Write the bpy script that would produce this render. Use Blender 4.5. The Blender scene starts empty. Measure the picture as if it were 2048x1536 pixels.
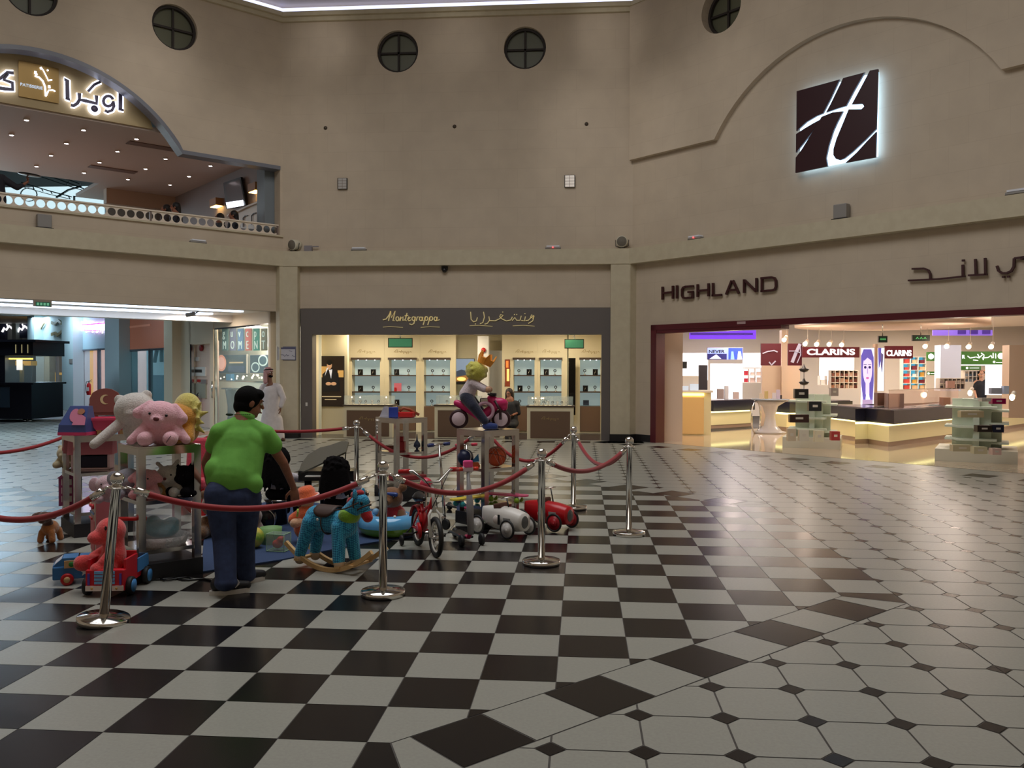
import bpy, bmesh, math, random
from mathutils import Vector, Matrix, Quaternion
from math import sin, cos, pi, sqrt, atan2, radians as rad
random.seed(7)
C = bpy.context.scene.collection
SC = bpy.context.scene
# ---------------- camera (level eye height 1.62 m, solved from the floor grid) ----------------
F, PIT, ROL, YAW, H = 1729.7, -0.01624, 0.00257, 0.08036, 1.624
cd = bpy.data.cameras.new('camera'); cam = bpy.data.objects.new('camera', cd); C.objects.link(cam)
cd.sensor_width = 36; cd.lens = 36 * F / 2048; cd.clip_start = .05; cd.clip_end = 300
cam.matrix_world = (Matrix.Translation((0, 0, H)) @ Matrix.Rotation(YAW, 4, 'Z') @ Matrix.Rotation(pi / 2 + PIT, 4, 'X') @ Matrix.Rotation(ROL, 4, 'Z'))
SC.camera = cam
SC.view_settings.view_transform = 'Standard'; SC.view_settings.look = 'None'
SC.view_settings.gamma = 1; SC.view_settings.use_curve_mapping = False
SC.view_settings.exposure = 0.0
w = bpy.data.worlds.new('world'); SC.world = w; w.use_nodes = True
w.node_tree.nodes['Background'].inputs[0].default_value = (.75, .8, 1, 1)
w.node_tree.nodes['Background'].inputs[1].default_value = .02

def area(name, loc, size, power, col=(1, 1, 1), rot=(0, 0, 0), sy=None, spread=180):
    l = bpy.data.lights.new(name, 'AREA'); l.energy = power; l.color = col; l.size = size; l.spread = rad(spread); l.specular_factor = .18
    if sy: l.shape = 'RECTANGLE'; l.size_y = sy
    o = bpy.data.objects.new(name, l); C.objects.link(o); o.location = loc; o.rotation_euler = rot
    return o
def spot(name, loc, target, power, ang, col=(1, 1, 1), blend=.8, r=.1):
    l = bpy.data.lights.new(name, 'SPOT'); l.energy = power; l.color = col; l.spot_size = rad(ang); l.spot_blend = blend; l.shadow_soft_size = r; l.specular_factor = 0
    o = bpy.data.objects.new(name, l); C.objects.link(o); o.location = loc
    o.rotation_euler = (Vector(target) - Vector(loc)).to_track_quat('-Z', 'Y').to_euler()
    return o
def point(name, loc, power, col=(1, 1, 1), r=.1):
    l = bpy.data.lights.new(name, 'POINT'); l.energy = power; l.color = col; l.shadow_soft_size = r
    o = bpy.data.objects.new(name, l); C.objects.link(o); o.location = loc
    return o
# skylight of the atrium, dim daylight from the glazed roof
area('skylight', (-2.7, 7.4, 11.0), 9.5, 960, (1, 1, 1))
# soft spots hung unseen in mid-air, added for the light patches on the walls
for tx, ty, tz, px, py, e in [(-7.0, 20.1, 6.2, -4.5, 15.5, 125), (.7, 20.1, 6.6, -1.5, 15.8, 170), (2.6, 18.8, 6.6, 0, 14.6, 110), (-9.2, 18.2, 6.9, -6.5, 14.5, 110),
                          (-6.1, 20.1, 9.3, -5.4, 17.8, 34), (.6, 20.1, 9.3, -.6, 17.8, 40), (-2.9, 20.1, 9.4, -2.9, 17.6, 22), (-9.4, 17.8, 8.6, -7.0, 15.0, 60), (3.6, 17.6, 8.8, 1.2, 14.8, 34)]:
    spot('wall_patch_spot', (px, py, 9.9), (tx, ty, tz), e, 46, (1, .95, .9), 1, .3)
# right shop, warm area lights, plus unseen uplights added to brighten the ceiling
for (x, y, e) in [(5.2, 22.8, 46), (8.6, 19.6, 24), (4.9, 18.6, 11), (7.3, 16.2, 9), (8.2, 24.2, 110), (11.8, 22.5, 90), (5, 27.5, 170), (11, 28, 150)]:  # front and deep ones added to lighten the stands and back walls
    area('shop_area_light', (x, y, 3.05), 1.4, e, (1, .86, .76))
for (x, y) in [(3.6, 20.4), (6.6, 17.2), (4.5, 24.5), (9.0, 22.5)]:
    area('uplight_fill', (x, y, 2.72), 1.5, 40, (.86, .95, 1), (pi, 0, 0))
for (x, y, z) in [(5.2, 20.6, 2.2), (8.2, 19.6, 2.2), (3.9, 22.8, 2.2)]:  # points added under the canopy to carry the spot lamps' light
    point('shop_spot_glow', (x, y, z), 20, (1, .8, .66), .15)
# corridor under the cafe, cool; far ones added to lighten the end wall
for (x, y) in [(-14, 19.5), (-13.5, 24.5), (-18, 25), (-20, 31), (-16.5, 30.5), (-24, 36)]:
    area('corridor_light', (x, y, 2.8 if y < 20 else 3.9), 1.6, 105, (.58, .82, 1))
area('corner_shop_light', (-9.6, 20.9, 2.95), .9, 48, (1, .88, .78))
# boutique in the middle
for x in (-5.4, -3.0, -.6):
    area('boutique_light', (x, 21.1, 2.62), .7, 34, (1, .87, .66))
# cafe upstairs
area('cafe_light', (-14, 20.5, 6.3), 3, 60, (1, .82, .76))
area('cafe_daylight', (-20, 26, 6.0), 2.5, 200, (.7, .9, 1), (rad(70), 0, rad(200)))

# ---------------- photo ray helpers: pixel + a known plane -> a point in the building ----------------
def ray(x, y):
    a = (x - 1024) / F; b = -(y - 768) / F
    cr, sr = cos(ROL), sin(ROL); X = a * cr - b * sr; u = a * sr + b * cr
    cp, sp = cos(PIT), sin(PIT); Y = cp - u * sp; Z = sp + u * cp
    c, s = cos(YAW), sin(YAW)
    return Vector((X * c - Y * s, X * s + Y * c, Z))
E0 = Vector((0, 0, H))
def fl(x, y, z=0):
    d = ray(x, y); return E0 + d * ((z - H) / d.z)
def at(x, y, Y):
    d = ray(x, y); return E0 + d * (Y / d.y)
S2 = sqrt(.5)
# ---------------- materials ----------------
MC = {}
def lin(c):
    return tuple(((v / 255) / 12.92 if v <= 10 else (((v / 255) + .055) / 1.055) ** 2.4) for v in c)
def mat(name, rgb=(200, 200, 200), rough=.5, metal=0, emit=0, ecol=None, noise=None, bump=0, alpha=1, trans=0, sheen=0, coat=0, scale=20):
    if name in MC: return MC[name]
    m = bpy.data.materials.new(name); MC[name] = m; m.use_nodes = True
    nt = m.node_tree; b = nt.nodes['Principled BSDF']
    c = lin(rgb) + (1,)
    b.inputs['Base Color'].default_value = c; b.inputs['Roughness'].default_value = rough; b.inputs['Metallic'].default_value = metal
    if emit:
        b.inputs['Emission Color'].default_value = (lin(ecol) if ecol else lin(rgb)) + (1,); b.inputs['Emission Strength'].default_value = emit
    if alpha < 1: b.inputs['Alpha'].default_value = alpha
    if trans: b.inputs['Transmission Weight'].default_value = trans
    if sum(rgb) < 110 and not metal and sheen: sheen = 0; b.inputs['Specular IOR Level'].default_value = .12
    if sheen: b.inputs['Sheen Weight'].default_value = sheen
    if coat: b.inputs['Coat Weight'].default_value = coat
    if noise or bump:
        tc = nt.nodes.new('ShaderNodeTexCoord'); n = nt.nodes.new('ShaderNodeTexNoise'); n.inputs['Scale'].default_value = scale
        n.inputs['Detail'].default_value = 5
        nt.links.new(tc.outputs['Object'], n.inputs['Vector'])
        if noise:
            r = nt.nodes.new('ShaderNodeValToRGB'); r.color_ramp.elements[0].position = .35; r.color_ramp.elements[1].position = .65
            r.color_ramp.elements[0].color = c; r.color_ramp.elements[1].color = lin(noise) + (1,)
            nt.links.new(n.outputs['Fac'], r.inputs['Fac']); nt.links.new(r.outputs['Color'], b.inputs['Base Color'])
        if bump:
            bp = nt.nodes.new('ShaderNodeBump'); bp.inputs['Strength'].default_value = bump; bp.inputs['Distance'].default_value = .01
            nt.links.new(n.outputs['Fac'], bp.inputs['Height']); nt.links.new(bp.outputs['Normal'], b.inputs['Normal'])
    return m
# ---------------- mesh builder ----------------
class MB:
    def __init__(s): s.v = []; s.f = []; s.mi = []; s.sm = []; s.ms = []; s.cur = 0; s.smooth = False
    def use(s, m):
        if m not in s.ms: s.ms.append(m)
        s.cur = s.ms.index(m); return s
    def add(s, vs, fs, smooth=None):
        k = len(s.v); s.v += [Vector(p) for p in vs]
        for f in fs: s.f.append([i + k for i in f]); s.mi.append(s.cur); s.sm.append(s.smooth if smooth is None else smooth)
        return s
    def box(s, c, d, R=None, bev=0):
        hx, hy, hz = d[0] / 2, d[1] / 2, d[2] / 2; c = Vector(c)
        if bev:
            b = min(bev, hx * .9, hy * .9, hz * .9); bm = bmesh.new(); bmesh.ops.create_cube(bm, size=1)
            for v in bm.verts: v.co = Vector((v.co.x * d[0], v.co.y * d[1], v.co.z * d[2]))
            bmesh.ops.bevel(bm, geom=bm.edges[:], offset=b, segments=2, profile=.5, affect='EDGES')
            bm.verts.index_update(); vs = [v.co.copy() for v in bm.verts]; fs = [[v.index for v in f.verts] for f in bm.faces]; bm.free()
            if R is not None: vs = [R @ v for v in vs]
            return s.add([v + c for v in vs], fs)
        vs = [Vector((x, y, z)) for x in (-hx, hx) for y in (-hy, hy) for z in (-hz, hz)]
        if R is not None: vs = [R @ v for v in vs]
        return s.add([v + c for v in vs], [(0, 1, 3, 2), (4, 6, 7, 5), (0, 4, 5, 1), (2, 3, 7, 6), (0, 2, 6, 4), (1, 5, 7, 3)])
    def bx(s, x0, x1, y0, y1, z0, z1): return s.box(((x0 + x1) / 2, (y0 + y1) / 2, (z0 + z1) / 2), (abs(x1 - x0), abs(y1 - y0), abs(z1 - z0)))
    def bar(s, p, q, wd, th, up=(0, 0, 1)):
        p, q = Vector(p), Vector(q); d = q - p; L = d.length; d.normalize(); up = Vector(up)
        if abs(d.dot(up)) > .99: up = Vector((1, 0, 0))
        x = d.cross(up).normalized(); z = x.cross(d)
        return s.box((p + q) / 2, (wd, L, th), Matrix((x, d, z)).transposed())
    def tube(s, pts, r, n=10, cap=True, closed=False):
        pts = [Vector(p) for p in pts]; N = len(pts); rs = r if isinstance(r, (list, tuple)) else [r] * N
        vs = []; prev = None
        for i, p in enumerate(pts):
            if closed: t = pts[(i + 1) % N] - pts[i - 1]
            else: t = pts[min(i + 1, N - 1)] - pts[max(i - 1, 0)]
            t.normalize()
            if prev is None:
                a = Vector((0, 0, 1)) if abs(t.z) < .9 else Vector((1, 0, 0)); x = t.cross(a).normalized()
            else: x = (prev - t * prev.dot(t)).normalized()
            prev = x; y = t.cross(x)
            for k in range(n): a = 2 * pi * k / n; vs.append(p + (x * cos(a) + y * sin(a)) * rs[i])
        fs = []
        M_ = N if closed else N - 1
        for i in range(M_):
            j = (i + 1) % N
            for k in range(n): fs.append((i * n + k, i * n + (k + 1) % n, j * n + (k + 1) % n, j * n + k))
        if cap and not closed: fs += [tuple(range(n - 1, -1, -1)), tuple(range((N - 1) * n, N * n))]
        return s.add(vs, fs, True)
    def cyl(s, p, q, r0, r1=None, n=20): return s.tube([p, q], [r0, r0 if r1 is None else r1], n)
    def lathe(s, prof, c=(0, 0, 0), ax=(0, 0, 1), n=28, smooth=True):
        Q = Vector((0, 0, 1)).rotation_difference(Vector(ax)); c = Vector(c); vs = []; m = len(prof)
        for (r, z) in prof:
            for k in range(n): a = 2 * pi * k / n; vs.append(c + Q @ Vector((r * cos(a), r * sin(a), z)))
        fs = [(i * n + k, i * n + (k + 1) % n, (i + 1) * n + (k + 1) % n, (i + 1) * n + k) for i in range(m - 1) for k in range(n)]
        lp = prof[0] == prof[-1]
        if prof[0][0] > 1e-6 and not lp: fs.append(tuple(range(n - 1, -1, -1)))
        if prof[-1][0] > 1e-6 and not lp: fs.append(tuple(range((m - 1) * n, m * n)))
        return s.add(vs, fs, smooth)
    def ell(s, c, r, R=None, nu=16, nv=10):
        if not isinstance(r, (list, tuple)): r = (r, r, r)
        c = Vector(c); vs = [Vector((0, 0, -1))]
        for i in range(1, nv):
            a = pi * i / nv - pi / 2
            for k in range(nu): b = 2 * pi * k / nu; vs.append(Vector((cos(a) * cos(b), cos(a) * sin(b), sin(a))))
        vs.append(Vector((0, 0, 1))); fs = []
        for k in range(nu): fs.append((0, 1 + (k + 1) % nu, 1 + k))
        for i in range(nv - 2):
            for k in range(nu): fs.append((1 + i * nu + k, 1 + i * nu + (k + 1) % nu, 1 + (i + 1) * nu + (k + 1) % nu, 1 + (i + 1) * nu + k))
        t = len(vs) - 1
        for k in range(nu): fs.append((t, 1 + (nv - 2) * nu + k, 1 + (nv - 2) * nu + (k + 1) % nu))
        vs = [Vector((v.x * r[0], v.y * r[1], v.z * r[2])) for v in vs]
        if R is not None: vs = [R @ v for v in vs]
        return s.add([v + c for v in vs], fs, True)
    def cap(s, p, q, r0, r1=None, n=12):
        if r1 is None: r1 = r0
        p, q = Vector(p), Vector(q); d = (q - p); L = d.length; d = d.normalized() if L > 1e-6 else Vector((0, 0, 1))
        prof = [(r0 * cos(a), r0 * sin(a)) for a in [-pi / 2 + pi / 2 * i / 5 for i in range(6)]] + [(r1 * cos(a), L + r1 * sin(a)) for a in [pi / 2 * i / 5 for i in range(6)]]
        prof[0] = (0, -r0); prof[-1] = (0, L + r1)
        return s.lathe(prof, p, d, n)
    def torus(s, c, R_, r, ax=(0, 0, 1), n=32, m=12, sz=1):
        Q = Vector((0, 0, 1)).rotation_difference(Vector(ax)); c = Vector(c); vs = []
        for i in range(n):
            a = 2 * pi * i / n
            for j in range(m): b = 2 * pi * j / m; vs.append(c + Q @ Vector(((R_ + r * cos(b)) * cos(a), (R_ + r * cos(b)) * sin(a), r * sz * sin(b))))
        return s.add(vs, [(i * m + j, ((i + 1) % n) * m + j, ((i + 1) % n) * m + (j + 1) % m, i * m + (j + 1) % m) for i in range(n) for j in range(m)], True)
    def prism(s, poly, o, U, V, N, t):
        """polygon (u,v) in plane o + u*U + v*V, extruded by t along N"""
        o, U, V, N = Vector(o), Vector(U), Vector(V), Vector(N); n = len(poly)
        vs = [o + U * a + V * b for a, b in poly] + [o + U * a + V * b + N * t for a, b in poly]
        return s.add(vs, [tuple(range(n - 1, -1, -1)), tuple(range(n, 2 * n))] + [(i, (i + 1) % n, n + (i + 1) % n, n + i) for i in range(n)], False)
    def ribbon(s, pts, wd, o, U, V, N, t):
        """flat stroke of width wd along (u,v) points, extruded"""
        ws = wd if isinstance(wd, (list, tuple)) else [wd] * len(pts)
        P_ = [Vector(p) for p in pts]; Lf = []; Rt = []
        for i, p in enumerate(P_):
            d = (P_[min(i + 1, len(P_) - 1)] - P_[max(i - 1, 0)]).normalized(); n_ = Vector((-d.y, d.x)) * ws[i] / 2
            Lf.append(p + n_); Rt.append(p - n_)
        o, U, V, N = Vector(o), Vector(U), Vector(V), Vector(N); k = len(P_)
        q = Lf + Rt; vs = [o + U * a.x + V * a.y for a in q] + [o + U * a.x + V * a.y + N * t for a in q]; m = 2 * k; fs = []
        for i in range(k - 1):
            fs += [(i, i + 1, k + i + 1, k + i), (m + i, m + k + i, m + k + i + 1, m + i + 1), (i, m + i, m + i + 1, i + 1), (k + i, k + i + 1, m + k + i + 1, m + k + i)]
        fs += [(0, k, m + k, m), (k - 1, m + k - 1, m + 2 * k - 1, 2 * k - 1)]
        return s.add(vs, fs, False)
    def build(s, name, m=None, parent=None, mods=None):
        me = bpy.data.meshes.new(name); org = Vector((0, 0, 0))
        me.from_pydata([tuple(v) for v in s.v], [], s.f)
        ms = s.ms if s.ms else ([m] if not isinstance(m, (list, tuple)) else m)
        for q in ms: me.materials.append(q)
        me.polygons.foreach_set('material_index', s.mi if s.ms else [0] * len(s.f)); me.polygons.foreach_set('use_smooth', s.sm)
        me.validate(); bm = bmesh.new(); bm.from_mesh(me); bmesh.ops.recalc_face_normals(bm, faces=bm.faces); bm.to_mesh(me); bm.free()
        o = bpy.data.objects.new(name, me); C.objects.link(o)
        if parent: o.parent = parent
        return o
def tag(o, label=None, cat=None, group=None, kind=None):
    if label: o['label'] = label
    if cat: o['category'] = cat
    if group: o['group'] = group
    if kind: o['kind'] = kind
    return o
def st(o): o['kind'] = 'structure'; return o
def root(name, loc=(0, 0, 0), rz=0, label=None, cat=None, group=None, s=1):
    o = bpy.data.objects.new(name, None); C.objects.link(o); o.empty_display_size = .1
    o.location = loc; o.rotation_euler = (0, 0, rz); o.scale = (s, s, s); return tag(o, label, cat, group)
KIDS = {}
def copy_tree(o, parent=None):
    c = o.copy(); C.objects.link(c)
    if parent: c.parent = parent
    for ch in [x for x in bpy.data.objects if x.parent == o]: copy_tree(ch, c)
    return c
def lift(o, loc):
    """give a world-space mesh its own origin at loc"""
    loc = Vector(loc)
    o.data.transform(Matrix.Translation(-loc)); o.location = loc; return o
def blob(name, prims, m, parent=None, voxel=.01, sm=4, extra=None):
    b = MB()
    for p in prims:
        if p[0] == 's': b.ell(p[1], p[2], p[3] if len(p) > 3 else None, 20, 14)
        else: b.cap(p[1], p[2], p[3], p[4] if len(p) > 4 else None, 16)
    o = b.build(name, m, parent)
    r = o.modifiers.new('r', 'REMESH'); r.mode = 'VOXEL'; r.voxel_size = voxel; r.use_smooth_shade = True
    if sm: k = o.modifiers.new('s', 'SMOOTH'); k.factor = .5; k.iterations = sm
    return o
class Fr:
    """wall frame: u along the wall, o out of the wall towards the atrium, z up"""
    def __init__(s, org, U, N): s.o = Vector((org[0], org[1], 0)); s.U = Vector((U[0], U[1], 0)).normalized(); s.N = Vector((N[0], N[1], 0)).normalized()
    def P(s, u, o, z): return s.o + s.U * u + s.N * o + Vector((0, 0, z))
    def R(s): return Matrix((s.U, s.N, Vector((0, 0, 1)))).transposed()
    def inv(s, p): q = Vector(p) - s.o; return (q.dot(s.U), q.dot(s.N), p[2])
    def px(s, x, y, o=0):
        d = ray(x, y); t = (s.P(0, o, 0) - E0).dot(s.N) / d.dot(s.N); return s.inv(E0 + d * t)
    def bx(s, b, u0, u1, o0, o1, z0, z1, bev=0): return b.box(s.P((u0 + u1) / 2, (o0 + o1) / 2, (z0 + z1) / 2), (abs(u1 - u0), abs(o1 - o0), abs(z1 - z0)), s.R(), bev)
    def prism(s, b, poly, o0, t): return b.prism(poly, s.P(0, o0, 0), s.U, (0, 0, 1), s.N, t)
    def rib(s, b, pts, wd, o0, t): return b.ribbon(pts, wd, s.P(0, o0, 0), s.U, (0, 0, 1), s.N, t)
XL, XR, YC = -7.10, 1.154, 20.1
FC = Fr((XL, YC), (1, 0), (0, -1)); FR = Fr((XR, YC), (1, -1), (-1, -1)); FL = Fr((XL, YC), (-1, -1), (1, -1))
def text(body, m, o, U, V, size, t=.02, parent=None, name='lettering', align='LEFT', bold=0, shear=0, spacing=1, sx=1):
    cu = bpy.data.curves.new(name, 'FONT'); cu.body = body; cu.size = size; cu.extrude = t / 2; cu.align_x = align; cu.offset = bold; cu.shear = shear; cu.space_character = spacing
    ob = bpy.data.objects.new(name, cu)
    C.objects.link(ob); bpy.context.view_layer.update()
    me = bpy.data.meshes.new_from_object(ob.evaluated_get(bpy.context.evaluated_depsgraph_get())); me.name = name
    bpy.data.objects.remove(ob); bpy.data.curves.remove(cu)
    U = Vector(U).normalized(); V = Vector(V).normalized(); N = U.cross(V); o = Vector(o)
    for v in me.vertices: v.co = o + U * v.co.x * sx + V * v.co.y + N * v.co.z
    me.materials.clear(); me.materials.append(m)
    q = bpy.data.objects.new(name, me); C.objects.link(q)
    if parent: q.parent = parent
    return q
def ctext(body, m, Fm, u, o, z, size, **k):
    """text on a wall frame; u is its left end as seen from the atrium"""
    # pick the direction that reads left to right for a viewer in the atrium
    U = Fm.U if Fm.U.cross(Vector((0, 0, 1))).dot(Fm.N) > 0 else -Fm.U
    return text(body, m, Fm.P(u, o, z), U, (0, 0, 1), size, **k)
# ================= SHELL =================
m_wall = mat('travertine', (203, 187, 166), .7, noise=(197, 181, 161), scale=2.5, bump=.08)
m_trim = mat('cream_plaster', (203, 192, 166), .65, noise=(196, 184, 158), scale=6)
m_white = mat('tile_white', (158, 158, 149), .3, noise=(152, 151, 143), scale=60)
m_black = mat('tile_black', (20, 18, 19), .24, noise=(26, 23, 24), scale=60)
m_grout = mat('grout', (70, 65, 60), .6)
m_dark = mat('skirting_dark', (30, 27, 27), .4)
for q in (m_white, m_black): q.node_tree.nodes['Principled BSDF'].inputs['Specular IOR Level'].default_value = .22
# wall courses: add thin block joints to the travertine
def joints(m):
    nt = m.node_tree; b = nt.nodes['Principled BSDF']; src = b.inputs['Base Color'].links[0].from_socket
    g = nt.nodes.new('ShaderNodeNewGeometry'); sx = nt.nodes.new('ShaderNodeSeparateXYZ'); nt.links.new(g.outputs['Position'], sx.inputs[0])
    d = nt.nodes.new('ShaderNodeMath'); d.operation = 'SUBTRACT'; nt.links.new(sx.outputs[0], d.inputs[0]); nt.links.new(sx.outputs[1], d.inputs[1])
    cb = nt.nodes.new('ShaderNodeCombineXYZ'); nt.links.new(d.outputs[0], cb.inputs[0]); nt.links.new(sx.outputs[2], cb.inputs[1])
    br = nt.nodes.new('ShaderNodeTexBrick'); nt.links.new(cb.outputs[0], br.inputs['Vector']); br.inputs['Scale'].default_value = 1
    br.inputs['Brick Width'].default_value = .9; br.inputs['Row Height'].default_value = .45; br.inputs['Mortar Size'].default_value = .006
    br.inputs['Color1'].default_value = (1, 1, 1, 1); br.inputs['Color2'].default_value = (.975, .97, .96, 1); br.inputs['Mortar'].default_value = (.93, .92, .91, 1)
    mx = nt.nodes.new('ShaderNodeMix'); mx.data_type = 'RGBA'; mx.blend_type = 'MULTIPLY'; mx.inputs['Factor'].default_value = 1
    nt.links.new(src, mx.inputs['A']); nt.links.new(br.outputs['Color'], mx.inputs['B']); nt.links.new(mx.outputs['Result'], b.inputs['Base Color'])
joints(m_wall)
# ---- floor: checker octagon, one-tile ring, octagonal field tiles with dark inserts ----
SCL, TX, TY = .4, -.127, 4.483
def g2w(i, j): return (TX + i * SCL, TY + j * SCL)
def clip(poly, a, b, c):
    """keep a*x+b*y<=c"""
    out = []
    for k in range(len(poly)):
        p, q = poly[k], poly[(k + 1) % len(poly)]; dp = a * p[0] + b * p[1] - c; dq = a * q[0] + b * q[1] - c
        if dp <= 0: out.append(p)
        if (dp < 0 < dq) or (dq < 0 < dp):
            t = dp / (dp - dq); out.append((p[0] + (q[0] - p[0]) * t, p[1] + (q[1] - p[1]) * t))
    return out
def clips(poly, hs):
    for h in hs:
        if len(poly) < 3: return []
        poly = clip(poly, *h)
    return poly if len(poly) > 2 else []
CI, CJ = -7, 10
def octa(a, D):
    hs = []
    for (x, y, c) in [(1, 0, a), (-1, 0, a), (0, 1, a), (0, -1, a), (1, 1, D), (1, -1, D), (-1, 1, D), (-1, -1, D)]: hs.append((x, y, c + x * CI + y * CJ))
    return hs
OI, OO = octa(12, 17.26), octa(13, 18.65)
def inside(p, hs): return all(a * p[0] + b * p[1] <= c + 1e-6 for a, b, c in hs)
fw, fb, fg = MB(), MB(), MB()
GAP = .012
def tile(poly, dark, gap=GAP):
    """shrink towards centroid by the joint width and add as a face"""
    if len(poly) < 3: return
    A = 0
    for k in range(len(poly)): p, q = poly[k], poly[(k + 1) % len(poly)]; A += p[0] * q[1] - q[0] * p[1]
    if abs(A) < .004: return
    if A < 0: poly = poly[::-1]
    hs = []
    for k in range(len(poly)):
        p, q = poly[k], poly[(k + 1) % len(poly)]; dx, dy = q[0] - p[0], q[1] - p[1]; L = math.hypot(dx, dy)
        if L < 1e-5: continue
        nx, ny = dy / L, -dx / L; hs.append((nx, ny, nx * p[0] + ny * p[1] - gap))
    poly = clips(poly, hs)
    if len(poly) < 3: return
    (fb if dark else fw).add([g2w(*p) + (0,) for p in poly], [tuple(range(len(poly)))], False)
# inner checker and straight parts of the ring
def sectors(i, j):
    di, dj = abs(i - CI), abs(j - CJ); return di, dj
MK = [(0, 0)]
vi = (12, 17.26 - 12); vo = (13, 18.65 - 13)
mdx, mdy = vo[0] - vi[0], vo[1] - vi[1]   # mitre direction in first octant
for i in range(-21, 7):
    for j in range(-4, 24):
        sq = [(i, j), (i + 1, j), (i + 1, j + 1), (i, j + 1)]; dark = (i + j) % 2 == 1
        p = clips(sq, OI)
        if p: tile(p, dark, .006)
        # ring on the four straight sides
        for (ax, sg) in ((0, 1), (0, -1), (1, 1), (1, -1)):
            if ax == 0:
                n0 = [(-sg, 0, -(12 + sg * CI)), (sg, 0, 13 + sg * CI)]
                m1 = [(-mdy * sg, mdx * t, -mdy * sg * (CI + sg * vi[0]) + mdx * t * (CJ + t * vi[1])) for t in (1, -1)]
            else:
                n0 = [(0, -sg, -(12 + sg * CJ)), (0, sg, 13 + sg * CJ)]
                m1 = [(mdx * t, -mdy * sg, -mdy * sg * (CJ + sg * vi[0]) + mdx * t * (CI + t * vi[1])) for t in (1, -1)]
            p = clips(sq, n0 + m1)
            if p: tile(p, dark, .006)
# diagonal ring: squares turned 45 degrees, alternating
for sx in (1, -1):
    for sy in (1, -1):
        # along direction (sx,-sy)/sqrt2 ; local coordinate t along, w across
        e = (S2 * sx, -S2 * sy); n_ = (S2 * sx, S2 * sy)
        w0, w1 = 17.26 * S2, 18.65 * S2
        for k in range(-9, 9):
            if sy < 0: t0 = (.61 + k) - ( -7 + 10) * S2
            # phase: on the lower right side dark tiles start at (i+j)/sqrt2=-.39
            base = (3) * S2
            t0 = -.39 + k - base if (sy < 0) else -.39 + k - base
            tt0, tt1 = t0, t0 + 1
            q = [(CI + e[0] * a + n_[0] * b, CJ + e[1] * a + n_[1] * b) for a, b in ((tt0, w0), (tt1, w0), (tt1, w1), (tt0, w1))]
            # mitre clips
            A1 = (CI + sx * vi[0], CJ + sy * vi[1]); hs = []
            d = (sx * mdx, sy * mdy); nn = (-d[1], d[0]); c0 = nn[0] * A1[0] + nn[1] * A1[1]
            mid = (CI + n_[0] * w0, CJ + n_[1] * w0); sgn = 1 if nn[0] * mid[0] + nn[1] * mid[1] < c0 else -1
            hs.append((nn[0] * sgn, nn[1] * sgn, c0 * sgn))
            A2 = (CI + sx * vi[1], CJ + sy * vi[0]); d = (sx * mdy, sy * mdx); nn = (-d[1], d[0]); c0 = nn[0] * A2[0] + nn[1] * A2[1]
            sgn = 1 if nn[0] * mid[0] + nn[1] * mid[1] < c0 else -1; hs.append((nn[0] * sgn, nn[1] * sgn, c0 * sgn))
            p = clips(q, hs)
            if p: tile(p, k % 2 == 0, .012)
# outer field: split the outside of OO into convex pieces per tile
def outside(sq, hs):
    res = []; rest = sq
    for (a, b, c) in hs:
        if len(rest) < 3: break
        o = clip(rest, -a, -b, -c)
        if len(o) > 2: res.append(o)
        rest = clip(rest, a, b, c)
    return res
INS = .17
# wall bands in grid units
def w2g(x, y): return ((x - TX) / SCL, (y - TY) / SCL)
cR = (XR + YC - 1.0 * sqrt(2) * 1) ; cRo = cR + .4 * sqrt(2)      # x+y limits of diamond row by the right wall
gR = (cR - TX - TY) / SCL; gRo = (cRo - TX - TY) / SCL
cLd = (YC - XL) - 1.0 * sqrt(2)
gL = (cLd - (TY - TX)) / SCL; gLo = gL + sqrt(2)
gC = (YC - .75 - TY) / SCL; gCo = gC + 1
FLD = [(1, 1, gR), (0, 1, gC)]
gWR = (XR + YC - TX - TY) / SCL + .6; gWL = ((YC - XL) - (TY - TX)) / SCL
for i in range(-42, 22):
    for j in range(-14, 62):
        x, y = g2w(i + .5, j + .5)
        if x - y > 12 or y < -4: continue
        if y > 20.1 and x > XL - .4: continue
        if x < -6 and y > 27: continue
        if i + j > gWR + 1: continue
        octp = [(i + INS, j), (i + 1 - INS, j), (i + 1, j + INS), (i + 1, j + 1 - INS), (i + 1 - INS, j + 1), (i + INS, j + 1), (i, j + 1 - INS), (i, j + INS)]
        dia = [(i, j - INS), (i + INS, j), (i, j + INS), (i - INS, j)]
        lim = FLD if x > XL else [(1, 1, gR)]
        for shp, dk in ((octp, False), (dia, True)):
            if all(inside(p, OO) for p in shp): continue
            q = clips(shp, lim)
            if not q: continue
            for pc in outside(q, OO): tile(pc, dk, .012 if not dk else .006)
# border rows along the walls: alternating dark and white squares, then plain white margin
def border(Fm, n, d0, d1):
    b = Fm
    for k in range(n):
        u = -.3 + k * .4
        for (a0, a1, dk) in ((d1, d0, k % 2 == 0), (0.0, d1, False)):
            q = [w2g(*(Fm.P(u + a, o, 0)[:2])) for a, o in ((0, a0), (.4, a0), (.4, a1), (0, a1))]
            tile(q, dk, .008)
border(FC, 22, .75, .35)
border(FR, 24, 1.0, .6)
st(fw.build('floor_white_tiles', m_white)); st(fb.build('floor_black_tiles', m_black))
g = MB(); g.add([(-40, -6, -.002), (18, -6, -.002), (18, 60, -.002), (-40, 60, -.002)], [(0, 1, 2, 3)]); st(g.build('floor', m_grout))
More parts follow.
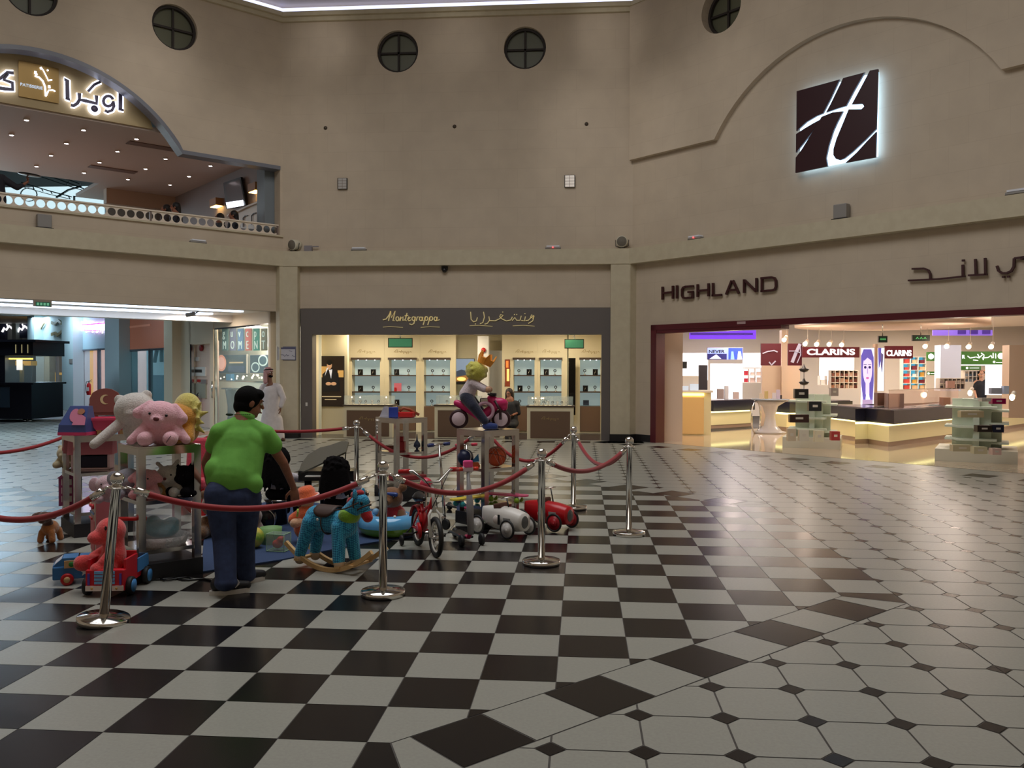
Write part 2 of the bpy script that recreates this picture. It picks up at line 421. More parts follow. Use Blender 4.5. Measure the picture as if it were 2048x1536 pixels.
# shop floors
m_beige = mat('marble_beige', (205, 186, 160), .07, noise=(196, 176, 150), scale=5)
g = MB(); o_ = FR
g.add([FR.P(-.6, -.02, .001), FR.P(10.5, -.02, .001), FR.P(10.5, -16, .001), FR.P(-.6, -16, .001)], [(0, 1, 2, 3)]); st(g.build('floor_shop', m_beige))
g = MB(); g.add([(-6.9, 20.1, .0015), (1.4, 20.1, .0015), (1.4, 24, .0015), (-6.9, 24, .0015)], [(0, 1, 2, 3)]); st(g.build('floor_boutique', mat('floor_grey', (60, 58, 62), .2)))
g = MB(); g.add([FL.P(-.2, -3.1, .0015), FL.P(2.7, -3.1, .0015), FL.P(2.7, -1.9, .0015), FL.P(-.2, -1.9, .0015)], [(0, 1, 2, 3)]); st(g.build('floor_border', mat('brown_stone', (150, 110, 85), .2)))

# ---- walls ----
SW = 8.25; ZL0, ZL1, ZT = 4.05, 4.40, 10.12; ARC = (5.12, 2.77, 6.43, 7.97)
def arc_pts(n=24):
    uc, hw, z0, zt = ARC; r = zt - z0; Rr = (hw * hw + r * r) / (2 * r); zc = zt - Rr; a0 = math.asin(hw / Rr)
    return [(uc + Rr * sin(-a0 + 2 * a0 * k / n), zc + Rr * cos(-a0 + 2 * a0 * k / n)) for k in range(n + 1)]
def wall_with_holes(Fm, name, z0, z1, u0, u1, holes, top_open=None):
    """a slab 0.3 thick with boolean-cut round or shaped openings"""
    b = MB(); Fm.bx(b, u0, u1, -.3, 0, z0, z1); o = st(b.build(name, m_wall))
    for k, poly in enumerate(holes):
        c = MB(); Fm.prism(c, poly, -.6, 1.0); co = c.build('cut', m_wall)
        md = o.modifiers.new('b%d' % k, 'BOOLEAN'); md.object = co; md.operation = 'DIFFERENCE'; md.solver = 'EXACT'
    bpy.context.view_layer.update()
    me = bpy.data.meshes.new_from_object(o.evaluated_get(bpy.context.evaluated_depsgraph_get()))
    o.modifiers.clear(); o.data = me
    for q in [x for x in bpy.data.objects if x.name.startswith('cut')]: bpy.data.objects.remove(q)
    return o
def circ(u, z, r=.49, n=32): return [(u + r * cos(2 * pi * k / n), z + r * sin(2 * pi * k / n)) for k in range(n)]
WZ = 9.08
wall_with_holes(FC, 'wall_back', ZL0, ZT + .4, 0, 8.254, [circ(2.77, WZ), circ(5.76, WZ)])
archpoly = [(-.5, 6.43)] + arc_pts() + [(9.4, 6.43)]
hole = [(.06, 4.80), (.06, 6.43)] + arc_pts() + [(8.9, 6.43), (8.9, 4.80)]
wall_with_holes(FL, 'wall_left', ZL0, ZT + .4, 0, SW + .6, [circ(2.5, WZ), circ(5.3, WZ), hole])
wall_with_holes(FR, 'wall_right', ZL0, ZT + .4, 0, SW + .6, [circ(2.5, WZ), circ(5.3, WZ)])
# raised surround above the blind arch of the right wall (4 cm proud)
b = MB(); top = arc_pts()
FR.prism(b, [(0, 6.43)] + top + [(SW + .6, 6.43), (SW + .6, ZT), (0, ZT)], 0, .13)
o = st(b.build('wall_right_surround', m_wall))
cc = MB(); FR.prism(cc, circ(2.5, WZ), -.6, 1.0); FR.prism(cc, circ(5.3, WZ), -.6, 1.0); co = cc.build('cut', m_wall)
md = o.modifiers.new('b', 'BOOLEAN'); md.object = co; md.solver = 'EXACT'; bpy.context.view_layer.update()
o.data = bpy.data.meshes.new_from_object(o.evaluated_get(bpy.context.evaluated_depsgraph_get())); o.modifiers.clear(); bpy.data.objects.remove(co)
# round windows
m_frame = mat('window_bronze', (46, 38, 34), .7); m_glassd = mat('window_glass_dark', (98, 98, 78), .4)
nwin = [0]
def round_window(Fm, u):
    nwin[0] += 1; r = root('window_%d' % nwin[0], Fm.P(u, 0, WZ)); st(r); T = Matrix.Translation(-Fm.P(u, 0, WZ))
    b = MB(); Fm.prism(b, circ(u, WZ, .485), -.2, .02); o = b.build('pane', m_glassd, r); o.data.transform(T)
    b = MB(); b.lathe([(.485, -.07), (.485, .0), (.43, .0), (.43, -.07), (.485, -.07)], Fm.P(u, -.09, WZ), Fm.N, 32, False)
    Fm.bx(b, u - .022, u + .022, -.165, -.12, WZ - .47, WZ + .47); Fm.bx(b, u - .47, u + .47, -.165, -.12, WZ - .022, WZ + .022)
    o = b.build('frame', m_frame, r); o.data.transform(T)
for Fm, us in ((FC, (2.77, 5.76)), (FR, (2.5, 5.3)), (FL, (2.5, 5.3))):
    for u in us: round_window(Fm, u)
# bluish metal lining of the cafe arch
b = MB(); tp = arc_pts(36)
ln = [(.06, 6.43)] + tp + [(8.9, 6.43)]
FL.rib(b, [(u, z - .04) for u, z in ln], .085, -.3, .33); st(b.build('trim_1', mat('arch_lining', (120, 122, 132), .4)))
# ledge beams and corner columns
b = MB(); FC.bx(b, 0, 8.254, 0, .22, ZL0, ZL1); st(b.build('trim_2', m_trim))
b = MB(); FR.bx(b, 0, SW + .6, 0, .22, ZL0 - .003, ZL1 - .003); st(b.build('trim_3', m_trim))
b = MB(); FL.bx(b, 0, SW + .6, 0, .22, ZL0 + .003, ZL1 + .003); st(b.build('trim_4', m_trim))
def col(name, F1, a, F2, c):
    b = MB()
    k = F1.P(0, 0, 0); t = .2
    i1 = .22 * math.tan(pi / 8)
    if F1 is FL: pts = [F1.P(a, 0, 0), F1.P(a, t, 0), Vector((XL + t * math.tan(pi / 8), YC - t, 0)), F2.P(c, t, 0), F2.P(c, 0, 0), Vector((XL, YC + .1, 0))]
    else: pts = [F1.P(a, 0, 0), F1.P(a, t, 0), Vector((XR - t * math.tan(pi / 8), YC - t, 0)), F2.P(c, t, 0), F2.P(c, 0, 0), Vector((XR, YC + .1, 0))]
    n = len(pts); b.add(pts + [p + Vector((0, 0, ZL0)) for p in pts], [tuple(range(n)), tuple(range(n, 2 * n))] + [(i, (i + 1) % n, n + (i + 1) % n, n + i) for i in range(n)])
    st(b.build(name, m_trim))
    b = MB(); P2 = [p + (p - Vector((pts[0] + pts[4]) / 2)).normalized() * .012 for p in pts]
    b.add(P2 + [p + Vector((0, 0, .16)) for p in P2], [tuple(range(n)), tuple(range(n, 2 * n))] + [(i, (i + 1) % n, n + (i + 1) % n, n + i) for i in range(n)])
    st(b.build('baseboard_' + name, m_dark))
col('column_left', FL, .17, FC, .43)
col('column_right', FR, .12, FC, 8.254 - .50)
# infill between ledge and shop fronts
b = MB(); FC.bx(b, .43, 7.76, -.3, 0, 3.07, ZL0); st(b.build('wall_back_lower', m_wall))
b = MB(); FL.bx(b, .1, SW + .6, -.3, 0, 3.0, ZL0); st(b.build('wall_left_lower', m_wall))
b = MB(); FR.bx(b, .1, SW + .6, -.3, 0, 2.64, ZL0); FR.bx(b, .1, .6, -.3, 0, 0, 2.64); st(b.build('wall_right_lower', m_wall))
b = MB(); FR.bx(b, .12, .59, 0, .012, 0, .16); st(b.build('baseboard_right', m_dark))
# upper cornice, light cove, ceiling
b = MB()
for Fm, u1, dz in ((FC, 8.254, 0), (FR, SW + .6, -.004), (FL, SW + .6, .004)): Fm.bx(b, 0, u1, 0, .08, ZT - .30 + dz, ZT - .20 + dz); Fm.bx(b, 0, u1, 0, .16, ZT - .20 + dz, ZT - .10 + dz)
st(b.build('trim_5', m_trim))
for k, (Fm, u0, u1) in enumerate(((FC, .03, 8.22), (FR, .03, SW + .5), (FL, .03, SW + .5))):
    b = MB(); Fm.bx(b, u0, u1, .03, .13, ZT - .09, ZT - .01)
    tag(b.build('cove_light_strip', mat('cove_led', (205, 215, 255), .5, emit=1.7)), ['long cool white light strip in the ceiling cove of the middle wall', 'cool white light strip in the ceiling cove of the right wall', 'cool white light strip in the ceiling cove of the left wall'][k], 'light')
m_ceil = mat('ceiling_paint', (170, 158, 146), .8)
# ceiling ring around the glazed roof
ctr = Vector((-2.97, 10.14, 0)); ri, ro = 5.6, 10.84; b = MB(); vs = []
for k in range(8):
    a = pi / 8 + k * pi / 4; vs += [ctr + Vector((ri * cos(a), ri * sin(a), ZT + 1.2)), ctr + Vector((ro * cos(a), ro * sin(a), ZT + .05))]
b.add(vs, [(2 * k, 2 * k + 1, (2 * k + 3) % 16, (2 * k + 2) % 16) for k in range(8)]); st(b.build('ceiling', m_ceil))
# remaining atrium walls beside and behind the viewer
b = MB(); cor = [Vector((6.98, 14.27, 0)), Vector((6.98, 3.0, 0)), Vector((1.15, -3.6, 0)), Vector((-7.1, -3.6, 0)), Vector((-12.93, 3.0, 0)), Vector((-12.93, 14.27, 0))]
for i in range(5):
    p, q = cor[i], cor[i + 1]; zb = 3.0
    b.add([p + Vector((0, 0, zb)), q + Vector((0, 0, zb)), q + Vector((0, 0, ZT + .5)), p + Vector((0, 0, ZT + .5))], [(0, 1, 2, 3)])
    if i in (0, 1, 2, 3, 4): b.add([p, q, q + Vector((0, 0, zb)), p + Vector((0, 0, zb))], [(0, 1, 2, 3)])
st(b.build('wall_front', m_wall))
# ================= helpers for shop fittings =================
def rx(b, x0, y0, x1, y1, Y, d, Fm=None):
    """box whose front face fills the photo rectangle on plane y=Y (or frame Fm at out=Y), depth d behind it"""
    if Fm is None:
        p, q = at(x0, (y0 + y1) / 2, Y), at(x1, (y0 + y1) / 2, Y); xm = (x0 + x1) / 2; zt, zb = at(xm, y0, Y).z, at(xm, y1, Y).z
        return b.bx(p.x, q.x, Y, Y + d, zb, zt)
    u0, u1 = Fm.px(x0, y0, Y)[0], Fm.px(x1, y0, Y)[0]; xm = (x0 + x1) / 2; zt, zb = Fm.px(xm, y0, Y)[2], Fm.px(xm, y1, Y)[2]
    return Fm.bx(b, u0, u1, Y - d, Y, zb, zt)
def zof(x, y, Y): return at(x, y, Y).z
def stroke_px(b, pts, wpx, Y, t, Fm=None, z=(0, 0, 1, 1)):
    """flat strokes traced in photo pixels (z = zoom origin and scale), mapped on a wall plane"""
    q = []
    for x, y in pts:
        X, Yp = z[0] + x / z[2], z[1] + y / z[3]
        if Fm is None: p = at(X, Yp, Y); q.append((p.x, p.z))
        else: a = Fm.px(X, Yp, Y); q.append((a[0], a[2]))
    if Fm is None:
        s_ = Y / F; return b.ribbon(q, wpx * s_, (0, Y, 0), (1, 0, 0), (0, 0, 1), (0, -1, 0), t)
    p0 = Fm.P(q[0][0], 0, 0); s_ = (p0 - E0).length / F
    return b.ribbon(q, wpx * s_, Fm.P(0, Y, 0), Fm.U, (0, 0, 1), Fm.N, t)
def ring_pts(cx, cy, rx_, ry_, n=14, a0=0, a1=2 * pi): return [(cx + rx_ * cos(a0 + (a1 - a0) * k / n), cy - ry_ * sin(a0 + (a1 - a0) * k / n)) for k in range(n + 1)]
def solo(b, name, m, label, cat, group=None, kind=None):
    o = b.build(name, m); v = o.data.vertices
    lo = [min(p.co[k] for p in v) for k in range(3)]; hi = [max(p.co[k] for p in v) for k in range(3)]
    lift(o, ((lo[0] + hi[0]) / 2, (lo[1] + hi[1]) / 2, lo[2])); return tag(o, label, cat, group, kind)
def thing(name, loc, label, cat, group=None, rz=0): return root(name, loc, rz, label, cat, group)
def part(b, name, m, r, label=None):
    """part given in world coordinates, parented to root r"""
    o = b.build(name, m); o.data.transform(r_inv(r)); o.parent = r
    if label: o['label'] = label
    return o
def r_inv(r): return (Matrix.Translation(r.location) @ Matrix.Rotation(r.rotation_euler.z, 4, 'Z') @ Matrix.Scale(r.scale.x, 4)).inverted()
m_steel = mat('polished_steel', (225, 222, 215), .09, 1)
m_chrome = mat('chrome', (215, 212, 208), .13, 1)
m_glass = mat('clear_glass', (225, 240, 238), .03, alpha=.16)
m_blk = mat('black_plastic', (18, 18, 20), .35)
m_red = mat('red_plastic', (190, 25, 28), .35)
m_wht = mat('white_paint', (225, 222, 215), .5)
m_gold = mat('gold_letters', (222, 205, 150), .35, .6, emit=.25)
# ================= MONTEGRAPPA BOUTIQUE (middle wall) =================
m_mfr = mat('boutique_frame', (104, 97, 94), .45); m_cream = mat('boutique_cream', (232, 220, 186), .6); m_brown = mat('boutique_brown', (112, 86, 66), .5)
b = MB(); b.bx(at(603, 700, YC).x, at(626, 700, YC).x, YC - .06, YC + .25, 0, 2.45); b.bx(at(1203, 700, YC).x, at(1222, 700, YC).x, YC - .06, YC + .25, 0, 2.45)
b.bx(at(603, 700, YC).x, at(1222, 700, YC).x, YC - .06, YC + .25, 2.45, 3.06); o = solo(b, 'storefront', m_mfr, 'dark grey-brown fascia and jambs framing the pen boutique', 'shop front')
sg = thing('shop_sign', (at(822, 640, YC).x, YC - .06, 2.7), 'flowing gold Latin script sign with two thin underlines on the dark fascia', 'sign')
b = MB(); Zm = (590, 600, 3.15, 3.15); yo = YC - .06
for pl in [[(555, 125), (575, 120), (590, 100), (603, 70), (590, 132)], [(603, 72), (608, 112), (632, 70), (618, 132), (628, 130)],
           ring_pts(646, 119, 9, 13), [(660, 133), (668, 106), (664, 130)], [(666, 118), (682, 106), (680, 130), (690, 126)], [(707, 82), (694, 128), (704, 131)], [(692, 100), (714, 98)],
           [(712, 122), (728, 110), (718, 106), (711, 122), (718, 132), (732, 126)], ring_pts(748, 118, 10, 12), [(760, 106), (750, 148), (736, 156), (722, 150)], [(764, 132), (772, 106), (784, 108)],
           ring_pts(794, 119, 9, 12), [(806, 106), (801, 131), (810, 128)], [(824, 106), (808, 158)], ring_pts(828, 117, 10, 12), [(853, 106), (837, 158)], ring_pts(858, 117, 10, 12),
           ring_pts(886, 119, 9, 12), [(898, 106), (893, 131), (912, 124)]]: stroke_px(b, pl, 1.9, yo, .03, None, Zm)
part(b, 'lettering', m_gold, sg)
for pl in [[(555, 171), (600, 167), (680, 173)], [(793, 173), (850, 168), (912, 171)]]: b = MB(); stroke_px(b, pl, .9, yo, .02, None, Zm); part(b, 'underline', m_gold, sg)
sg = thing('shop_sign', (at(1005, 640, YC).x, YC - .06, 2.7), 'flowing gold Arabic script sign with two thin underlines on the dark fascia', 'sign')
b = MB()
for pl in [[(1107, 75), (1110, 122), (1125, 138), (1143, 132), (1150, 110)], [(1134, 150), (1140, 152)], [(1188, 75), (1194, 108), (1184, 142), (1166, 150)], [(1222, 104), (1226, 128), (1212, 148), (1195, 152)],
           [(1225, 130), (1262, 131), (1290, 118), (1312, 96), (1296, 92), (1290, 104), (1305, 120), (1332, 132), (1360, 126), (1370, 106)], [(1306, 76), (1312, 77)],
           [(1368, 130), (1386, 110), (1396, 128), (1418, 128), (1426, 100)], [(1380, 92), (1386, 92)], [(1394, 92), (1400, 92)], [(1426, 128), (1446, 132), (1452, 104)], [(1446, 86), (1452, 87)],
           [(1452, 130), (1470, 128), (1486, 112), (1504, 98), (1490, 94), (1484, 108), (1500, 116), (1506, 100), (1498, 132), (1470, 148)]]: stroke_px(b, pl, 1.7, yo, .03, None, Zm)
part(b, 'lettering', m_gold, sg)
for pl in [[(1100, 162), (1160, 160), (1245, 166)], [(1372, 163), (1440, 160), (1510, 165)]]: b = MB(); stroke_px(b, pl, .9, yo, .02, None, Zm); part(b, 'underline', m_gold, sg)
b = MB(); b.bx(at(890, 540, YC).x - .07, at(890, 540, YC).x + .07, YC - .1, YC, 3.95, 4.04); b.ell((at(890, 540, YC).x, YC - .08, 3.95), .06); solo(b, 'security_camera', m_blk, 'small dark dome camera under the ledge above the pen boutique', 'camera')
# room shell
YB = 22.6
b = MB(); b.bx(-6.8, 1.1, YC + .2, 24.2, 2.66, 2.72); st(b.build('ceiling_boutique', mat('boutique_ceiling', (226, 212, 186), .6)))
b = MB(); b.bx(-6.6, 1.0, YB + .35, YB + .45, 0, 2.7); b.bx(-6.62, -6.5, YC + .25, YB + .4, 0, 2.7); b.bx(.75, .85, YC + .25, YB + .4, 0, 2.7); st(b.build('wall_boutique', m_cream))
# wall cladding with bays
bays = [(704, 760, 22.3), (778, 832, 22.3), (848, 900, 22.3), (1027, 1069, 22.3), (1080, 1123, 22.3), (1160, 1201, 22.3)]
m_lit = mat('lit_case_back', (214, 232, 230), .6, emit=.22, ecol=(190, 225, 235)); m_bsh = mat('dark_wood_shelf', (78, 62, 50), .5)
names = ['first', 'second', 'third', 'fourth', 'fifth', 'sixth']
m_scr = mat('faded_gold', (176, 152, 96), .5)
def script_word(b, x, y, Y, w):
    z = (x, y, 357 / w, 357 / w)
    for pl in [[(0, 55), (45, 5), (35, 60)], [(45, 5), (75, 5), (62, 60)], [(90, 50), (130, 35), (135, 60)], [(150, 10), (140, 60)], [(160, 50), (175, 40), (178, 58)], [(195, 45), (205, 35), (185, 85)], [(215, 60), (235, 40), (245, 60)], [(262, 35), (250, 90)], [(292, 35), (280, 90)], [(315, 55), (330, 40), (350, 55)]]:
        stroke_px(b, pl, .8, Y, .006, None, z)
for k, (x0, x1, Y) in enumerate(bays):
    X0, X1 = at(x0, 750, Y).x, at(x1, 750, Y).x; r = thing('display_cabinet', ((X0 + X1) / 2, Y, 0), 'cream wall display cabinet with lit glass shelves, %s from the left in the pen boutique' % names[k], 'cabinet', 'wall cabinets of the pen boutique')
    zt, zb = zof(x0, 718, Y), zof(x0, 812, Y); pw = .12; pl_ = min(pw, (X0 - at(bays[k - 1][1], 750, Y).x) / 2 - .001) if k not in (0, 3, 5) else (pw if k == 0 else .3); pr_ = min(pw, (at(bays[k + 1][0], 750, Y).x - X1) / 2 - .001) if k not in (2, 4, 5) else .15
    b = MB(); b.bx(X0 - pl_, X0, Y, Y + .34, 0, 2.64); b.bx(X1, X1 + pr_, Y, Y + .34, 0, 2.64); b.bx(X0, X1, Y, Y + .34, zt, 2.64); b.bx(X0, X1, Y + .02, Y + .34, 0, .05); part(b, 'body', m_cream, r)
    b = MB(); b.bx(X0, X1, Y + .30, Y + .33, zb, zt); part(b, 'back_panel', m_lit, r)
    b = MB(); b.bx(X0 + .005, X1 - .005, Y - .015, Y + .3, .05, zb - .01); part(b, 'lower_cupboard', m_brown, r)
    b = MB(); b.bx(X0 - .02, X1 + .02, Y - .06, Y + .1, zt - .02, zt + .035); part(b, 'canopy', m_bsh, r)
    for yy in (750, 783):
        z = zof(x0, yy, Y); b = MB(); b.bx(X0, X1, Y - .01, Y + .3, z - .03, z); part(b, 'shelf', m_bsh, r)
    b = MB(); script_word(b, (x0 + x1) / 2 - 17, 699, Y - .002, 36); part(b, 'lettering', m_scr, r)
    for s_ in (0.2, .5, .8):
        b = MB(); b.cyl((X0 + (X1 - X0) * s_, Y + .05, zt - .02), (X0 + (X1 - X0) * s_, Y + .05, zt - .035), .014); part(b, 'spotlight', mat('pin_light', (240, 245, 255), .5, emit=6), r)
# wares on the shelves: pen and watch stands
def ware(kind, loc, label, group):
    b = MB(); x, y, z = loc
    if kind == 0: b.use(m_blk).box((x, y, z + .075), (.13, .03, .15), Matrix.Rotation(.1, 3, 'X')); b.use(m_steel).cyl((x - .03, y - .05, z), (x + .01, y - .03, z + .12), .006)
    elif kind == 1:
        b.use(m_chrome).lathe([(.035, 0), (.035, .008), (.008, .02), (.006, .07)], (x, y - .03, z)); b.use(m_blk).torus((x, y - .03, z + .11), .03, .01, (0, 1, .2), 16, 6)
    elif kind == 2: b.use(mat('pink_card', (226, 120, 140), .5)).box((x, y, z + .11), (.19, .03, .21)); b.use(m_red).box((x - .06, y - .03, z + .05), (.06, .02, .1))
    else: b.use(mat('navy_case', (50, 62, 84), .4)).box((x, y, z + .02), (.15, .1, .04)); b.use(mat('navy_case', (50, 62, 84), .4)).box((x, y + .04, z + .08), (.15, .015, .1))
    return solo(b, ['boxed_pen', 'watch_stand', 'gift_box', 'open_case'][kind], None, label, ['pen', 'watch', 'box', 'case'][kind], group)
rr = random.Random(3)
kin = {0: [0, 0, 0, 1, 1], 1: [0, 1, 2, 1, 0], 2: [1, 1, 1, 1, 1], 3: [1, 0, 0, 1, 1], 4: [0, 1, 1, 1, 1], 5: [1, 0, 0, 1, 3]}
kn = ['boxed pen stand', 'watch or bracelet stand', 'pink gift box', 'navy open case']
for k, (x0, x1, Y) in enumerate(bays):
    X0, X1 = at(x0, 750, Y).x, at(x1, 750, Y).x; q = 0
    for row, yy in enumerate((750, 783, 811)):
        for s_ in (.27, .72):
            if q >= 5: continue
            kk = kin[k][q]; q += 1
            ware(kk, (X0 + (X1 - X0) * s_ + rr.uniform(-.02, .02), Y + .13, zof(x0, yy, Y) + .002), 'small %s, %s on the %s of the %s boutique cabinet' % (kn[kk], 'left' if s_ < .5 else 'right', ['upper shelf', 'lower shelf', 'cupboard top'][row], names[k]), 'wares in the boutique cabinets')
# panels, posters
def poster(x0, y0, x1, y1, Y, draw, name, label, cat='poster', fr=m_blk, Fm=None, em=0):
    r = thing(name, at((x0 + x1) / 2, y1, Y) if Fm is None else Fm.P(Fm.px((x0 + x1) / 2, y1, Y)[0], Y, Fm.px((x0 + x1) / 2, y1, Y)[2]), label, cat)
    b = MB(); rx(b, x0 - 1, y0 - 1, x1 + 1, y1 + 1, Y, .05, Fm); part(b, 'frame', fr, r)
    b = MB(); k = [0]
    def R_(a0, b0, a1, b1, m):
        k[0] += 1; b.use(m); Yo = Y - .004 * k[0] if Fm is None else Y + .004 * k[0]; rx(b, x0 + (x1 - x0) * a0, y0 + (y1 - y0) * b0, x0 + (x1 - x0) * a1, y0 + (y1 - y0) * b1, Yo, .003, Fm)
    def E_(cx, cy, ra, rb, m, n=14, a0=0, a1=2 * pi):
        k[0] += 1; b.use(m); Yo = Y - .004 * k[0] if Fm is None else Y + .004 * k[0]; pts = []
        for (x, y) in ring_pts(x0 + (x1 - x0) * cx, y0 + (y1 - y0) * cy, (x1 - x0) * ra, (y1 - y0) * rb, n, a0, a1)[:-1]:
            if Fm is None: p = at(x, y, Yo); pts.append((p.x, p.z))
            else: p = Fm.px(x, y, Yo); pts.append((p[0], p[2]))
        if Fm is None: b.prism(pts, (0, Yo, 0), (1, 0, 0), (0, 0, 1), (0, 1, 0), .002)
        else: Fm.prism(b, pts, Yo, .002)
    def P_(pl, m):
        k[0] += 1; b.use(m); Yo = Y - .004 * k[0] if Fm is None else Y + .004 * k[0]; pts = []
        for a, c in pl:
            x, y = x0 + (x1 - x0) * a, y0 + (y1 - y0) * c
            if Fm is None: p = at(x, y, Yo); pts.append((p.x, p.z))
            else: p = Fm.px(x, y, Yo); pts.append((p[0], p[2]))
        if Fm is None: b.prism(pts, (0, Yo, 0), (1, 0, 0), (0, 0, 1), (0, 1, 0), .002)
        else: Fm.prism(b, pts, Yo, .002)
    draw(R_, E_, P_); part(b, 'picture', None, r); return r
def pm(n, c, e=0): return mat('print_' + n, c, .5, emit=e)
def d1(R, E, P):
    R(0, 0, 1, 1, pm('darkbrown', (38, 26, 18), .3)); R(.05, .2, .4, .42, pm('amber', (205, 160, 90), .5)); R(.75, .28, 1, .42, pm('amber', (205, 160, 90), .5))
    P([(.12, .72), (.1, .36), (.3, .27), (.55, .25), (.78, .34), (.86, .7)], pm('suit', (20, 20, 26), .1)); P([(.38, .27), (.52, .26), (.47, .45)], pm('shirt', (230, 230, 235), .5))
    E(.4, .17, .11, .09, pm('skin', (208, 160, 120), .4)); E(.4, .12, .12, .055, pm('hairblk', (15, 12, 12), 0)); E(.36, .55, .12, .035, pm('skin', (208, 160, 120), .4)); E(.58, .55, .12, .035, pm('skin', (208, 160, 120), .4))
    P([(.28, .24), (.36, .22), (.2, .4)], pm('shirt', (230, 230, 235), .5)); R(.08, .8, .9, .82, pm('txtg', (200, 180, 140), .4)); R(.2, .86, .7, .875, pm('txtg', (200, 180, 140), .4))
poster(640, 713, 687, 812, 21.2, d1, 'poster', 'tall dark poster of a man in a suit on the left boutique wall')
b = MB(); X0, X1 = at(634, 750, 21.22).x, at(694, 750, 21.22).x; b.bx(X0, X1, 21.26, 21.4, 0, 2.66); st(b.build('wall_boutique_panel', m_cream))
def d2(R, E, P):
    R(0, 0, 1, 1, pm('dusk', (120, 140, 170), .35)); P([(0, .5), (.3, .42), (.7, .5), (1, .46), (1, 1), (0, 1)], pm('hill', (60, 75, 100), .1)); P([(0, .72), (1, .58), (1, 1), (0, 1)], pm('townlights', (150, 105, 50), .4)); R(0, .9, 1, 1, pm('hairblk', (15, 12, 12), 0)); E(.3, .8, .25, .08, pm('lampy', (250, 210, 120), .8))
poster(912, 718, 948, 768, 22.4, d2, 'poster', 'framed picture of hills and town lights at dusk in the pen boutique')
def d3(R, E, P):
    R(0, 0, 1, 1, pm('darkred', (120, 50, 25), .5)); R(.35, .35, .85, .8, pm('lampy', (250, 210, 120), .8)); R(.2, .05, .7, .3, pm('amber2', (225, 130, 60), .6))
poster(1010, 719, 1020, 773, 22.3, d3, 'poster', 'narrow glowing orange poster right of the boutique door')
b = MB(); rx(b, 1137, 716, 1151, 830, 22.0, .05); solo(b, 'mirror_panel', mat('dark_mirror', (40, 38, 36), .1, .8), 'tall narrow dark mirror between two boutique cabinets', 'mirror')
b = MB(); rx(b, 955, 672, 977, 880, 22.0, .3); st(b.build('column_boutique', m_wht))
b = MB(); rx(b, 979, 701, 1007, 880, 22.45, .06); st(b.build('door_1', mat('door_grey', (196, 196, 194), .5)))
b = MB(); p = at(967, 700, 21.98); b.lathe([(.0, .04), (.05, .04), (.06, 0), (.06, -.02), (0, -.03)], p, (0, -1, 0)); solo(b, 'fire_alarm_bell', m_red, 'round red alarm bell on the white boutique column', 'alarm bell')
m_egr = mat('exit_green', (92, 170, 128), .4, emit=.25)
for x0, y0, x1, y1, lb in ((776, 676, 825, 695, 'left'), (1129, 678, 1168, 697, 'right')):
    Y = 20.9; r = thing('hanging_exit_sign', at((x0 + x1) / 2, y1, Y), 'green glass sign hanging from the boutique ceiling, %s one of the pair' % lb, 'sign', 'green hanging signs in the boutique')
    b = MB(); rx(b, x0, y0, x1, y1, Y, .03); part(b, 'frame', m_bsh, r); b = MB(); rx(b, x0 + 1.5, y0 + 1.5, x1 - 1.5, y1 - 1.5, Y - .006, .02); part(b, 'panel', m_egr, r)
    b = MB(); p = at((x0 + x1) / 2, y0, Y); b.cyl(p + Vector((0, .01, 0)), (p.x, p.y + .01, 2.66), .012); part(b, 'hanger', m_chrome, r)
for n_, (x0, x1) in enumerate(((833, 905), (940, 1100), (1125, 1195))):
    Y = 21.0; b = MB(); p, q = at(x0, 676, Y), at(x1, 676, Y); b.bx(p.x, q.x, Y, Y + .03, 2.6, 2.625); r = thing('track_light', ((p.x + q.x) / 2, Y, 2.6), ['short ceiling track light left of the boutique middle', 'longest ceiling track light over the boutique middle', 'ceiling track light at the right end of the boutique'][n_], 'light'); part(b, 'rail', m_gold, r)
    for s_ in (.2, .5, .8): x = p.x + (q.x - p.x) * s_; b = MB(); b.cyl((x, Y, 2.6), (x, Y - .03, 2.54), .02); part(b, 'lamp', mat('warm_lamp', (255, 225, 180), .5, emit=6), r)
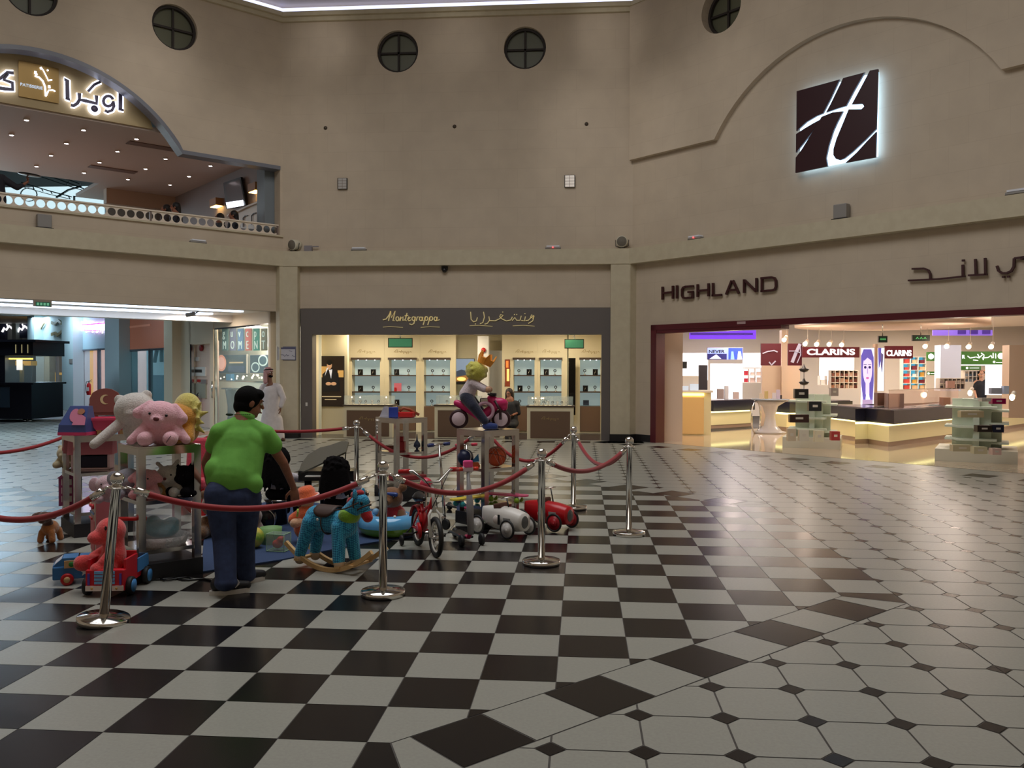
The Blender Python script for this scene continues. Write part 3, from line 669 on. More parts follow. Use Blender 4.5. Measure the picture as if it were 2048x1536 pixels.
# counters with glass cases
for n_, (x0, x1, yt, yb, gx0, gx1) in enumerate(((687, 785, 812, 876, 688, 782), (869, 1006, 812, 878, 872, 960), (1054, 1147, 814, 881, 1055, 1146))):
    Y = (20.32, 20.36, 20.2)[n_]; X0, X1 = at(x0, 840, Y).x, at(x1, 840, Y).x; zt = zof(x0, yt, Y); zg = zof(x0, yt - 20, Y)
    r = thing('glass_counter', ((X0 + X1) / 2, Y + .25, 0), ['left', 'middle', 'right'][n_] + ' boutique counter, cream frame with brown front panel and lit glass case', 'counter', 'glass counters of the pen boutique')
    b = MB(); b.bx(X0, X1, Y, Y + .5, 0, zt); part(b, 'body', m_cream, r)
    b = MB(); b.bx(X0 + .08, X1 - .08, Y - .012, Y, .03, zt - .1); part(b, 'front_panel', m_brown, r)
    b = MB(); b.bx(X0 - .02, X1 + .02, Y - .03, Y + .52, zt, zt + .03); part(b, 'worktop', m_bsh, r)
    G0, G1 = at(gx0, 800, Y).x, at(gx1, 800, Y).x; b = MB()
    b.bx(G0, G1, Y, Y + .006, zt + .03, zg); b.bx(G0, G1, Y + .45, Y + .456, zt + .03, zg); b.bx(G0, G1, Y, Y + .456, zg, zg + .008); b.bx(G0, G0 + .006, Y, Y + .456, zt + .03, zg); b.bx(G1 - .006, G1, Y, Y + .456, zt + .03, zg); part(b, 'glass_case', m_glass, r)
    b = MB(); b.bx(G0 + .03, G1 - .03, Y + .03, Y + .42, zt + .031, zt + .036); part(b, 'display_pad', mat('pad_cream', (240, 226, 196), .6), r)
    if n_ != 1: b = MB(); script_word(b, (x0 + x1) / 2 - 18, 833, Y - .0125, 36); part(b, 'lettering', m_scr, r)
    m_wl = mat('case_lamp', (255, 214, 160), .5, emit=14)
    for s_ in ((.12, .3, .86), (.3, .7), (.1, .17, .3, .34))[n_]:
        x = G0 + (G1 - G0) * s_; b = MB(); b.ell((x, Y + .2, zg - .035), .016, None, 8, 6); part(b, 'case_lamp', m_wl, r)
    for j in range((6, 3, 8)[n_]):
        x = G0 + .1 + (G1 - G0 - .2) * (j + .5) / (6, 3, 8)[n_]; b = MB(); z = zt + .037
        b.use(mat('jewel_stand', (210, 200, 180), .4)).lathe([(.03, 0), (.03, .01), (.01, .02), (.008, .05)], (x, Y + .15, z)); b.use(m_chrome if j % 2 else m_blk).torus((x, Y + .15, z + .075), .024, .008, (0, 1, .3), 14, 6)
        solo(b, 'watch_stand', None, '%s watch on a stand, %s from the left in the %s boutique counter case' % ('silver' if j % 2 else 'black', ['first', 'second', 'third', 'fourth', 'fifth', 'sixth', 'seventh', 'eighth'][j], ['left', 'middle', 'right'][n_]), 'watch', 'watches in the %s counter case' % ['left', 'middle', 'right'][n_])
    point('case_light', ((G0 + G1) / 2, Y + .2, zg + .12), 2.2, (1, .8, .55), .05)
for x, lb in ((618, 'left jamb of the pen boutique frame'), ):
    b = MB(); rx(b, 611, 805, 615, 812, YC - .061, .02); solo(b, 'wall_switch', m_wht, 'small white switch plate on the ' + lb, 'switch')
b = MB(); rx(b, 555, 693, 592, 721, YC - .205, .03); r = thing('notice_board', at(573, 721, YC - .22), 'small framed white floor plan on the left corner column', 'notice'); part(b, 'frame', mat('frame_grey', (120, 120, 140), .4), r)
b = MB(); rx(b, 557, 695, 590, 719, YC - .236, .004); part(b, 'sheet', mat('sheet', (200, 198, 205), .5), r); b = MB(); rng = random.Random(5)
rx(b, 558, 695, 590, 698, YC - .241, .002)
for k in range(5): x = 560 + k * 6; y = 701 + rng.random() * 10; stroke_px(b, [(x, y), (x + 3, y + rng.uniform(-2, 4)), (x + 6, y + 2)], .8, YC - .241, .002)
part(b, 'plan_lines', mat('plan_ink', (90, 90, 120), .5), r)

# ================= MIDDLE WALL FIXTURES =================
for x, y in ((651, 256), (909, 253), (1173, 248)):
    p = at(x, y, YC); b = MB(); b.lathe([(0, .03), (.035, .03), (.045, 0), (.045, -.005)], p, (0, -1, 0)); solo(b, 'wall_hook', mat('bronze_knob', (70, 58, 45), .5), 'small round bronze knob high on the middle wall, %s of three' % {651: 'left', 909: 'middle', 1173: 'right'}[x], 'knob', 'three knobs on the middle wall')
for n_, (x0, y0, x1, y1) in enumerate(((675, 356, 694, 378), (1129, 350, 1150, 374))):
    r = thing('wall_floodlight', at((x0 + x1) / 2, y1, YC), ['unlit square white wall floodlight on the left of the middle wall', 'brighter square white wall floodlight on the right of the middle wall'][n_], 'light')
    b = MB(); rx(b, x0, y0, x1, y1, YC - .06, .06); part(b, 'housing', m_blk, r)
    b = MB(); rx(b, x0 + 1.3, y0 + .6, x1 - 1.3, y1 - .6, YC - .07, .03); part(b, 'lens', mat('flood_lens_%d' % n_, ((175, 170, 165), (235, 225, 215))[n_], .3, emit=(.05, .25)[n_]), r)
    b = MB()
    for k in (1, 2, 3): yy = y0 + (y1 - y0) * k / 4; rx(b, x0 + 1.3, yy - .35, x1 - 1.3, yy + .35, YC - .073, .003)
    rx(b, (x0 + x1) / 2 - .35, y0, (x0 + x1) / 2 + .35, y1, YC - .0735, .003); part(b, 'guard', mat('guard_grey', (130, 115, 105), .5), r)
# floodlights, boxes and speakers standing on the ledges
def ledge_flood(Fm, x, y, label, w_=.36, red=False):
    u = Fm.px(x, y, .12)[0]; r = thing('ledge_floodlight', Fm.P(u, .12, ZL1), label, 'light', 'floodlights on the ledge')
    b = MB(); Fm.bx(b, u - w_ / 2, u + w_ / 2, .06, .18, ZL1 + .012, ZL1 + .055, .01); part(b, 'housing', mat('flood_body', (150, 146, 142), .4), r)
    b = MB(); Fm.bx(b, u - w_ / 2 + .03, u + w_ / 2 - .03, .04, .19, ZL1 + .055, ZL1 + .085); part(b, 'glass', mat('flood_glass', (196, 196, 200), .15, emit=.15), r)
    b = MB(); Fm.bx(b, u - w_ / 2, u - w_ / 2 + .04, .06, .18, ZL1, ZL1 + .012); Fm.bx(b, u + w_ / 2 - .04, u + w_ / 2, .06, .18, ZL1, ZL1 + .012); part(b, 'feet', m_blk, r)
    if red: b = MB(); b.ell(Fm.P(u, .2, ZL1 + .04), .015); part(b, 'red_lamp', mat('red_led', (255, 70, 70), .5, emit=4), r)
ledge_flood(FC, 718, 500, 'slim glass-fronted floodlight on the middle ledge near the left corner'); ledge_flood(FC, 1106, 497, 'slim floodlight with a red lamp on the middle ledge', .36, True)
ledge_flood(FR, 1391, 480, 'slim floodlight with a red lamp on the right ledge', .34, True); ledge_flood(FL, 396, 484, 'slim floodlight on the left ledge below the cafe', .36); ledge_flood(FR, 2040, 386, 'slim floodlight at the far right end of the right ledge', .4)
for Fm, x, y, lb in ((FL, 88, 440, 'square grey box on the left ledge under the cafe railing'), (FR, 1683, 428, 'square grey box on the right ledge below the dark red emblem')):
    u, _, z = Fm.px(x, y, .1); r = thing('junction_box', Fm.P(u, .1, ZL1), lb, 'box'); b = MB(); Fm.bx(b, u - .13, u + .13, .03, .17, ZL1 + .02, ZL1 + .28, .015); part(b, 'body', mat('box_grey', (142, 138, 134), .5), r)
    b = MB(); Fm.bx(b, u - .16, u + .16, .02, .18, ZL1, ZL1 + .02); part(b, 'base', m_blk, r)
m_spk = mat('speaker_shell', (206, 200, 180), .5); m_spg = mat('speaker_grille', (118, 110, 98), .7, noise=(100, 94, 84), scale=300)
def speaker(loc, d, label, bracket):
    r = thing('ceiling_speaker', loc, label, 'speaker'); d = Vector(d).normalized(); c = Vector(loc) + Vector((0, 0, .16))
    b = MB(); b.lathe([(.06, -.2), (.1, -.19), (.125, -.1), (.13, .06), (.12, .075)], c, d); part(b, 'shell', m_spk, r); b = MB(); b.lathe([(.118, .07), (.11, .078), (0, .082)], c, d); part(b, 'grille', m_spg, r)
    sd = d.cross(Vector((0, 0, 1))).normalized(); b = MB(); b.tube([c + sd * .15 - d * .02 + Vector((0, 0, .04)), c + sd * .145 - Vector((0, 0, .1)), c - Vector((0, 0, .155)), c - sd * .145 - Vector((0, 0, .1)), c - sd * .15 - d * .02 + Vector((0, 0, .04))], .008); b.box(c - Vector((0, 0, .15)), (.12, .1, .015)); part(b, 'bracket', m_blk, r)
speaker((at(588, 500, 19.99).x, 19.98, ZL1), (-.45, -1, -.1), 'round cream loudspeaker turned left on the ledge at the left corner', 0)
speaker((at(1244, 500, 19.95).x, 19.93, ZL1), (-.15, -1, -.08), 'round loudspeaker facing forward on the ledge at the right corner', 0)
b = MB(); rx(b, 608, 491, 623, 503, 20.0, .1); rx(b, 623, 492, 637, 494, 20.0, .02); solo(b, 'cable_box', mat('box_lilac', (136, 130, 136), .5), 'small grey cable box with an arm behind the left corner loudspeaker', 'box')
for x, y in ((840, 201), (977, 193), (846, 291), (874, 291), (756, 378), (1101, 377), (1098, 286)): pass
# ================= HIGHLAND (right wall) =================
m_mar = mat('maroon_frame', (88, 14, 26), .4); m_marl = mat('maroon_letters', (62, 20, 22), .5)
b = MB(); FR.bx(b, .60, .76, -.25, .05, 0, 2.64); FR.bx(b, .60, SW + .6, -.25, .05, 2.52, 2.64); FR.bx(b, .60, 3.9, -.25, .04, 2.45, 2.53); solo(b, 'storefront', m_mar, 'dark red frame around the wide perfume shop opening', 'shop front')
b = MB(); rx(b, 1474, 643, 1491, 648, .055, .01, FR); solo(b, 'door_plate', mat('plate', (180, 150, 150), .5), 'small pale plate on the dark red shop frame', 'plate')
U_ = FR.U
b = MB(); ZH = (1280, 460, 2.667, 2.667)
for pl in [[(125, 303), (125, 372)], [(180, 298), (180, 367)], [(125, 337), (180, 332)], [(202, 296), (202, 366)], [(290, 300), (248, 303), (234, 308), (229, 320), (229, 350), (234, 361), (248, 364), (285, 360)], [(285, 364), (285, 330)], [(289, 330), (260, 332)],
           [(312, 290), (312, 358)], [(370, 285), (370, 354)], [(312, 325), (370, 320)], [(394, 283), (394, 354)], [(388, 350), (440, 346)], [(464, 345), (494, 270)], [(500, 270), (532, 339)], [(480, 322), (520, 318)], [(560, 336), (560, 264)], [(562, 268), (624, 328)], [(626, 330), (626, 257)],
           [(655, 329), (655, 256)], [(649, 258), (708, 253), (722, 257), (729, 270), (730, 302), (724, 317), (710, 322), (649, 327)]]: stroke_px(b, pl, 3.9, .03, .05, FR, ZH)
solo(b, 'shop_name_sign', m_marl, 'wide dark red capital letters of the shop name in Latin script above the perfume shop', 'sign')
b = MB(); Zh = (1280, 460, 2.667, 2.667)
for pl, w_ in (([(1455, 208), (1520, 206), (1543, 216), (1552, 235), (1553, 262)], 5), ([(1435, 270), (1600, 262), (1738, 247)], 4.5), ([(1727, 250), (1726, 186)], 6), ([(1722, 164), (1735, 163)], 5.5),
               ([(1755, 243), (1856, 237)], 5), ([(1796, 240), (1793, 156)], 6), ([(1847, 240), (1845, 150)], 6), ([(1908, 192), (1916, 218), (1936, 231), (1960, 231), (1984, 220), (1998, 196), (2000, 152)], 6), ([(2000, 152), (2048, 145), (2080, 143)], 5), ([(2040, 146), (2042, 160)], 6),
               ([(1936, 252), (1950, 251)], 5), ([(1963, 250), (1976, 249)], 5)): stroke_px(b, pl, w_ * .62, .03, .05, FR, Zh)
solo(b, 'shop_name_sign', m_marl, 'dark red Arabic lettering of the shop name at the right end of the wall', 'sign')
# emblem panel with halo light
r = thing('emblem_sign', FR.P(5.1, .1, 5.4), 'square dark red emblem with a flowing white letter H and white halo light', 'sign')
def emb(pts):
    out = []
    for x, y in pts:
        a = (x - 312) / 918; top = 310 - 235 * a; bot = 1225 - 165 * a; c = (bot - y) / (bot - top); out.append((4.28 + 1.6 * (a + .07 * a * (1 - a)), 5.40 + 1.55 * c))
    return out
for pts in ([(315, 310), (800, 185), (700, 400), (615, 562), (540, 592), (430, 655), (315, 757)], [(840, 170), (1080, 110), (960, 320), (875, 482), (790, 505), (650, 552), (700, 460)],
            [(1140, 90), (1230, 75), (1215, 745), (1100, 862), (950, 1000), (860, 1070), (810, 1088), (765, 1072), (737, 1030), (738, 960), (770, 850), (840, 680), (905, 520), (1050, 520), (1080, 490), (1060, 460), (940, 465), (1040, 280)],
            [(312, 790), (400, 733), (500, 675), (582, 632), (500, 760), (400, 890), (312, 998)], [(310, 1055), (380, 960), (480, 800), (600, 600), (720, 553), (842, 540), (780, 660), (735, 760), (685, 920), (655, 1060), (672, 1155), (308, 1225)],
            [(875, 1118), (1000, 1005), (1110, 885), (1217, 775), (1212, 1060)]):
    b = MB(); FR.prism(b, emb(pts), .135, .04); part(b, 'panel', mat('emblem_red', (52, 12, 22), .4), r)
m_halo = mat('halo_white', (185, 222, 255), .5, emit=3.0)
b = MB(); FR.bx(b, 4.33, 5.86, .09, .11, 5.43, 6.92); part(b, 'light_box', m_halo, r)
FRn = FR
# ---------- interior of the perfume shop ----------
m_sw = mat('shop_white', (238, 228, 216), .5); m_swall = mat('shop_peach', (236, 208, 184), .6)
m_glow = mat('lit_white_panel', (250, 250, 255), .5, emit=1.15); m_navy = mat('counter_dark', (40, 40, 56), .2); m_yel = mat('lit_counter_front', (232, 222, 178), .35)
b = MB(); b.add([FR.P(.0, -.3, 3.1), FR.P(11, -.3, 3.1), FR.P(11, -16, 3.1), FR.P(.0, -16, 3.1)], [(0, 1, 2, 3)]); st(b.build('ceiling_shop', m_sw))
b = MB(); rx(b, 1314, 655, 1360, 884, 20.3, .35); b.bx(1.7, 2.3, 20.0, 20.6, 0, 3.1); st(b.build('column_shop', m_swall))
b = MB(); b.bx(2.0, 16, 31.5, 31.8, 0, 3.3); b.bx(1.0, 2.0, 20.6, 31.8, 0, 3.3); b.bx(15.8, 16, 14, 31.5, 0, 3.3); st(b.build('wall_shop', m_sw))
# extinguishers
def extinguisher(p, label, s=1, rz=0):
    r = thing('fire_extinguisher', p, label, 'fire extinguisher', None, rz); r.scale = (s, s, s)
    b = MB(); b.lathe([(0, 0), (.07, .0), (.078, .02), (.078, .36), (.06, .42), (.03, .45), (.025, .47)]); b.build('cylinder', m_red, r)
    b = MB(); b.cyl((0, 0, .46), (0, 0, .52), .02); b.bar((0, 0, .52), (.13, -.02, .57), .02, .012); b.bar((0, 0, .50), (.12, -.02, .49), .02, .012); b.build('valve', m_blk, r)
    b = MB(); b.tube([(0, 0, .5), (-.08, -.02, .5), (-.12, -.02, .35), (-.1, -.02, .12), (-.07, -.03, .06)], .012); b.build('hose', m_blk, r)
    b = MB(); b.box((0, -.075, .22), (.09, .012, .14)); b.build('label_plate', m_wht, r)
    return r
p = at(1335, 808, 20.28); extinguisher((p.x, 20.18, p.z - .07), 'red extinguisher on the pale pillar inside the perfume shop frame', .95)
# counter 1, gold panel
def pbox(name, x0, y0, x1, y1, Y, d, m, label, cat, zbot=None): b = MB(); rx(b, x0, y0, x1, y1, Y, d); return solo(b, name, m, label, cat)
r = thing('sales_counter', (at(1392, 870, 22).x, 22, 0), 'cream counter with a gold front panel lit from above beside the shop pillar', 'counter')
zt = zof(1392, 785, 22.); X0, X1 = at(1355, 830, 22).x, at(1422, 830, 22).x
b = MB(); b.bx(X0, X1, 22, 22.7, 0, zt); part(b, 'body', m_yel, r); b = MB(); b.bx(X0, X1 - .18, 21.97, 22, .03, zt - .12); part(b, 'front_panel', mat('gold_panel', (205, 165, 105), .35, emit=.25), r)
b = MB(); b.bx(X0 - .03, X1 + .04, 21.93, 22.75, zt, zt + .05); part(b, 'worktop', m_sw, r); b = MB(); b.bx(X0, X1 - .18, 21.945, 21.965, zt - .08, zt - .02); part(b, 'light_strip', mat('led_warm', (255, 225, 130), .5, emit=3), r)
b = MB(); rx(b, 1366, 752, 1397, 782, 22.2, .3); solo(b, 'cash_register', m_sw, 'white till and screen on the gold-fronted counter', 'till')
b = MB(); rx(b, 1362, 772, 1377, 784, 22.05, .03); rx(b, 1380, 768, 1397, 784, 22.08, .03); solo(b, 'display_box', mat('box_pale_blue', (205, 220, 240), .5, emit=.4), 'pale blue upright boxes beside the till', 'box')
# generic island counter: list of floor points (front edge polyline), height, band
def island(name, pts, zt, label, depth=.7, parts_=True):
    """pts: front edge from left to right in plan"""
    pts = [Vector((p[0], p[1], 0)) for p in pts]; r = thing(name, pts[len(pts) // 2], label, 'counter')
    nrm = []
    for i in range(len(pts)):
        d = (pts[min(i + 1, len(pts) - 1)] - pts[max(i - 1, 0)]).normalized(); nrm.append(Vector((-d.y, d.x, 0)))
    def slab(o0, o1, z0, z1):
        b = MB(); f = [p + n * o0 for p, n in zip(pts, nrm)]; k = [p + n * o1 for p, n in zip(pts, nrm)][::-1]; q = f + k; n_ = len(q)
        b.add([v + Vector((0, 0, z0)) for v in q] + [v + Vector((0, 0, z1)) for v in q], [tuple(range(n_)), tuple(range(n_, 2 * n_))] + [(i, (i + 1) % n_, n_ + (i + 1) % n_, n_ + i) for i in range(n_)]); return b
    part(slab(.06, depth, 0, .1), 'plinth', mat('plinth_tan', (176, 150, 128), .3), r); part(slab(.04, depth, .1, zt - .34), 'lit_front', mat('lit_front_panel', (240, 226, 170), .35, emit=.12), r)
    part(slab(.10, depth, zt - .34, zt - .29), 'light_strip', mat('led_counter', (255, 245, 170), .5, emit=2.5), r); part(slab(-.08, depth, zt - .29, zt), 'dark_band', m_navy, r); part(slab(0, depth - .05, zt, zt + .02), 'worktop', mat('counter_grey', (120, 112, 118), .2), r)
    return r
island('sales_counter', [fl(1422, 858), fl(1505, 853)], .78, 'dark-banded counter lit from below in front of the white glowing display', 1.0)
a_, b_, c_ = fl(1722, 885), fl(1781, 894), fl(1940, 872); far_ = fl(2100, 846)
island('sales_counter', [a_ + Vector((-.3, 1.6, 0)), a_, b_, c_, far_], .78, 'long dark-banded central counter with a yellow lit front', .9)
island('sales_counter', [fl(1575, 862), fl(1612, 861), fl(1700, 857)], .78, 'dark-banded counter behind the left gondola', .8)
# glass screens and boxes on the central counter
for (x0, y0, x1, y1, Y, mm, nm, lb, ct) in [(1755, 786, 1775, 812, 20.6, mat('case_brown', (120, 84, 70), .4), 'display_case', 'small brown display case on the central counter', 'case'), (1776, 787, 1808, 820, 20.2, mat('case_taupe', (150, 124, 116), .35), 'display_case', 'large taupe display case at the corner of the central counter', 'case'),
        (1858, 810, 1882, 816, 21.5, mat('teal_tray', (70, 110, 120), .4), 'tray', 'teal tray on the central counter', 'tray'), (1810, 812, 1832, 818, 20.9, m_blk, 'tray', 'black tray on the central counter behind the taupe case', 'tray'), (1887, 795, 1901, 814, 21.8, mat('tan_stand', (176, 140, 120), .4), 'perfume_stand', 'tan perfume stand on the central counter', 'stand')]:
    b = MB(); rx(b, x0, y0, x1, y1, Y, .25); solo(b, nm, mm, lb, ct)
def thin_glass(p, q, z0, z1, label):
    r = thing('glass_screen', (p + q) / 2, label, 'screen'); b = MB(); b.bar(p + Vector((0, 0, (z0 + z1) / 2)), q + Vector((0, 0, (z0 + z1) / 2)), .01, z1 - z0); part(b, 'pane', mat('peach_screen', (238, 200, 180), .1, alpha=.35), r)
    b = MB(); b.bar(p + Vector((0, 0, z1)), q + Vector((0, 0, z1)), .02, .015); part(b, 'top_rail', m_chrome, r)
thin_glass(b_ + Vector((.2, .7, 0)), c_ + Vector((0, .7, 0)), .805, 1.2, 'long glass screen along the back of the central counter')
# round glass table
p = fl(1540, 866); r = thing('round_table', p, 'round steel table with a curved pedestal and glass top in the perfume shop', 'table'); zt = .86
b = MB(); b.lathe([(.0, 0), (.4, 0), (.42, .03), (.3, .06), (.16, .2), (.12, .45), (.2, .7), (.42, zt - .02)], p); part(b, 'pedestal', mat('pearl_pedestal', (214, 210, 214), .2), r)
b = MB(); b.lathe([(0, zt), (.48, zt), (.48, zt + .03), (0, zt + .03)], p); part(b, 'top', mat('glass_top', (150, 160, 175), .1), r)
b = MB(); b.torus(p + Vector((-.38, -.1, .42)), .42, .02, (1, -.5, 0), 30, 8); part(b, 'steel_ring', m_chrome, r)
for k, (dx, c, h) in enumerate(((-.25, (225, 205, 180), .14), (-.1, (205, 180, 120), .2), (.08, (230, 220, 225), .16), (.25, (60, 50, 50), .1), (0.18, (215, 200, 220), .24))):
    b = MB(); b.box(p + Vector((dx, (k % 2) * .12 - .1, zt + .03 + h / 2)), (.09, .06, h)); solo(b, 'perfume_box', mat('pbox%d' % k, c, .4), '%s perfume box on the round steel table' % ['beige', 'gold', 'pale', 'low black', 'tall lilac'][k], 'box', 'perfume boxes on the round table')
# gondola displays
m_gon = mat('gondola_green', (226, 234, 216), .5); m_gon2 = mat('gondola_base', (222, 216, 196), .5)
def gondola(pc, rz, hgt, label, stock, w_=1.15):
    r = thing('display_stand', pc, label, 'display stand', None, rz)
    def bb(n, m, *a): b = MB(); b.box(*a); return b.build(n, m, r)
    bb('base', m_gon2, (0, 0, .11), (w_, w_, .22)); bb('panel', m_gon, (0, 0, (hgt + .22) / 2), (.1, w_ * .62, hgt - .22)); bb('panel', m_gon, (0, 0, (hgt + .22) / 2), (w_ * .62, .1, hgt - .22))
    bb('core', m_gon, (0, 0, (hgt + .22) / 2), (w_ * .36, w_ * .36, hgt - .22)); n = 3
    for k in range(n):
        z = .22 + (hgt - .25) * (k + 1) / n - .12
        for sx, sy in ((-1, 0), (1, 0), (0, -1)):
            off = .06 * ((k + (sx > 0)) % 2); b = MB(); L_ = w_ * .36
            b.box((sx * (w_ * .18 + .14), sy * (w_ * .18 + .14), z - off), (.28 if sx else w_ * .5, .28 if sy else w_ * .5, .035)); b.build('shelf', m_gon, r)
    return r
ga = gondola(fl(1628, 893) + Vector((0, .1, 0)), rad(-18), 1.12, 'pale green four-sided display stand with open shelves, left of the central counter', None)
gb = gondola(fl(1975, 925) + Vector((.05, .55, 0)), rad(-25), 1.12, 'pale green four-sided display stand at the right edge of the perfume shop', None, 1.3)
bxs = [(1590, 778, 1617, 797, 18.1, (40, 34, 34), 'black cosmetics set box on the top shelf of the left green stand'), (1618, 803, 1643, 822, 17.9, (38, 38, 40), 'black box behind glass on the middle shelf of the left green stand'), (1580, 829, 1618, 845, 17.75, (60, 34, 28), 'dark brown sets on the lower shelf of the left green stand'),
       (1576, 858, 1592, 882, 17.75, (214, 196, 170), 'beige cream box on the left side of the left stand base'), (1599, 860, 1618, 882, 17.7, (222, 214, 196), 'ivory cream box in the middle of the left stand base'), (1630, 862, 1648, 884, 17.6, (230, 220, 190), 'ivory box at the corner of the left stand base'), (1663, 863, 1680, 881, 17.9, (176, 60, 60), 'dark red box on the right side of the left stand base'), (1662, 776, 1677, 792, 18.4, (176, 160, 150), 'taupe box on the top shelf of the left green stand'),
       (1985, 797, 2012, 808, 15.3, (170, 20, 80), 'magenta gift box on the top shelf of the right green stand'), (1922, 822, 1968, 835, 15.6, (196, 180, 140), 'long beige box on the left shelf of the right green stand'), (1955, 851, 1984, 864, 15.1, (50, 38, 32), 'dark brown box on the lower shelf of the right green stand'), (1986, 850, 2008, 865, 15.1, (38, 38, 56), 'navy box on the lower shelf of the right green stand'),
       (1906, 890, 1945, 903, 15.5, (196, 184, 150), 'low beige boxes on the base of the right green stand'), (1948, 894, 1975, 908, 15.15, (206, 196, 160), 'gift set with brown bows on the base of the right green stand'), (1985, 897, 2003, 910, 15.0, (226, 190, 176), 'pink box on the base of the right green stand'), (1964, 796, 1972, 803, 15.2, (200, 190, 175), 'small pale jar on the top shelf of the right green stand'), (1974, 796, 1982, 803, 15.2, (205, 195, 180), 'second small pale jar beside the magenta gift box')]
for x0, y0, x1, y1, Y, c, lb in bxs:
    b = MB(); rx(b, x0, y0, x1, y1, Y, .14); b.use(mat('pack_trim', (216, 206, 190), .5)); rx(b, x0 + (x1 - x0) * .3, y0 + (y1 - y0) * .35, x0 + (x1 - x0) * .7, y0 + (y1 - y0) * .6, Y - .002, .002)
    b.ms = [mat('pack_%d_%d_%d' % c, c, .35), b.ms[0]]; b.mi = [0] * 6 + [1] * (len(b.f) - 6); solo(b, 'cosmetics_box', None, lb, 'box')
# ceiling features: purple recess, drum light, spots
b = MB(); b.use(mat('violet_led', (130, 70, 255), .5, emit=.75)); rx(b, 1379, 658, 1512, 678, 26.4, .05); b.use(m_blk); rx(b, 1381, 666, 1506, 667.2, 26.38, .02); rx(b, 1381, 669, 1506, 670.2, 26.38, .02); solo(b, 'light_panel', None, 'violet backlit bulkhead with two dark lines in the perfume shop', 'light')
b = MB(); b.use(mat('violet_led2', (120, 90, 190), .5, emit=.8)); rx(b, 1866, 660, 1985, 671, 23, .05); b.use(mat('violet_dk', (70, 40, 140), .5, emit=.3))
for x in (1916, 1940, 1965): rx(b, x, 660, x + 16, 668, 22.98, .02)
solo(b, 'light_panel', None, 'violet ceiling panel with darker squares above the green shop signs', 'light')
b = MB(); pc = at(1790, 655, 20.5); b.lathe([(0, 0), (2.1, 0), (2.1, .2), (0, .2)], (pc.x, 20.9, 2.66), (0, 0, 1), 48); solo(b, 'ceiling_canopy', m_swall, 'large round peach ceiling canopy above the central counter', 'canopy')
m_bulb = mat('spot_bulb', (255, 225, 185), .5, emit=14)
for k, (x, y, Y) in enumerate(((1568, 680, 22.0), (1610, 688, 21.5), (1633, 689, 21.8), (1658, 689, 22.1), (1683, 690, 22.0), (1850, 693, 21.6), (1893, 693, 21.0), (1937, 694, 21.0), (1982, 694, 20.7), (1940, 786, 19.0), (2024, 795, 17.0), (1849, 790, 21.3))):
    p = at(x, y, Y); r = thing('spot_lamp', p, 'bright warm spot lamp in the perfume shop, %s' % (['hanging spot beside the red emblem panels', 'over the left end of the banner', 'second from the left over the banner', 'third from the left over the banner', 'over the right end of the banner', 'hanging spot above the long glass screen', 'hanging spot before the white column', 'hanging spot above the green signs', 'hanging spot near the right pillar', 'low lamp on the counter before the man', 'low lamp on the right green stand', 'lamp shining through the long glass screen'][k]), 'light', 'spots of the perfume shop')
    b = MB(); b.ell(p, (.055, .05, .05) if k < 9 else (.045, .045, .06), None, 12, 8); part(b, 'bulb', m_bulb, r)
    b = MB(); b.cyl(p + Vector((.03, .03, .03)), p + Vector((.08, .08, .1)), .05, .035); (b.cyl((p.x + .08, p.y + .08, p.z + .1), (p.x + .08, p.y + .08, 3.05), .005) if k < 9 else None); part(b, 'housing', m_sw, r)
# banners and posters deeper inside
YK = 26.5
def sign_text(x0, x1, yb, Y, body, m, r, bold=.004, hpx=12, off=.03, sx=None):
    p, q = at(x0, yb, Y), at(x1, yb, Y); sz = (at(x0, yb - hpx, Y).z - p.z) / .70
    t = text(body, m, (0, 0, 0), (1, 0, 0), (0, 0, 1), sz, t=.02, bold=bold); wd = max(v.co.x for v in t.data.vertices)
    for v in t.data.vertices: v.co.x *= (q.x - p.x) / wd; v.co += Vector((p.x, Y - off, p.z))
    t.data.transform(r_inv(r)); t.parent = r; return t
m_ban = mat('banner_maroon', (92, 18, 30), .4, emit=.12); m_lw = mat('letter_white', (245, 245, 245), .5, emit=1.2)
for x0, y0, x1, y1, tx0, tx1, lb in ((1605, 694, 1719, 715, 1613, 1709, 'dark red banner with wide white serif capitals, the larger of two in the perfume shop'), (1770, 692, 1826, 717, 1772, 1822, 'smaller dark red banner with white capitals right of the face poster')):
    r = thing('brand_banner', at((x0 + x1) / 2, y1, 23.5), lb, 'sign'); b = MB(); rx(b, x0, y0, x1, y1, 23.5, .08); part(b, 'board', m_ban, r); sign_text(tx0, tx1, y1 - 5.5, 23.5, 'CLARINS', m_lw, r, .006, 11.5 if x0 < 1700 else 11)
for k, (x0, y0, x1, y1) in enumerate(((1522, 687, 1562, 731), (1576, 687, 1604, 731))):
    r = thing('emblem_sign', at((x0 + x1) / 2, y1, 23.8), ['dark red square panel with part of a curved silver stroke, left of the shop column', 'narrow dark red panel with crossing silver strokes, right of the shop column'][k], 'sign'); b = MB(); rx(b, x0, y0, x1, y1, 23.8, .06); part(b, 'board', mat('emblem_red2', (84, 18, 32), .4, emit=.1), r); b = MB()
    if k == 0: stroke_px(b, [(1525, 707), (1535, 703), (1548, 701), (1555, 704)], 2.2, 23.79, .02); stroke_px(b, [(1538, 724), (1543, 730), (1551, 722)], 2.5, 23.79, .02)
    else: stroke_px(b, [(1600, 688), (1592, 705), (1584, 725)], 6, 23.79, .02); stroke_px(b, [(1578, 702), (1590, 702), (1602, 706)], 1.6, 23.77, .02); stroke_px(b, [(1600, 690), (1601, 710), (1594, 726)], 1.6, 23.77, .02)
    part(b, 'silver_stroke', mat('silver_stroke', (176, 172, 190), .3, emit=.25), r)
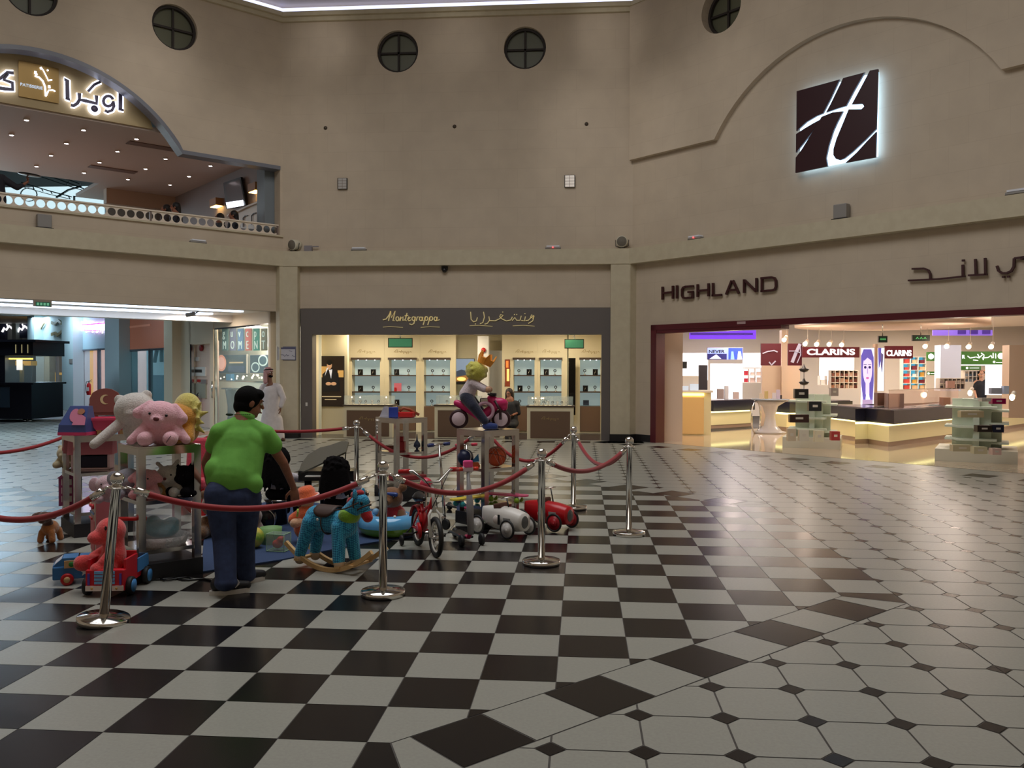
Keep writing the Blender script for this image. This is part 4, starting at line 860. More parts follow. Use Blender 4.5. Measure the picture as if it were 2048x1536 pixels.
b = MB(); rx(b, 1563, 660, 1576, 860, 25.6, .3); rx(b, 1524, 731, 1600, 862, 25.7, .15); st(b.build('column_shop_middle', m_swall))
def dface(R, E, P):
    R(0, 0, 1, 1, pm('faceback', (225, 228, 250), 1.1)); P([(.02, .55), (.02, .12), (.2, .02), (.8, .02), (.98, .15), (.98, .5), (.85, .95), (.6, .7), (.4, .7), (.25, .98)], pm('violethair', (110, 100, 200), .6))
    E(.5, .33, .36, .24, pm('violetskin', (220, 206, 240), 1)); R(.36, .52, .64, .72, pm('violetskin', (220, 206, 240), 1)); P([(.1, .14), (.5, .03), (.9, .14), (.75, .19), (.5, .15), (.25, .2)], pm('violethair', (110, 100, 200), .6))
    for x in (.33, .67): E(x, .3, .1, .022, pm('eyedark', (60, 50, 120), .3)); R(x - .12, .255, x + .12, .263, pm('eyedark', (60, 50, 120), .3))
    P([(.47, .3), (.53, .3), (.56, .4), (.44, .4)], pm('noseshade', (190, 170, 225), .8)); E(.5, .465, .12, .018, pm('lips', (200, 110, 180), .7)); R(.1, .8, .9, .97, pm('bottlebits', (170, 150, 200), .7))
poster(1722, 696, 1748, 825, 22.5, dface, 'face_poster', 'tall lit violet poster of a woman\'s face on a pillar in the perfume shop', 'poster', m_sw)
def dside(R, E, P): R(0, 0, 1, 1, pm('sidewhite', (220, 232, 250), 1.2)); P([(.1, 0), (.6, 0), (.5, .3), (.2, .5)], pm('violethair', (110, 100, 200), .6)); P([(.5, .1), (.9, .15), (.7, .6), (.5, .4)], pm('sideshade', (120, 110, 160), .5))
poster(1755, 696, 1768, 782, 22.6, dside, 'side_poster', 'narrow lit poster with dark hair on the side of the face poster pillar', 'poster', m_sw)
b = MB(); rx(b, 1750, 688, 1755, 822, 22.55, .2); st(b.build('column_poster', m_swall))
def green_sign(x0, y0, x1, y1, Y, lb, fn):
    r = thing('green_sign', at((x0 + x1) / 2, y1, Y), lb, 'sign'); b = MB(); rx(b, x0, y0, x1, y1, Y, .06); part(b, 'board', mat('sign_green', (62, 110, 40), .4, emit=.15), r); b = MB(); fn(b, Y - .002, r); part(b, 'marks', m_lw, r)
def disc(b, x, y, r_, Y): p = at(x, y, Y); b.lathe([(0, .01), (r_, .01), (r_, 0)], p, (0, -1, 0), 20)
def gs1(b, Y, r): disc(b, 1862, 713, .075, Y); sign_text(1872, 1882, 717, Y, 'YV', m_lw, r, .003, 7)
green_sign(1854, 704, 1882, 722, 24.5, 'dark green shop sign with a white disc, cut off by the white column', gs1)
def gs2(b, Y, r):
    disc(b, 2002, 712, .085, Y); disc(b, 1988, 724, .03, Y); stroke_px(b, [(1992, 725), (2012, 725)], 1, Y, .01); sign_text(1923, 1929, 717, Y, 'R', m_lw, r, .003, 7)
    for pl in ([(1935, 712), (1940, 716), (1952, 714), (1958, 716), (1964, 710)], [(1946, 720), (1956, 721)], [(1964, 716), (1976, 715), (1982, 711), (1984, 716)], [(1986, 706), (1986, 716)], [(1962, 706), (1968, 710), (1966, 720)], [(1955, 708), (1958, 714)], [(1991, 707), (1991, 717)]): stroke_px(b, pl, 1.6, Y, .01)
green_sign(1922, 703, 2018, 729, 24.3, 'long dark green shop sign with white Arabic writing and white discs', gs2)
def gs3(b, Y, r): disc(b, 1934, 736, .03, Y); stroke_px(b, [(1939, 736), (1958, 736)], 1, Y, .01)
green_sign(1922, 732, 1962, 740, 25.0, 'small green shelf sign below the long green shop sign', gs3)
def gs4(b, Y, r): disc(b, 1857, 747, .03, Y); stroke_px(b, [(1861, 747), (1876, 747)], 1, Y, .01)
green_sign(1855, 743, 1880, 750, 24.8, 'small green shelf sign left of the white column', gs4)
b = MB(); rx(b, 1881, 690, 1922, 782, 24.0, .4); st(b.build('column_shop_right', mat('column_bluewhite', (214, 220, 236), .5)))
b = MB(); rx(b, 2018, 690, 2110, 836, 18.5, .3); st(b.build('partition_peach', m_swall))
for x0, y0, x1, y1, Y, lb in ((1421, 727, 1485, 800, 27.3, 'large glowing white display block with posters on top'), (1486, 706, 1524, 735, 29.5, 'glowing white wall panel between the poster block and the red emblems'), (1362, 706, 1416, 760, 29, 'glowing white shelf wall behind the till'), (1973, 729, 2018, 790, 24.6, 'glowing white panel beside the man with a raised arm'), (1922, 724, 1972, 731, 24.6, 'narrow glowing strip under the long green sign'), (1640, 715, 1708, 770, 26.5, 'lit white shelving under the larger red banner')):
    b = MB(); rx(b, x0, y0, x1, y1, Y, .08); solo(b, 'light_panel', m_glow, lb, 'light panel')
def dnev(R, E, P):
    R(0, 0, 1, 1, pm('bluelit', (170, 190, 240), .9)); R(0, .5, .55, 1, pm('navylit', (60, 60, 130), .4)); P([(.05, .95), (.25, .55), (.4, .95)], pm('whitelit', (240, 240, 250), 1)); R(.6, 0, 1, 1, pm('bluedeep', (70, 100, 200), .6)); P([(.85, 1), (.88, .3), (.95, .3), (.99, 1)], pm('whitelit', (240, 240, 250), 1)); P([(.66, 1), (.68, .3), (.74, .3), (.77, 1)], pm('skyl', (150, 190, 240), .9))
r = poster(1415, 696, 1485, 719, 27.2, dnev, 'lit_poster', 'blue lit poster box with two figures above the white display block', 'poster', m_sw); sign_text(1417, 1449, 706, 27.17, 'NEVER', m_navy, r, .004, 6)
# shelving and goods in the distance
def shelf_unit(x0, y0, x1, y1, Y, rows, cols, pal, lb, back, seed):
    r = thing('shelf_unit', at((x0 + x1) / 2, y1, Y), lb, 'shelves'); b = MB(); rx(b, x0, y0, x1, y1, Y + .25, .03); part(b, 'back_panel', back, r); b = MB(); rg = random.Random(seed)
    for k in range(rows + 1): yy = y0 + (y1 - y0) * k / rows; rx(b, x0, yy - .5, x1, yy + .5, Y, .25)
    for k in range(cols + 1): xx = x0 + (x1 - x0) * k / cols; rx(b, xx - .4, y0, xx + .4, y1, Y, .25)
    part(b, 'frame', m_sw, r)
    hh = (y1 - y0) / rows; ww = (x1 - x0) / cols
    for i in range(rows):
        for j in range(cols):
            c = rg.choice(pal); b = MB(); X = x0 + ww * (j + .5); yb = y0 + hh * (i + 1) - .6; w_ = ww * rg.uniform(.25, .38); h_ = hh * rg.uniform(.4, .7); rx(b, X - w_, yb - h_, X + w_, yb, Y + .06, .08)
            solo(b, 'boxed_product', mat('goods_%d_%d_%d' % c, c, .4), 'boxed product in the %s, row %s, place %s from its left' % (lb.split(',')[0], ['one', 'two', 'three', 'four', 'five', 'six'][i], ['one', 'two', 'three', 'four', 'five', 'six'][j]), 'box', 'products in the ' + lb.split(',')[0])
shelf_unit(1806, 714, 1852, 780, 25.2, 5, 3, [(226, 190, 150), (196, 70, 60), (230, 225, 220), (120, 40, 50), (210, 160, 70)], 'tall blue lit shelving, between banner and white column', mat('aqua_lit', (90, 190, 225), .5, emit=.6), 1)
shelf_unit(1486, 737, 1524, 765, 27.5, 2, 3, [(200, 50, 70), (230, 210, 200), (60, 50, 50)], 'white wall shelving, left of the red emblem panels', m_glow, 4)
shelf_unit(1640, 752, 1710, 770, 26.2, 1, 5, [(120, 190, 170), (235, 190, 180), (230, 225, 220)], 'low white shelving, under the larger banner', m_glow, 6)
shelf_unit(1662, 741, 1716, 777, 24.6, 3, 6, [(150, 96, 80), (196, 140, 110), (120, 70, 60), (210, 180, 160)], 'tiered lipstick shelving, beside the face poster', mat('brown_back', (120, 96, 90), .5), 2)
shelf_unit(1880, 757, 1930, 778, 22.5, 2, 6, [(90, 80, 90), (190, 180, 190), (150, 120, 110), (230, 225, 225)], 'grey product racks, in front of the white column', mat('grey_back', (160, 155, 165), .5), 8)
shelf_unit(1930, 742, 1962, 764, 25.0, 2, 4, [(80, 100, 120), (150, 160, 170), (60, 70, 80)], 'dark bottle shelving, under the small green sign', mat('slate_back', (90, 100, 120), .5), 9)
for x0, y0, x1, y1, Y, c, nm, lb, ct in ((1362, 723, 1374, 737, 27, (30, 34, 34), 'wall_screen', 'small black screen on the glowing wall behind the till', 'screen'), (1398, 730, 1415, 783, 24.5, (60, 56, 66), 'sunglass_tower', 'dark arched sunglasses tower beside the till', 'display stand'), (1435, 778, 1448, 798, 24.8, (176, 160, 160), 'gift_bag', 'taupe gift bag on the dark-banded left counter', 'bag'), (1450, 772, 1457, 799, 24.8, (226, 226, 236), 'tall_box', 'tall white box beside the taupe gift bag', 'box'), (1467, 784, 1478, 798, 24.9, (220, 200, 200), 'gift_box', 'pink gift box on the dark-banded left counter', 'box'), (1983, 776, 2004, 788, 17.6, (150, 156, 176), 'monitor', 'grey monitor on the counter at the right', 'screen'), (2008, 772, 2018, 788, 17.6, (196, 210, 240), 'monitor', 'pale blue lit screen at the right pillar', 'screen'), (1895, 762, 1910, 776, 22.0, (206, 170, 160), 'picture_frame', 'pink picture frame among the grey product racks', 'picture')):
    b = MB(); rx(b, x0, y0, x1, y1, Y, .12); solo(b, nm, mat('g_%d_%d_%d' % c, c, .35), lb, ct)
b = MB()
for y in (738, 764):
    p = at(1608, y, 22.6); b.lathe([(0, -.09), (.09, -.06), (.13, .0), (.05, .02), (.03, .08), (0, .1)], p)
b.cyl(at(1608, 728, 22.6), at(1608, 790, 22.6), .008); solo(b, 'tier_stand', m_blk, 'black wire stand with two dark bowls below the narrow emblem panel', 'stand')
for x0, y0, x1, y1, Y, lb in ((1757, 672, 1775, 685, 19.8, 'small dark exit sign box hanging in the perfume shop'), (1825, 670, 1860, 682, 20.2, 'green exit sign with Arabic and Latin words hanging in the perfume shop')):
    r = thing('exit_sign', at((x0 + x1) / 2, y1, Y), lb, 'sign'); b = MB(); rx(b, x0, y0, x1, y1, Y, .06); part(b, 'case', mat('exit_case', (70, 60, 50), .4), r); b = MB(); rx(b, x0 + 1, y0 + 1, x1 - 1, y1 - 1, Y - .004, .003); part(b, 'face', mat('exit_dark_green', (20, 50, 30), .4), r)
    b = MB(); w_ = x1 - x0
    for k in range(3): xx = x0 + w_ * (.2 + .22 * k); stroke_px(b, [(xx, y0 + 8), (xx + w_ * .08, y0 + 4), (xx + w_ * .14, y0 + 8)], 1.0, Y - .006, .004)
    part(b, 'pictogram', mat('exit_glow', (110, 220, 130), .4, emit=.6), r); b = MB(); p = at((x0 + x1) / 2, y0, Y); b.cyl((p.x, p.y + .03, p.z), (p.x, p.y + .03, 2.95), .01); part(b, 'hanger', m_chrome, r)
# ================= CORRIDOR UNDER THE CAFE =================
FK = Fr(tuple(FL.P(.17, -.3, 0)[:2]), (-1, 1), (-1, -1))     # right-hand side wall running away from the atrium
m_bw = mat('corridor_white', (214, 216, 212), .55); m_warmw = mat('corner_cream', (226, 208, 180), .6)
b = MB(); FL.bx(b, -.6, 9.5, -2.6, -.3, 3.02, 3.06); FL.bx(b, -.6, 9.5, -2.9, -2.55, 2.84, 3.06); st(b.build('ceiling_corridor', m_sw))
b = MB(); FL.bx(b, -9, 9.5, -45, -2.9, 4.0, 4.05); st(b.build('ceiling_corridor_far', m_bw))
for k, (o0, w_, e) in enumerate(((-.62, .16, 5), (-2.0, .28, 6.5))):
    b = MB(); FL.bx(b, .9 if k else .7, 9, o0 - w_, o0, 2.985, 3.02); solo(b, 'strip_light', mat('strip_led_%d' % k, (206, 226, 255), .5, emit=e * .75), ['narrow white strip light just inside the corridor opening', 'wide bright white strip light deeper in the corridor ceiling'][k], 'light')
r = thing('exit_sign', at(84, 614, 17.2), 'green running man exit sign hanging at the left corridor opening', 'sign')
u0 = FL.px(66, 605, .02)[0]; u1 = FL.px(103, 605, .02)[0]
b = MB(); FL.bx(b, u0, u1, .0, .05, 2.86, 3.0); part(b, 'case', mat('exit_case_l', (150, 135, 120), .4), r)
b = MB(); FL.bx(b, u0 + (u1 - u0) * .12, u1 - (u1 - u0) * .08, .05, .056, 2.87, 2.95); part(b, 'face', mat('exit_teal', (30, 105, 80), .4, emit=.15), r); b = MB()
for k in range(4): u = u0 + (u1 - u0) * (.24 + .18 * k); FL.bx(b, u - .02, u + .02, .056, .06, 2.885, 2.935)
part(b, 'pictogram', mat('exit_mint', (120, 200, 160), .4, emit=.3), r)
p = FL.P(2.2, -2.6, 3.0); r = thing('security_camera', at(383, 629, 20.2), 'grey security camera on a short arm at the end of the ceiling lights', 'camera'); pc = r.location
b = MB(); b.cyl(pc + Vector((-.12, -.05, -.02)), pc + Vector((.08, .03, .02)), .05, .05); part(b, 'body', mat('cam_grey', (130, 128, 124), .4), r); b = MB(); b.cyl(pc + Vector((.05, 0, 0)), pc + Vector((.22, .05, .12)), .015); part(b, 'arm', m_blk, r)
# the side wall itself, in bays, with the fascia above the boutique window
def kx(b, x0, y0, x1, y1, o, d): return rx(b, x0, y0, x1, y1, o, d, FK)
def ku(x, o=0): return FK.px(x, 740, o)[0]
b = MB(); FK.bx(b, 0, ku(425), -.25, 0, 2.72, 4.1); FK.bx(b, ku(428), ku(421), -.07, .02, 0, 4.1); FK.bx(b, ku(425), ku(378), -.16, .0, 2.32, 4.1); FK.bx(b, ku(382), ku(330), -.3, .0, 0, 4.1); FK.bx(b, 0, .12, -.3, 0, 0, 3.1); st(b.build('wall_corridor', m_warmw))
b = MB(); FK.bx(b, ku(425) - .05, ku(378) + .05, -.16, -.12, 0, 2.4); st(b.build('wall_corridor_recess', mat('recess_pink', (226, 200, 182), .55)))
b = MB(); FK.bx(b, ku(384) - .1, ku(384) + .02, -.02, .05, 0, 2.33); solo(b, 'door_track', m_chrome, 'vertical steel door track at the left side of the equipment recess', 'track')
# recess equipment
RO = -.16
def rec(x0, y0, x1, y1, d, name, m, lb, ct, Fm=FK, o=RO + .08): b = MB(); rx(b, x0, y0, x1, y1, o, d, Fm); return solo(b, name, m, lb, ct)
rec(388, 734, 410, 752, .06, 'alarm_panel', m_wht, 'white control panel with a dark display in the equipment recess', 'panel'); rec(389, 739, 403, 745, .01, 'control_display', m_blk, 'dark display strip on the white control panel in the recess', 'display', FK, RO + .09)
rec(394, 759, 400, 764, .05, 'call_point', m_red, 'small red call point in the equipment recess', 'alarm'); rec(401, 759, 412, 768, .04, 'switch_plate', mat('plate_grey', (140, 130, 124), .5), 'grey switch plate beside the red call point', 'plate')
rec(386, 767, 411, 796, .06, 'electric_box', mat('box_greygreen', (160, 158, 140), .5), 'grey metal box above the extinguisher in the recess', 'box')
rec(389, 714, 397, 722, .04, 'thermostat', m_wht, 'small white thermostat in the equipment recess', 'thermostat')
p = FK.px(402, 696, RO + .1); b = MB(); b.lathe([(0, .03), (.08, .03), (.09, 0), (.09, -.03)], FK.P(p[0], RO + .1, p[2]), FK.N); solo(b, 'fire_alarm_bell', mat('bell_dark_red', (140, 20, 24), .4), 'round dark red alarm bell high in the equipment recess', 'alarm bell')
p = FK.px(394, 828, RO + .18); extinguisher(FK.P(p[0], RO + .18, p[2]), 'red extinguisher hanging in the equipment recess below the grey box', 1.05, rad(-40))
# corner boutique behind glass: back wall lit, banners, watch pictures, showcases
b = MB(); FK.bx(b, -.1, ku(425) + 3.2, -1.3, -1.2, 0, 3.0); FK.bx(b, ku(425) + 3.1, ku(425) + 3.2, -1.3, -.27, 0, 3.0); FK.bx(b, -.1, ku(425) + 3.2, -1.3, -.27, 2.74, 2.78); st(b.build('wall_corner_shop', mat('corner_lit', (214, 216, 200), .5)))
b = MB(); FK.bx(b, .1, ku(425) + 3.1, -1.2, -.37, .0, .02); FK.bx(b, .1, ku(425), -.37, -.06, .0, .02); st(b.build('floor_corner_shop', m_beige))
point('corner_light', FK.P(2.6, -.7, 2.5), 44, (1, .92, .8), .2)
r = thing('shop_window', FK.P(1.5, -.02, 0), 'large glass shop window of the corner watch boutique beside the column', 'window'); b = MB(); FK.bx(b, .12, ku(426), -.03, -.02, .05, 2.72); part(b, 'pane', mat('window_glass_tint', (200, 232, 235), .04, alpha=.13), r)
b = MB(); FK.bx(b, .12, ku(426), -.05, 0, 0, .06); FK.bx(b, .12, ku(426), -.05, 0, 2.69, 2.73); u = ku(430); FK.bx(b, u - .02, u + .02, -.05, .01, 0, 2.7); part(b, 'frame', m_chrome, r)
b = MB(); u = ku(428); b.cyl(FK.P(u, .05, .85), FK.P(u, .05, 1.3), .025); part(b, 'handle', m_chrome, r)
cols_ = [(70, 96, 84), (96, 84, 112), (50, 90, 130), (190, 70, 40), (40, 140, 110), (120, 110, 70)]
let = ['gM', 'uO', 'vM', 'cE', 'pN', 'oT']
for k in range(6):
    x0 = 444 + k * 15.6; x1 = x0 + 11.5; r = thing('window_banner', FK.P(ku(x0 + 5), -.06, 2), 'hanging %s banner with pale letters in the corner window, number %s from the left' % (['dark green', 'grey violet', 'blue', 'orange red', 'bright green', 'olive'][k], ['one', 'two', 'three', 'four', 'five', 'six'][k]), 'banner', 'letter banners in the corner window')
    b = MB(); rx(b, x0, 657, x1, 701, -.08, .02, FK); part(b, 'cloth', mat('banner_%d' % k, cols_[k], .5, emit=.25), r)
    for j, ch in enumerate(let[k]):
        u_, _, z_ = FK.px(x0 + 1.5, 674 if j == 0 else 698, -.07); t = text(ch, mat('banner_letter', (200, 215, 200), .5, emit=.5), FK.P(u_, -.07, z_), -FK.U, (0, 0, 1), .30, t=.01); t.data.transform(r_inv(r)); t.parent = r
def dw1(R, E, P): R(0, 0, 1, 1, pm('watchdark', (40, 50, 62), .3)); E(.15, .45, .17, .46, pm('rosegold', (222, 150, 120), .8)); E(.15, .45, .12, .34, pm('dialrose', (235, 180, 160), .8)); R(.42, .38, .9, .46, pm('txtgold', (210, 180, 130), .6)); R(.38, .6, .95, .95, pm('watchblue', (50, 60, 100), .3))
poster(434, 710, 492, 746, -1.12, dw1, 'watch_poster', 'lit picture with a large rose gold watch in the corner boutique', 'poster', m_sw, FK)
def dw2(R, E, P):
    R(0, 0, 1, 1, pm('watchslate', (60, 80, 90), .3))
    for (x, y, q) in ((.3, .68, .24), (.72, .3, .27)): E(x, y, q, q * 1.2, pm('watchring', (190, 210, 205), .6)); E(x, y, q * .75, q * .9, pm('watchface', (70, 95, 105), .3))
poster(500, 710, 536, 746, -1.12, dw2, 'watch_poster', 'lit picture with two ringed watch dials in the corner boutique', 'poster', m_sw, FK)
b = MB(); rx(b, 452, 748, 462, 764, -1.0, .1, FK); solo(b, 'blue_figure', mat('blue_glow', (90, 150, 190), .4, emit=.3), 'pale blue lit figure above the showcase in the corner boutique', 'figure')
r = thing('jewellery_showcase', FK.P(2.6, -.8, 0), 'white showcase with sparkling jewellery in the corner boutique window', 'showcase'); ua, ub = FK.px(436, 800, -.6)[0], FK.px(530, 800, -.6)[0]
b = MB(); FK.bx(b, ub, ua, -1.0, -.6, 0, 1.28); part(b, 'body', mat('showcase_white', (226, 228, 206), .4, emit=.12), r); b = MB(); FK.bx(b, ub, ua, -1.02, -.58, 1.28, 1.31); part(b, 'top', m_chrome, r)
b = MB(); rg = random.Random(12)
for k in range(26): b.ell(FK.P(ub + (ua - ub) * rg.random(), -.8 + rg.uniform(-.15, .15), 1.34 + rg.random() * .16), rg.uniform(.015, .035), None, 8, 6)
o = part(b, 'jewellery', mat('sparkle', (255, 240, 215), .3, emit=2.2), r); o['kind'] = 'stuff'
b = MB(); c_ = FK.P(FK.px(462, 800, -.3)[0], -.3, .62); b.lathe([(.1, -.6), (.09, 0), (.15, .45), (.15, .46), (0, .46)], c_, (0, 0, 1), 20); b.box(c_ + Vector((0, 0, .48)), (.7, .26, .04), FK.R()); solo(b, 'display_pedestal', mat('pedestal_grey', (120, 122, 116), .4), 'grey pedestal with a tray in the corner boutique window', 'pedestal')
# the receding shop fronts on the far part of the side wall
m_bluew = mat('bluish_pillar', (186, 202, 204), .55); m_tan = mat('tan_side', (170, 150, 132), .6)
def pillar(x0, x1, m, name, d=.5, ztop=4.0): b = MB(); FK.bx(b, ku(x1), ku(x0), -.3, d, 0, ztop); o = st(b.build(name, m))
pillar(345, 362, m_warmw, 'pillar_corridor', .25); pillar(228, 257, m_bluew, 'pillar_corridor', .3); pillar(140, 163, m_bluew, 'pillar_corridor', .3); pillar(70, 84, m_bluew, 'pillar_corridor', .3)
def front(x0, x1, yt, lab, gm, back, sgn):
    r = thing('storefront', FK.P((ku(x0) + ku(x1)) / 2, 0, 0), lab, 'shop front'); zt = FK.px((x0 + x1) / 2, yt, 0)[2]
    b = MB(); FK.bx(b, ku(x1), ku(x0), -.12, -.05, zt, 4.0); part(b, 'fascia', sgn, r); b = MB(); FK.bx(b, ku(x1), ku(x0) + 2.6, -1.2, -1.1, 0, 4); part(b, 'back_wall', back, r)
    b = MB(); FK.bx(b, ku(x1), ku(x0), -.12, -.08, 0, zt); part(b, 'pane', gm, r); b = MB(); um = (ku(x0) + ku(x1)) / 2; FK.bx(b, um - .04, um + .04, -.14, -.02, 0, zt); FK.bx(b, ku(x1), ku(x0), -.14, -.04, zt - .06, zt); part(b, 'frame', mat('front_steel', (110, 116, 124), .3, .6), r)
    return r
m_gl2 = mat('pane_teal', (150, 200, 205), .05, alpha=.3)
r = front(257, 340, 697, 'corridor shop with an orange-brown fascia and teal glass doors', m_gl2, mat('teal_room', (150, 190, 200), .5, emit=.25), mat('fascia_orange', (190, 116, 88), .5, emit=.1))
b = MB(); rx(b, 258, 650, 300, 654, -.04, .01, FK); part(b, 'lettering', mat('fascia_text', (222, 150, 120), .5, emit=.1), r)
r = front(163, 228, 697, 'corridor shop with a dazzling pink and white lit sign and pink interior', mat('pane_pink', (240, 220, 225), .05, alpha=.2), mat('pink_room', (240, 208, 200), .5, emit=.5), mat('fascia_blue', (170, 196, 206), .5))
b = MB(); rg = random.Random(4)
for k in range(14): x = 165 + k * 4.2; stroke_px(b, [(x, 641 + rg.uniform(0, 6)), (x + rg.uniform(-1, 1), 664 + rg.uniform(-6, 3))], 2.6, .0, .04, FK)
stroke_px(b, [(165, 652), (220, 650)], 5, .0, .03, FK); part(b, 'lettering', mat('neon_white', (255, 225, 250), .5, emit=5), r)
b = MB(); stroke_px(b, [(164, 650), (224, 645)], 2, .05, .02, FK); stroke_px(b, [(166, 660), (200, 662)], 1.4, .05, .02, FK); part(b, 'neon_outline', mat('neon_magenta', (255, 60, 200), .5, emit=2), r)
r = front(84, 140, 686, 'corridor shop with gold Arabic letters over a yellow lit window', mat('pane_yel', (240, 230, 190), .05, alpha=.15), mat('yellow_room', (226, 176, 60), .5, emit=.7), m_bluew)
b = MB()
for pl, w_ in (([(80, 668), (84, 655), (90, 645)], 3), ([(104, 645), (110, 648), (118, 641), (124, 647)], 5), ([(104, 669), (112, 666), (116, 671), (126, 662)], 5)): stroke_px(b, pl, w_, .0, .05, FK)
part(b, 'lettering', mat('gold_old', (176, 150, 96), .4), r)
b = MB(); rx(b, 100, 712, 126, 745, -.9, .1, FK); part(b, 'picture', mat('pic_darkred', (90, 60, 60), .5, emit=.2), r); b = MB(); rx(b, 114, 750, 127, 795, -.7, .3, FK); part(b, 'cupboard', m_navy, r)
p = FK.px(179, 790, .1); extinguisher(FK.P(p[0], .12, p[2]), 'small distant red extinguisher in front of the pink lit shop', 1.0)
b = MB(); rx(b, 138, 718, 144, 727, .32, .03, FK); solo(b, 'wall_plate', mat('plate_grey', (140, 130, 124), .5), 'small grey plate on the bluish corridor pillar', 'plate')
# bell and tall fridge inside the orange-front shop
b = MB(); rx(b, 300, 750, 325, 835, -.6, .4, FK); solo(b, 'tall_cabinet', mat('cabinet_blue', (170, 186, 206), .5), 'pale blue tall cabinet behind the teal glass doors', 'cabinet')
b = MB(); stroke_px(b, [(312, 724), (318, 694), (326, 694), (326, 724)], 5, -.9, .1, FK); solo(b, 'dark_poster', m_navy, 'dark slanted poster inside the teal glass shop', 'poster')
# far end: dark fronts with white script
b = MB(); b.bx(-48, -24, 44, 44.3, 0, 4.2); st(b.build('wall_corridor_end', m_bw))
for x0, y0, x1, y1, lb in ((27, 640, 63, 676, 'distant dark shop sign with white cursive script'), (-4, 645, 10, 680, 'distant dark shop sign cut by the left edge')):
    r = thing('shop_sign', at((x0 + x1) / 2, y1, 43.5), lb, 'sign'); b = MB(); rx(b, x0, y0, x1, y1, 43.5, .2); part(b, 'board', mat('sign_navy', (46, 50, 76), .4), r); b = MB(); xs = x0 + 9
    stroke_px(b, [(xs, 664), (xs + 4, 656), (xs + 8, 660), (xs + 14, 652), (xs + 20, 657)], 4, 43.4, .05); stroke_px(b, [(xs + 9, 648), (xs + 12, 655)], 2, 43.4, .05); part(b, 'lettering', m_lw, r)
b = MB()
for x in (66, 24, -20): rx(b, x, 636, x + 8, 800, 43.2, .5)
st(b.build('column_far', m_bluew))
# kiosk
r = thing('jewellery_kiosk', fl(30, 846), 'black free-standing kiosk with a yellow lit glass case at the far left', 'kiosk'); YQ = 25.0
b = MB(); rx(b, -60, 768, 63, 838, YQ, 1.6); part(b, 'base', mat('kiosk_black', (22, 20, 28), .3), r); b = MB(); rx(b, -60, 765, 66, 769, YQ - .05, 1.7); part(b, 'worktop', mat('kiosk_black', (22, 20, 28), .3), r)
b = MB(); rx(b, -60, 680, 66, 711, YQ, 1.6); rx(b, -62, 679, 71, 684, YQ - .08, 1.75); part(b, 'canopy', mat('kiosk_black', (22, 20, 28), .3), r)
b = MB(); rx(b, 10, 711, 64, 766, YQ + .02, .01); rx(b, 63, 711, 64, 766, YQ + .02, 1.5); part(b, 'pane', m_glass, r)
b = MB(); rx(b, -60, 711, 10, 766, YQ + .02, 1.5); part(b, 'side_panel', mat('kiosk_black', (22, 20, 28), .3), r)
b = MB(); rx(b, 12, 716, 62, 719, YQ + .2, .1); part(b, 'light_strip', mat('kiosk_lamp', (255, 215, 90), .5, emit=3), r)
b = MB(); rx(b, 14, 722, 62, 731, YQ + .5, .3); part(b, 'shelf', mat('kiosk_gold', (200, 160, 60), .4, emit=.3), r)
b = MB(); rx(b, 33, 719, 41, 740, YQ + .3, .1); part(b, 'price_card', m_lw, r)
for x in (22, 42): b = MB(); rx(b, x - 3, 728, x + 2, 764, YQ + .4, .1); part(b, 'display_bust', mat('kiosk_tan', (170, 150, 80), .4), r)
b = MB(); rx(b, -10, 774, 19, 815, YQ - .02, .02); part(b, 'vitrine', mat('kiosk_slate', (50, 60, 70), .2), r)
for x in (31, 43, 55): b = MB(); rx(b, x - .7, 689, x + .7, 706, YQ - .03, .02); part(b, 'gold_bar', m_gold, r)
for x in (50, 60): b = MB(); b.cyl(at(x, 838, YQ + .2), (at(x, 838, YQ + .2).x, YQ + .2, 0), .06); part(b, 'foot', m_chrome, r)
# ================= CAFE UPSTAIRS =================
m_cc = mat('cafe_ceiling', (196, 178, 168), .7); ZC = 6.86; ZF = 4.45
b = MB(); FL.bx(b, -.5, 2.2, -9.5, -.5, ZC, ZC + .1); FL.bx(b, 2.2, 12, -7.0, -.5, ZC, ZC + .1); st(b.build('ceiling_cafe', m_cc))
b = MB(); FL.bx(b, -.5, 12, -9.5, -.3, 3.9, ZF); st(b.build('floor_cafe', m_tan))
tp = [p for p in arc_pts(36)]; zt_ = 7.02; poly = [q for q in tp if q[1] > zt_ + .01]; poly = [(poly[0][0] - .1, zt_)] + poly + [(poly[-1][0] + .1, zt_)]
b = MB(); FL.prism(b, [(x, z + (.12 if z > zt_ else -.12)) for x, z in poly], -.50, .06); st(b.build('wall_cafe_tympanum', mat('tympanum', (186, 164, 122), .6)))
lab = ['ceiling downlight in the cafe']
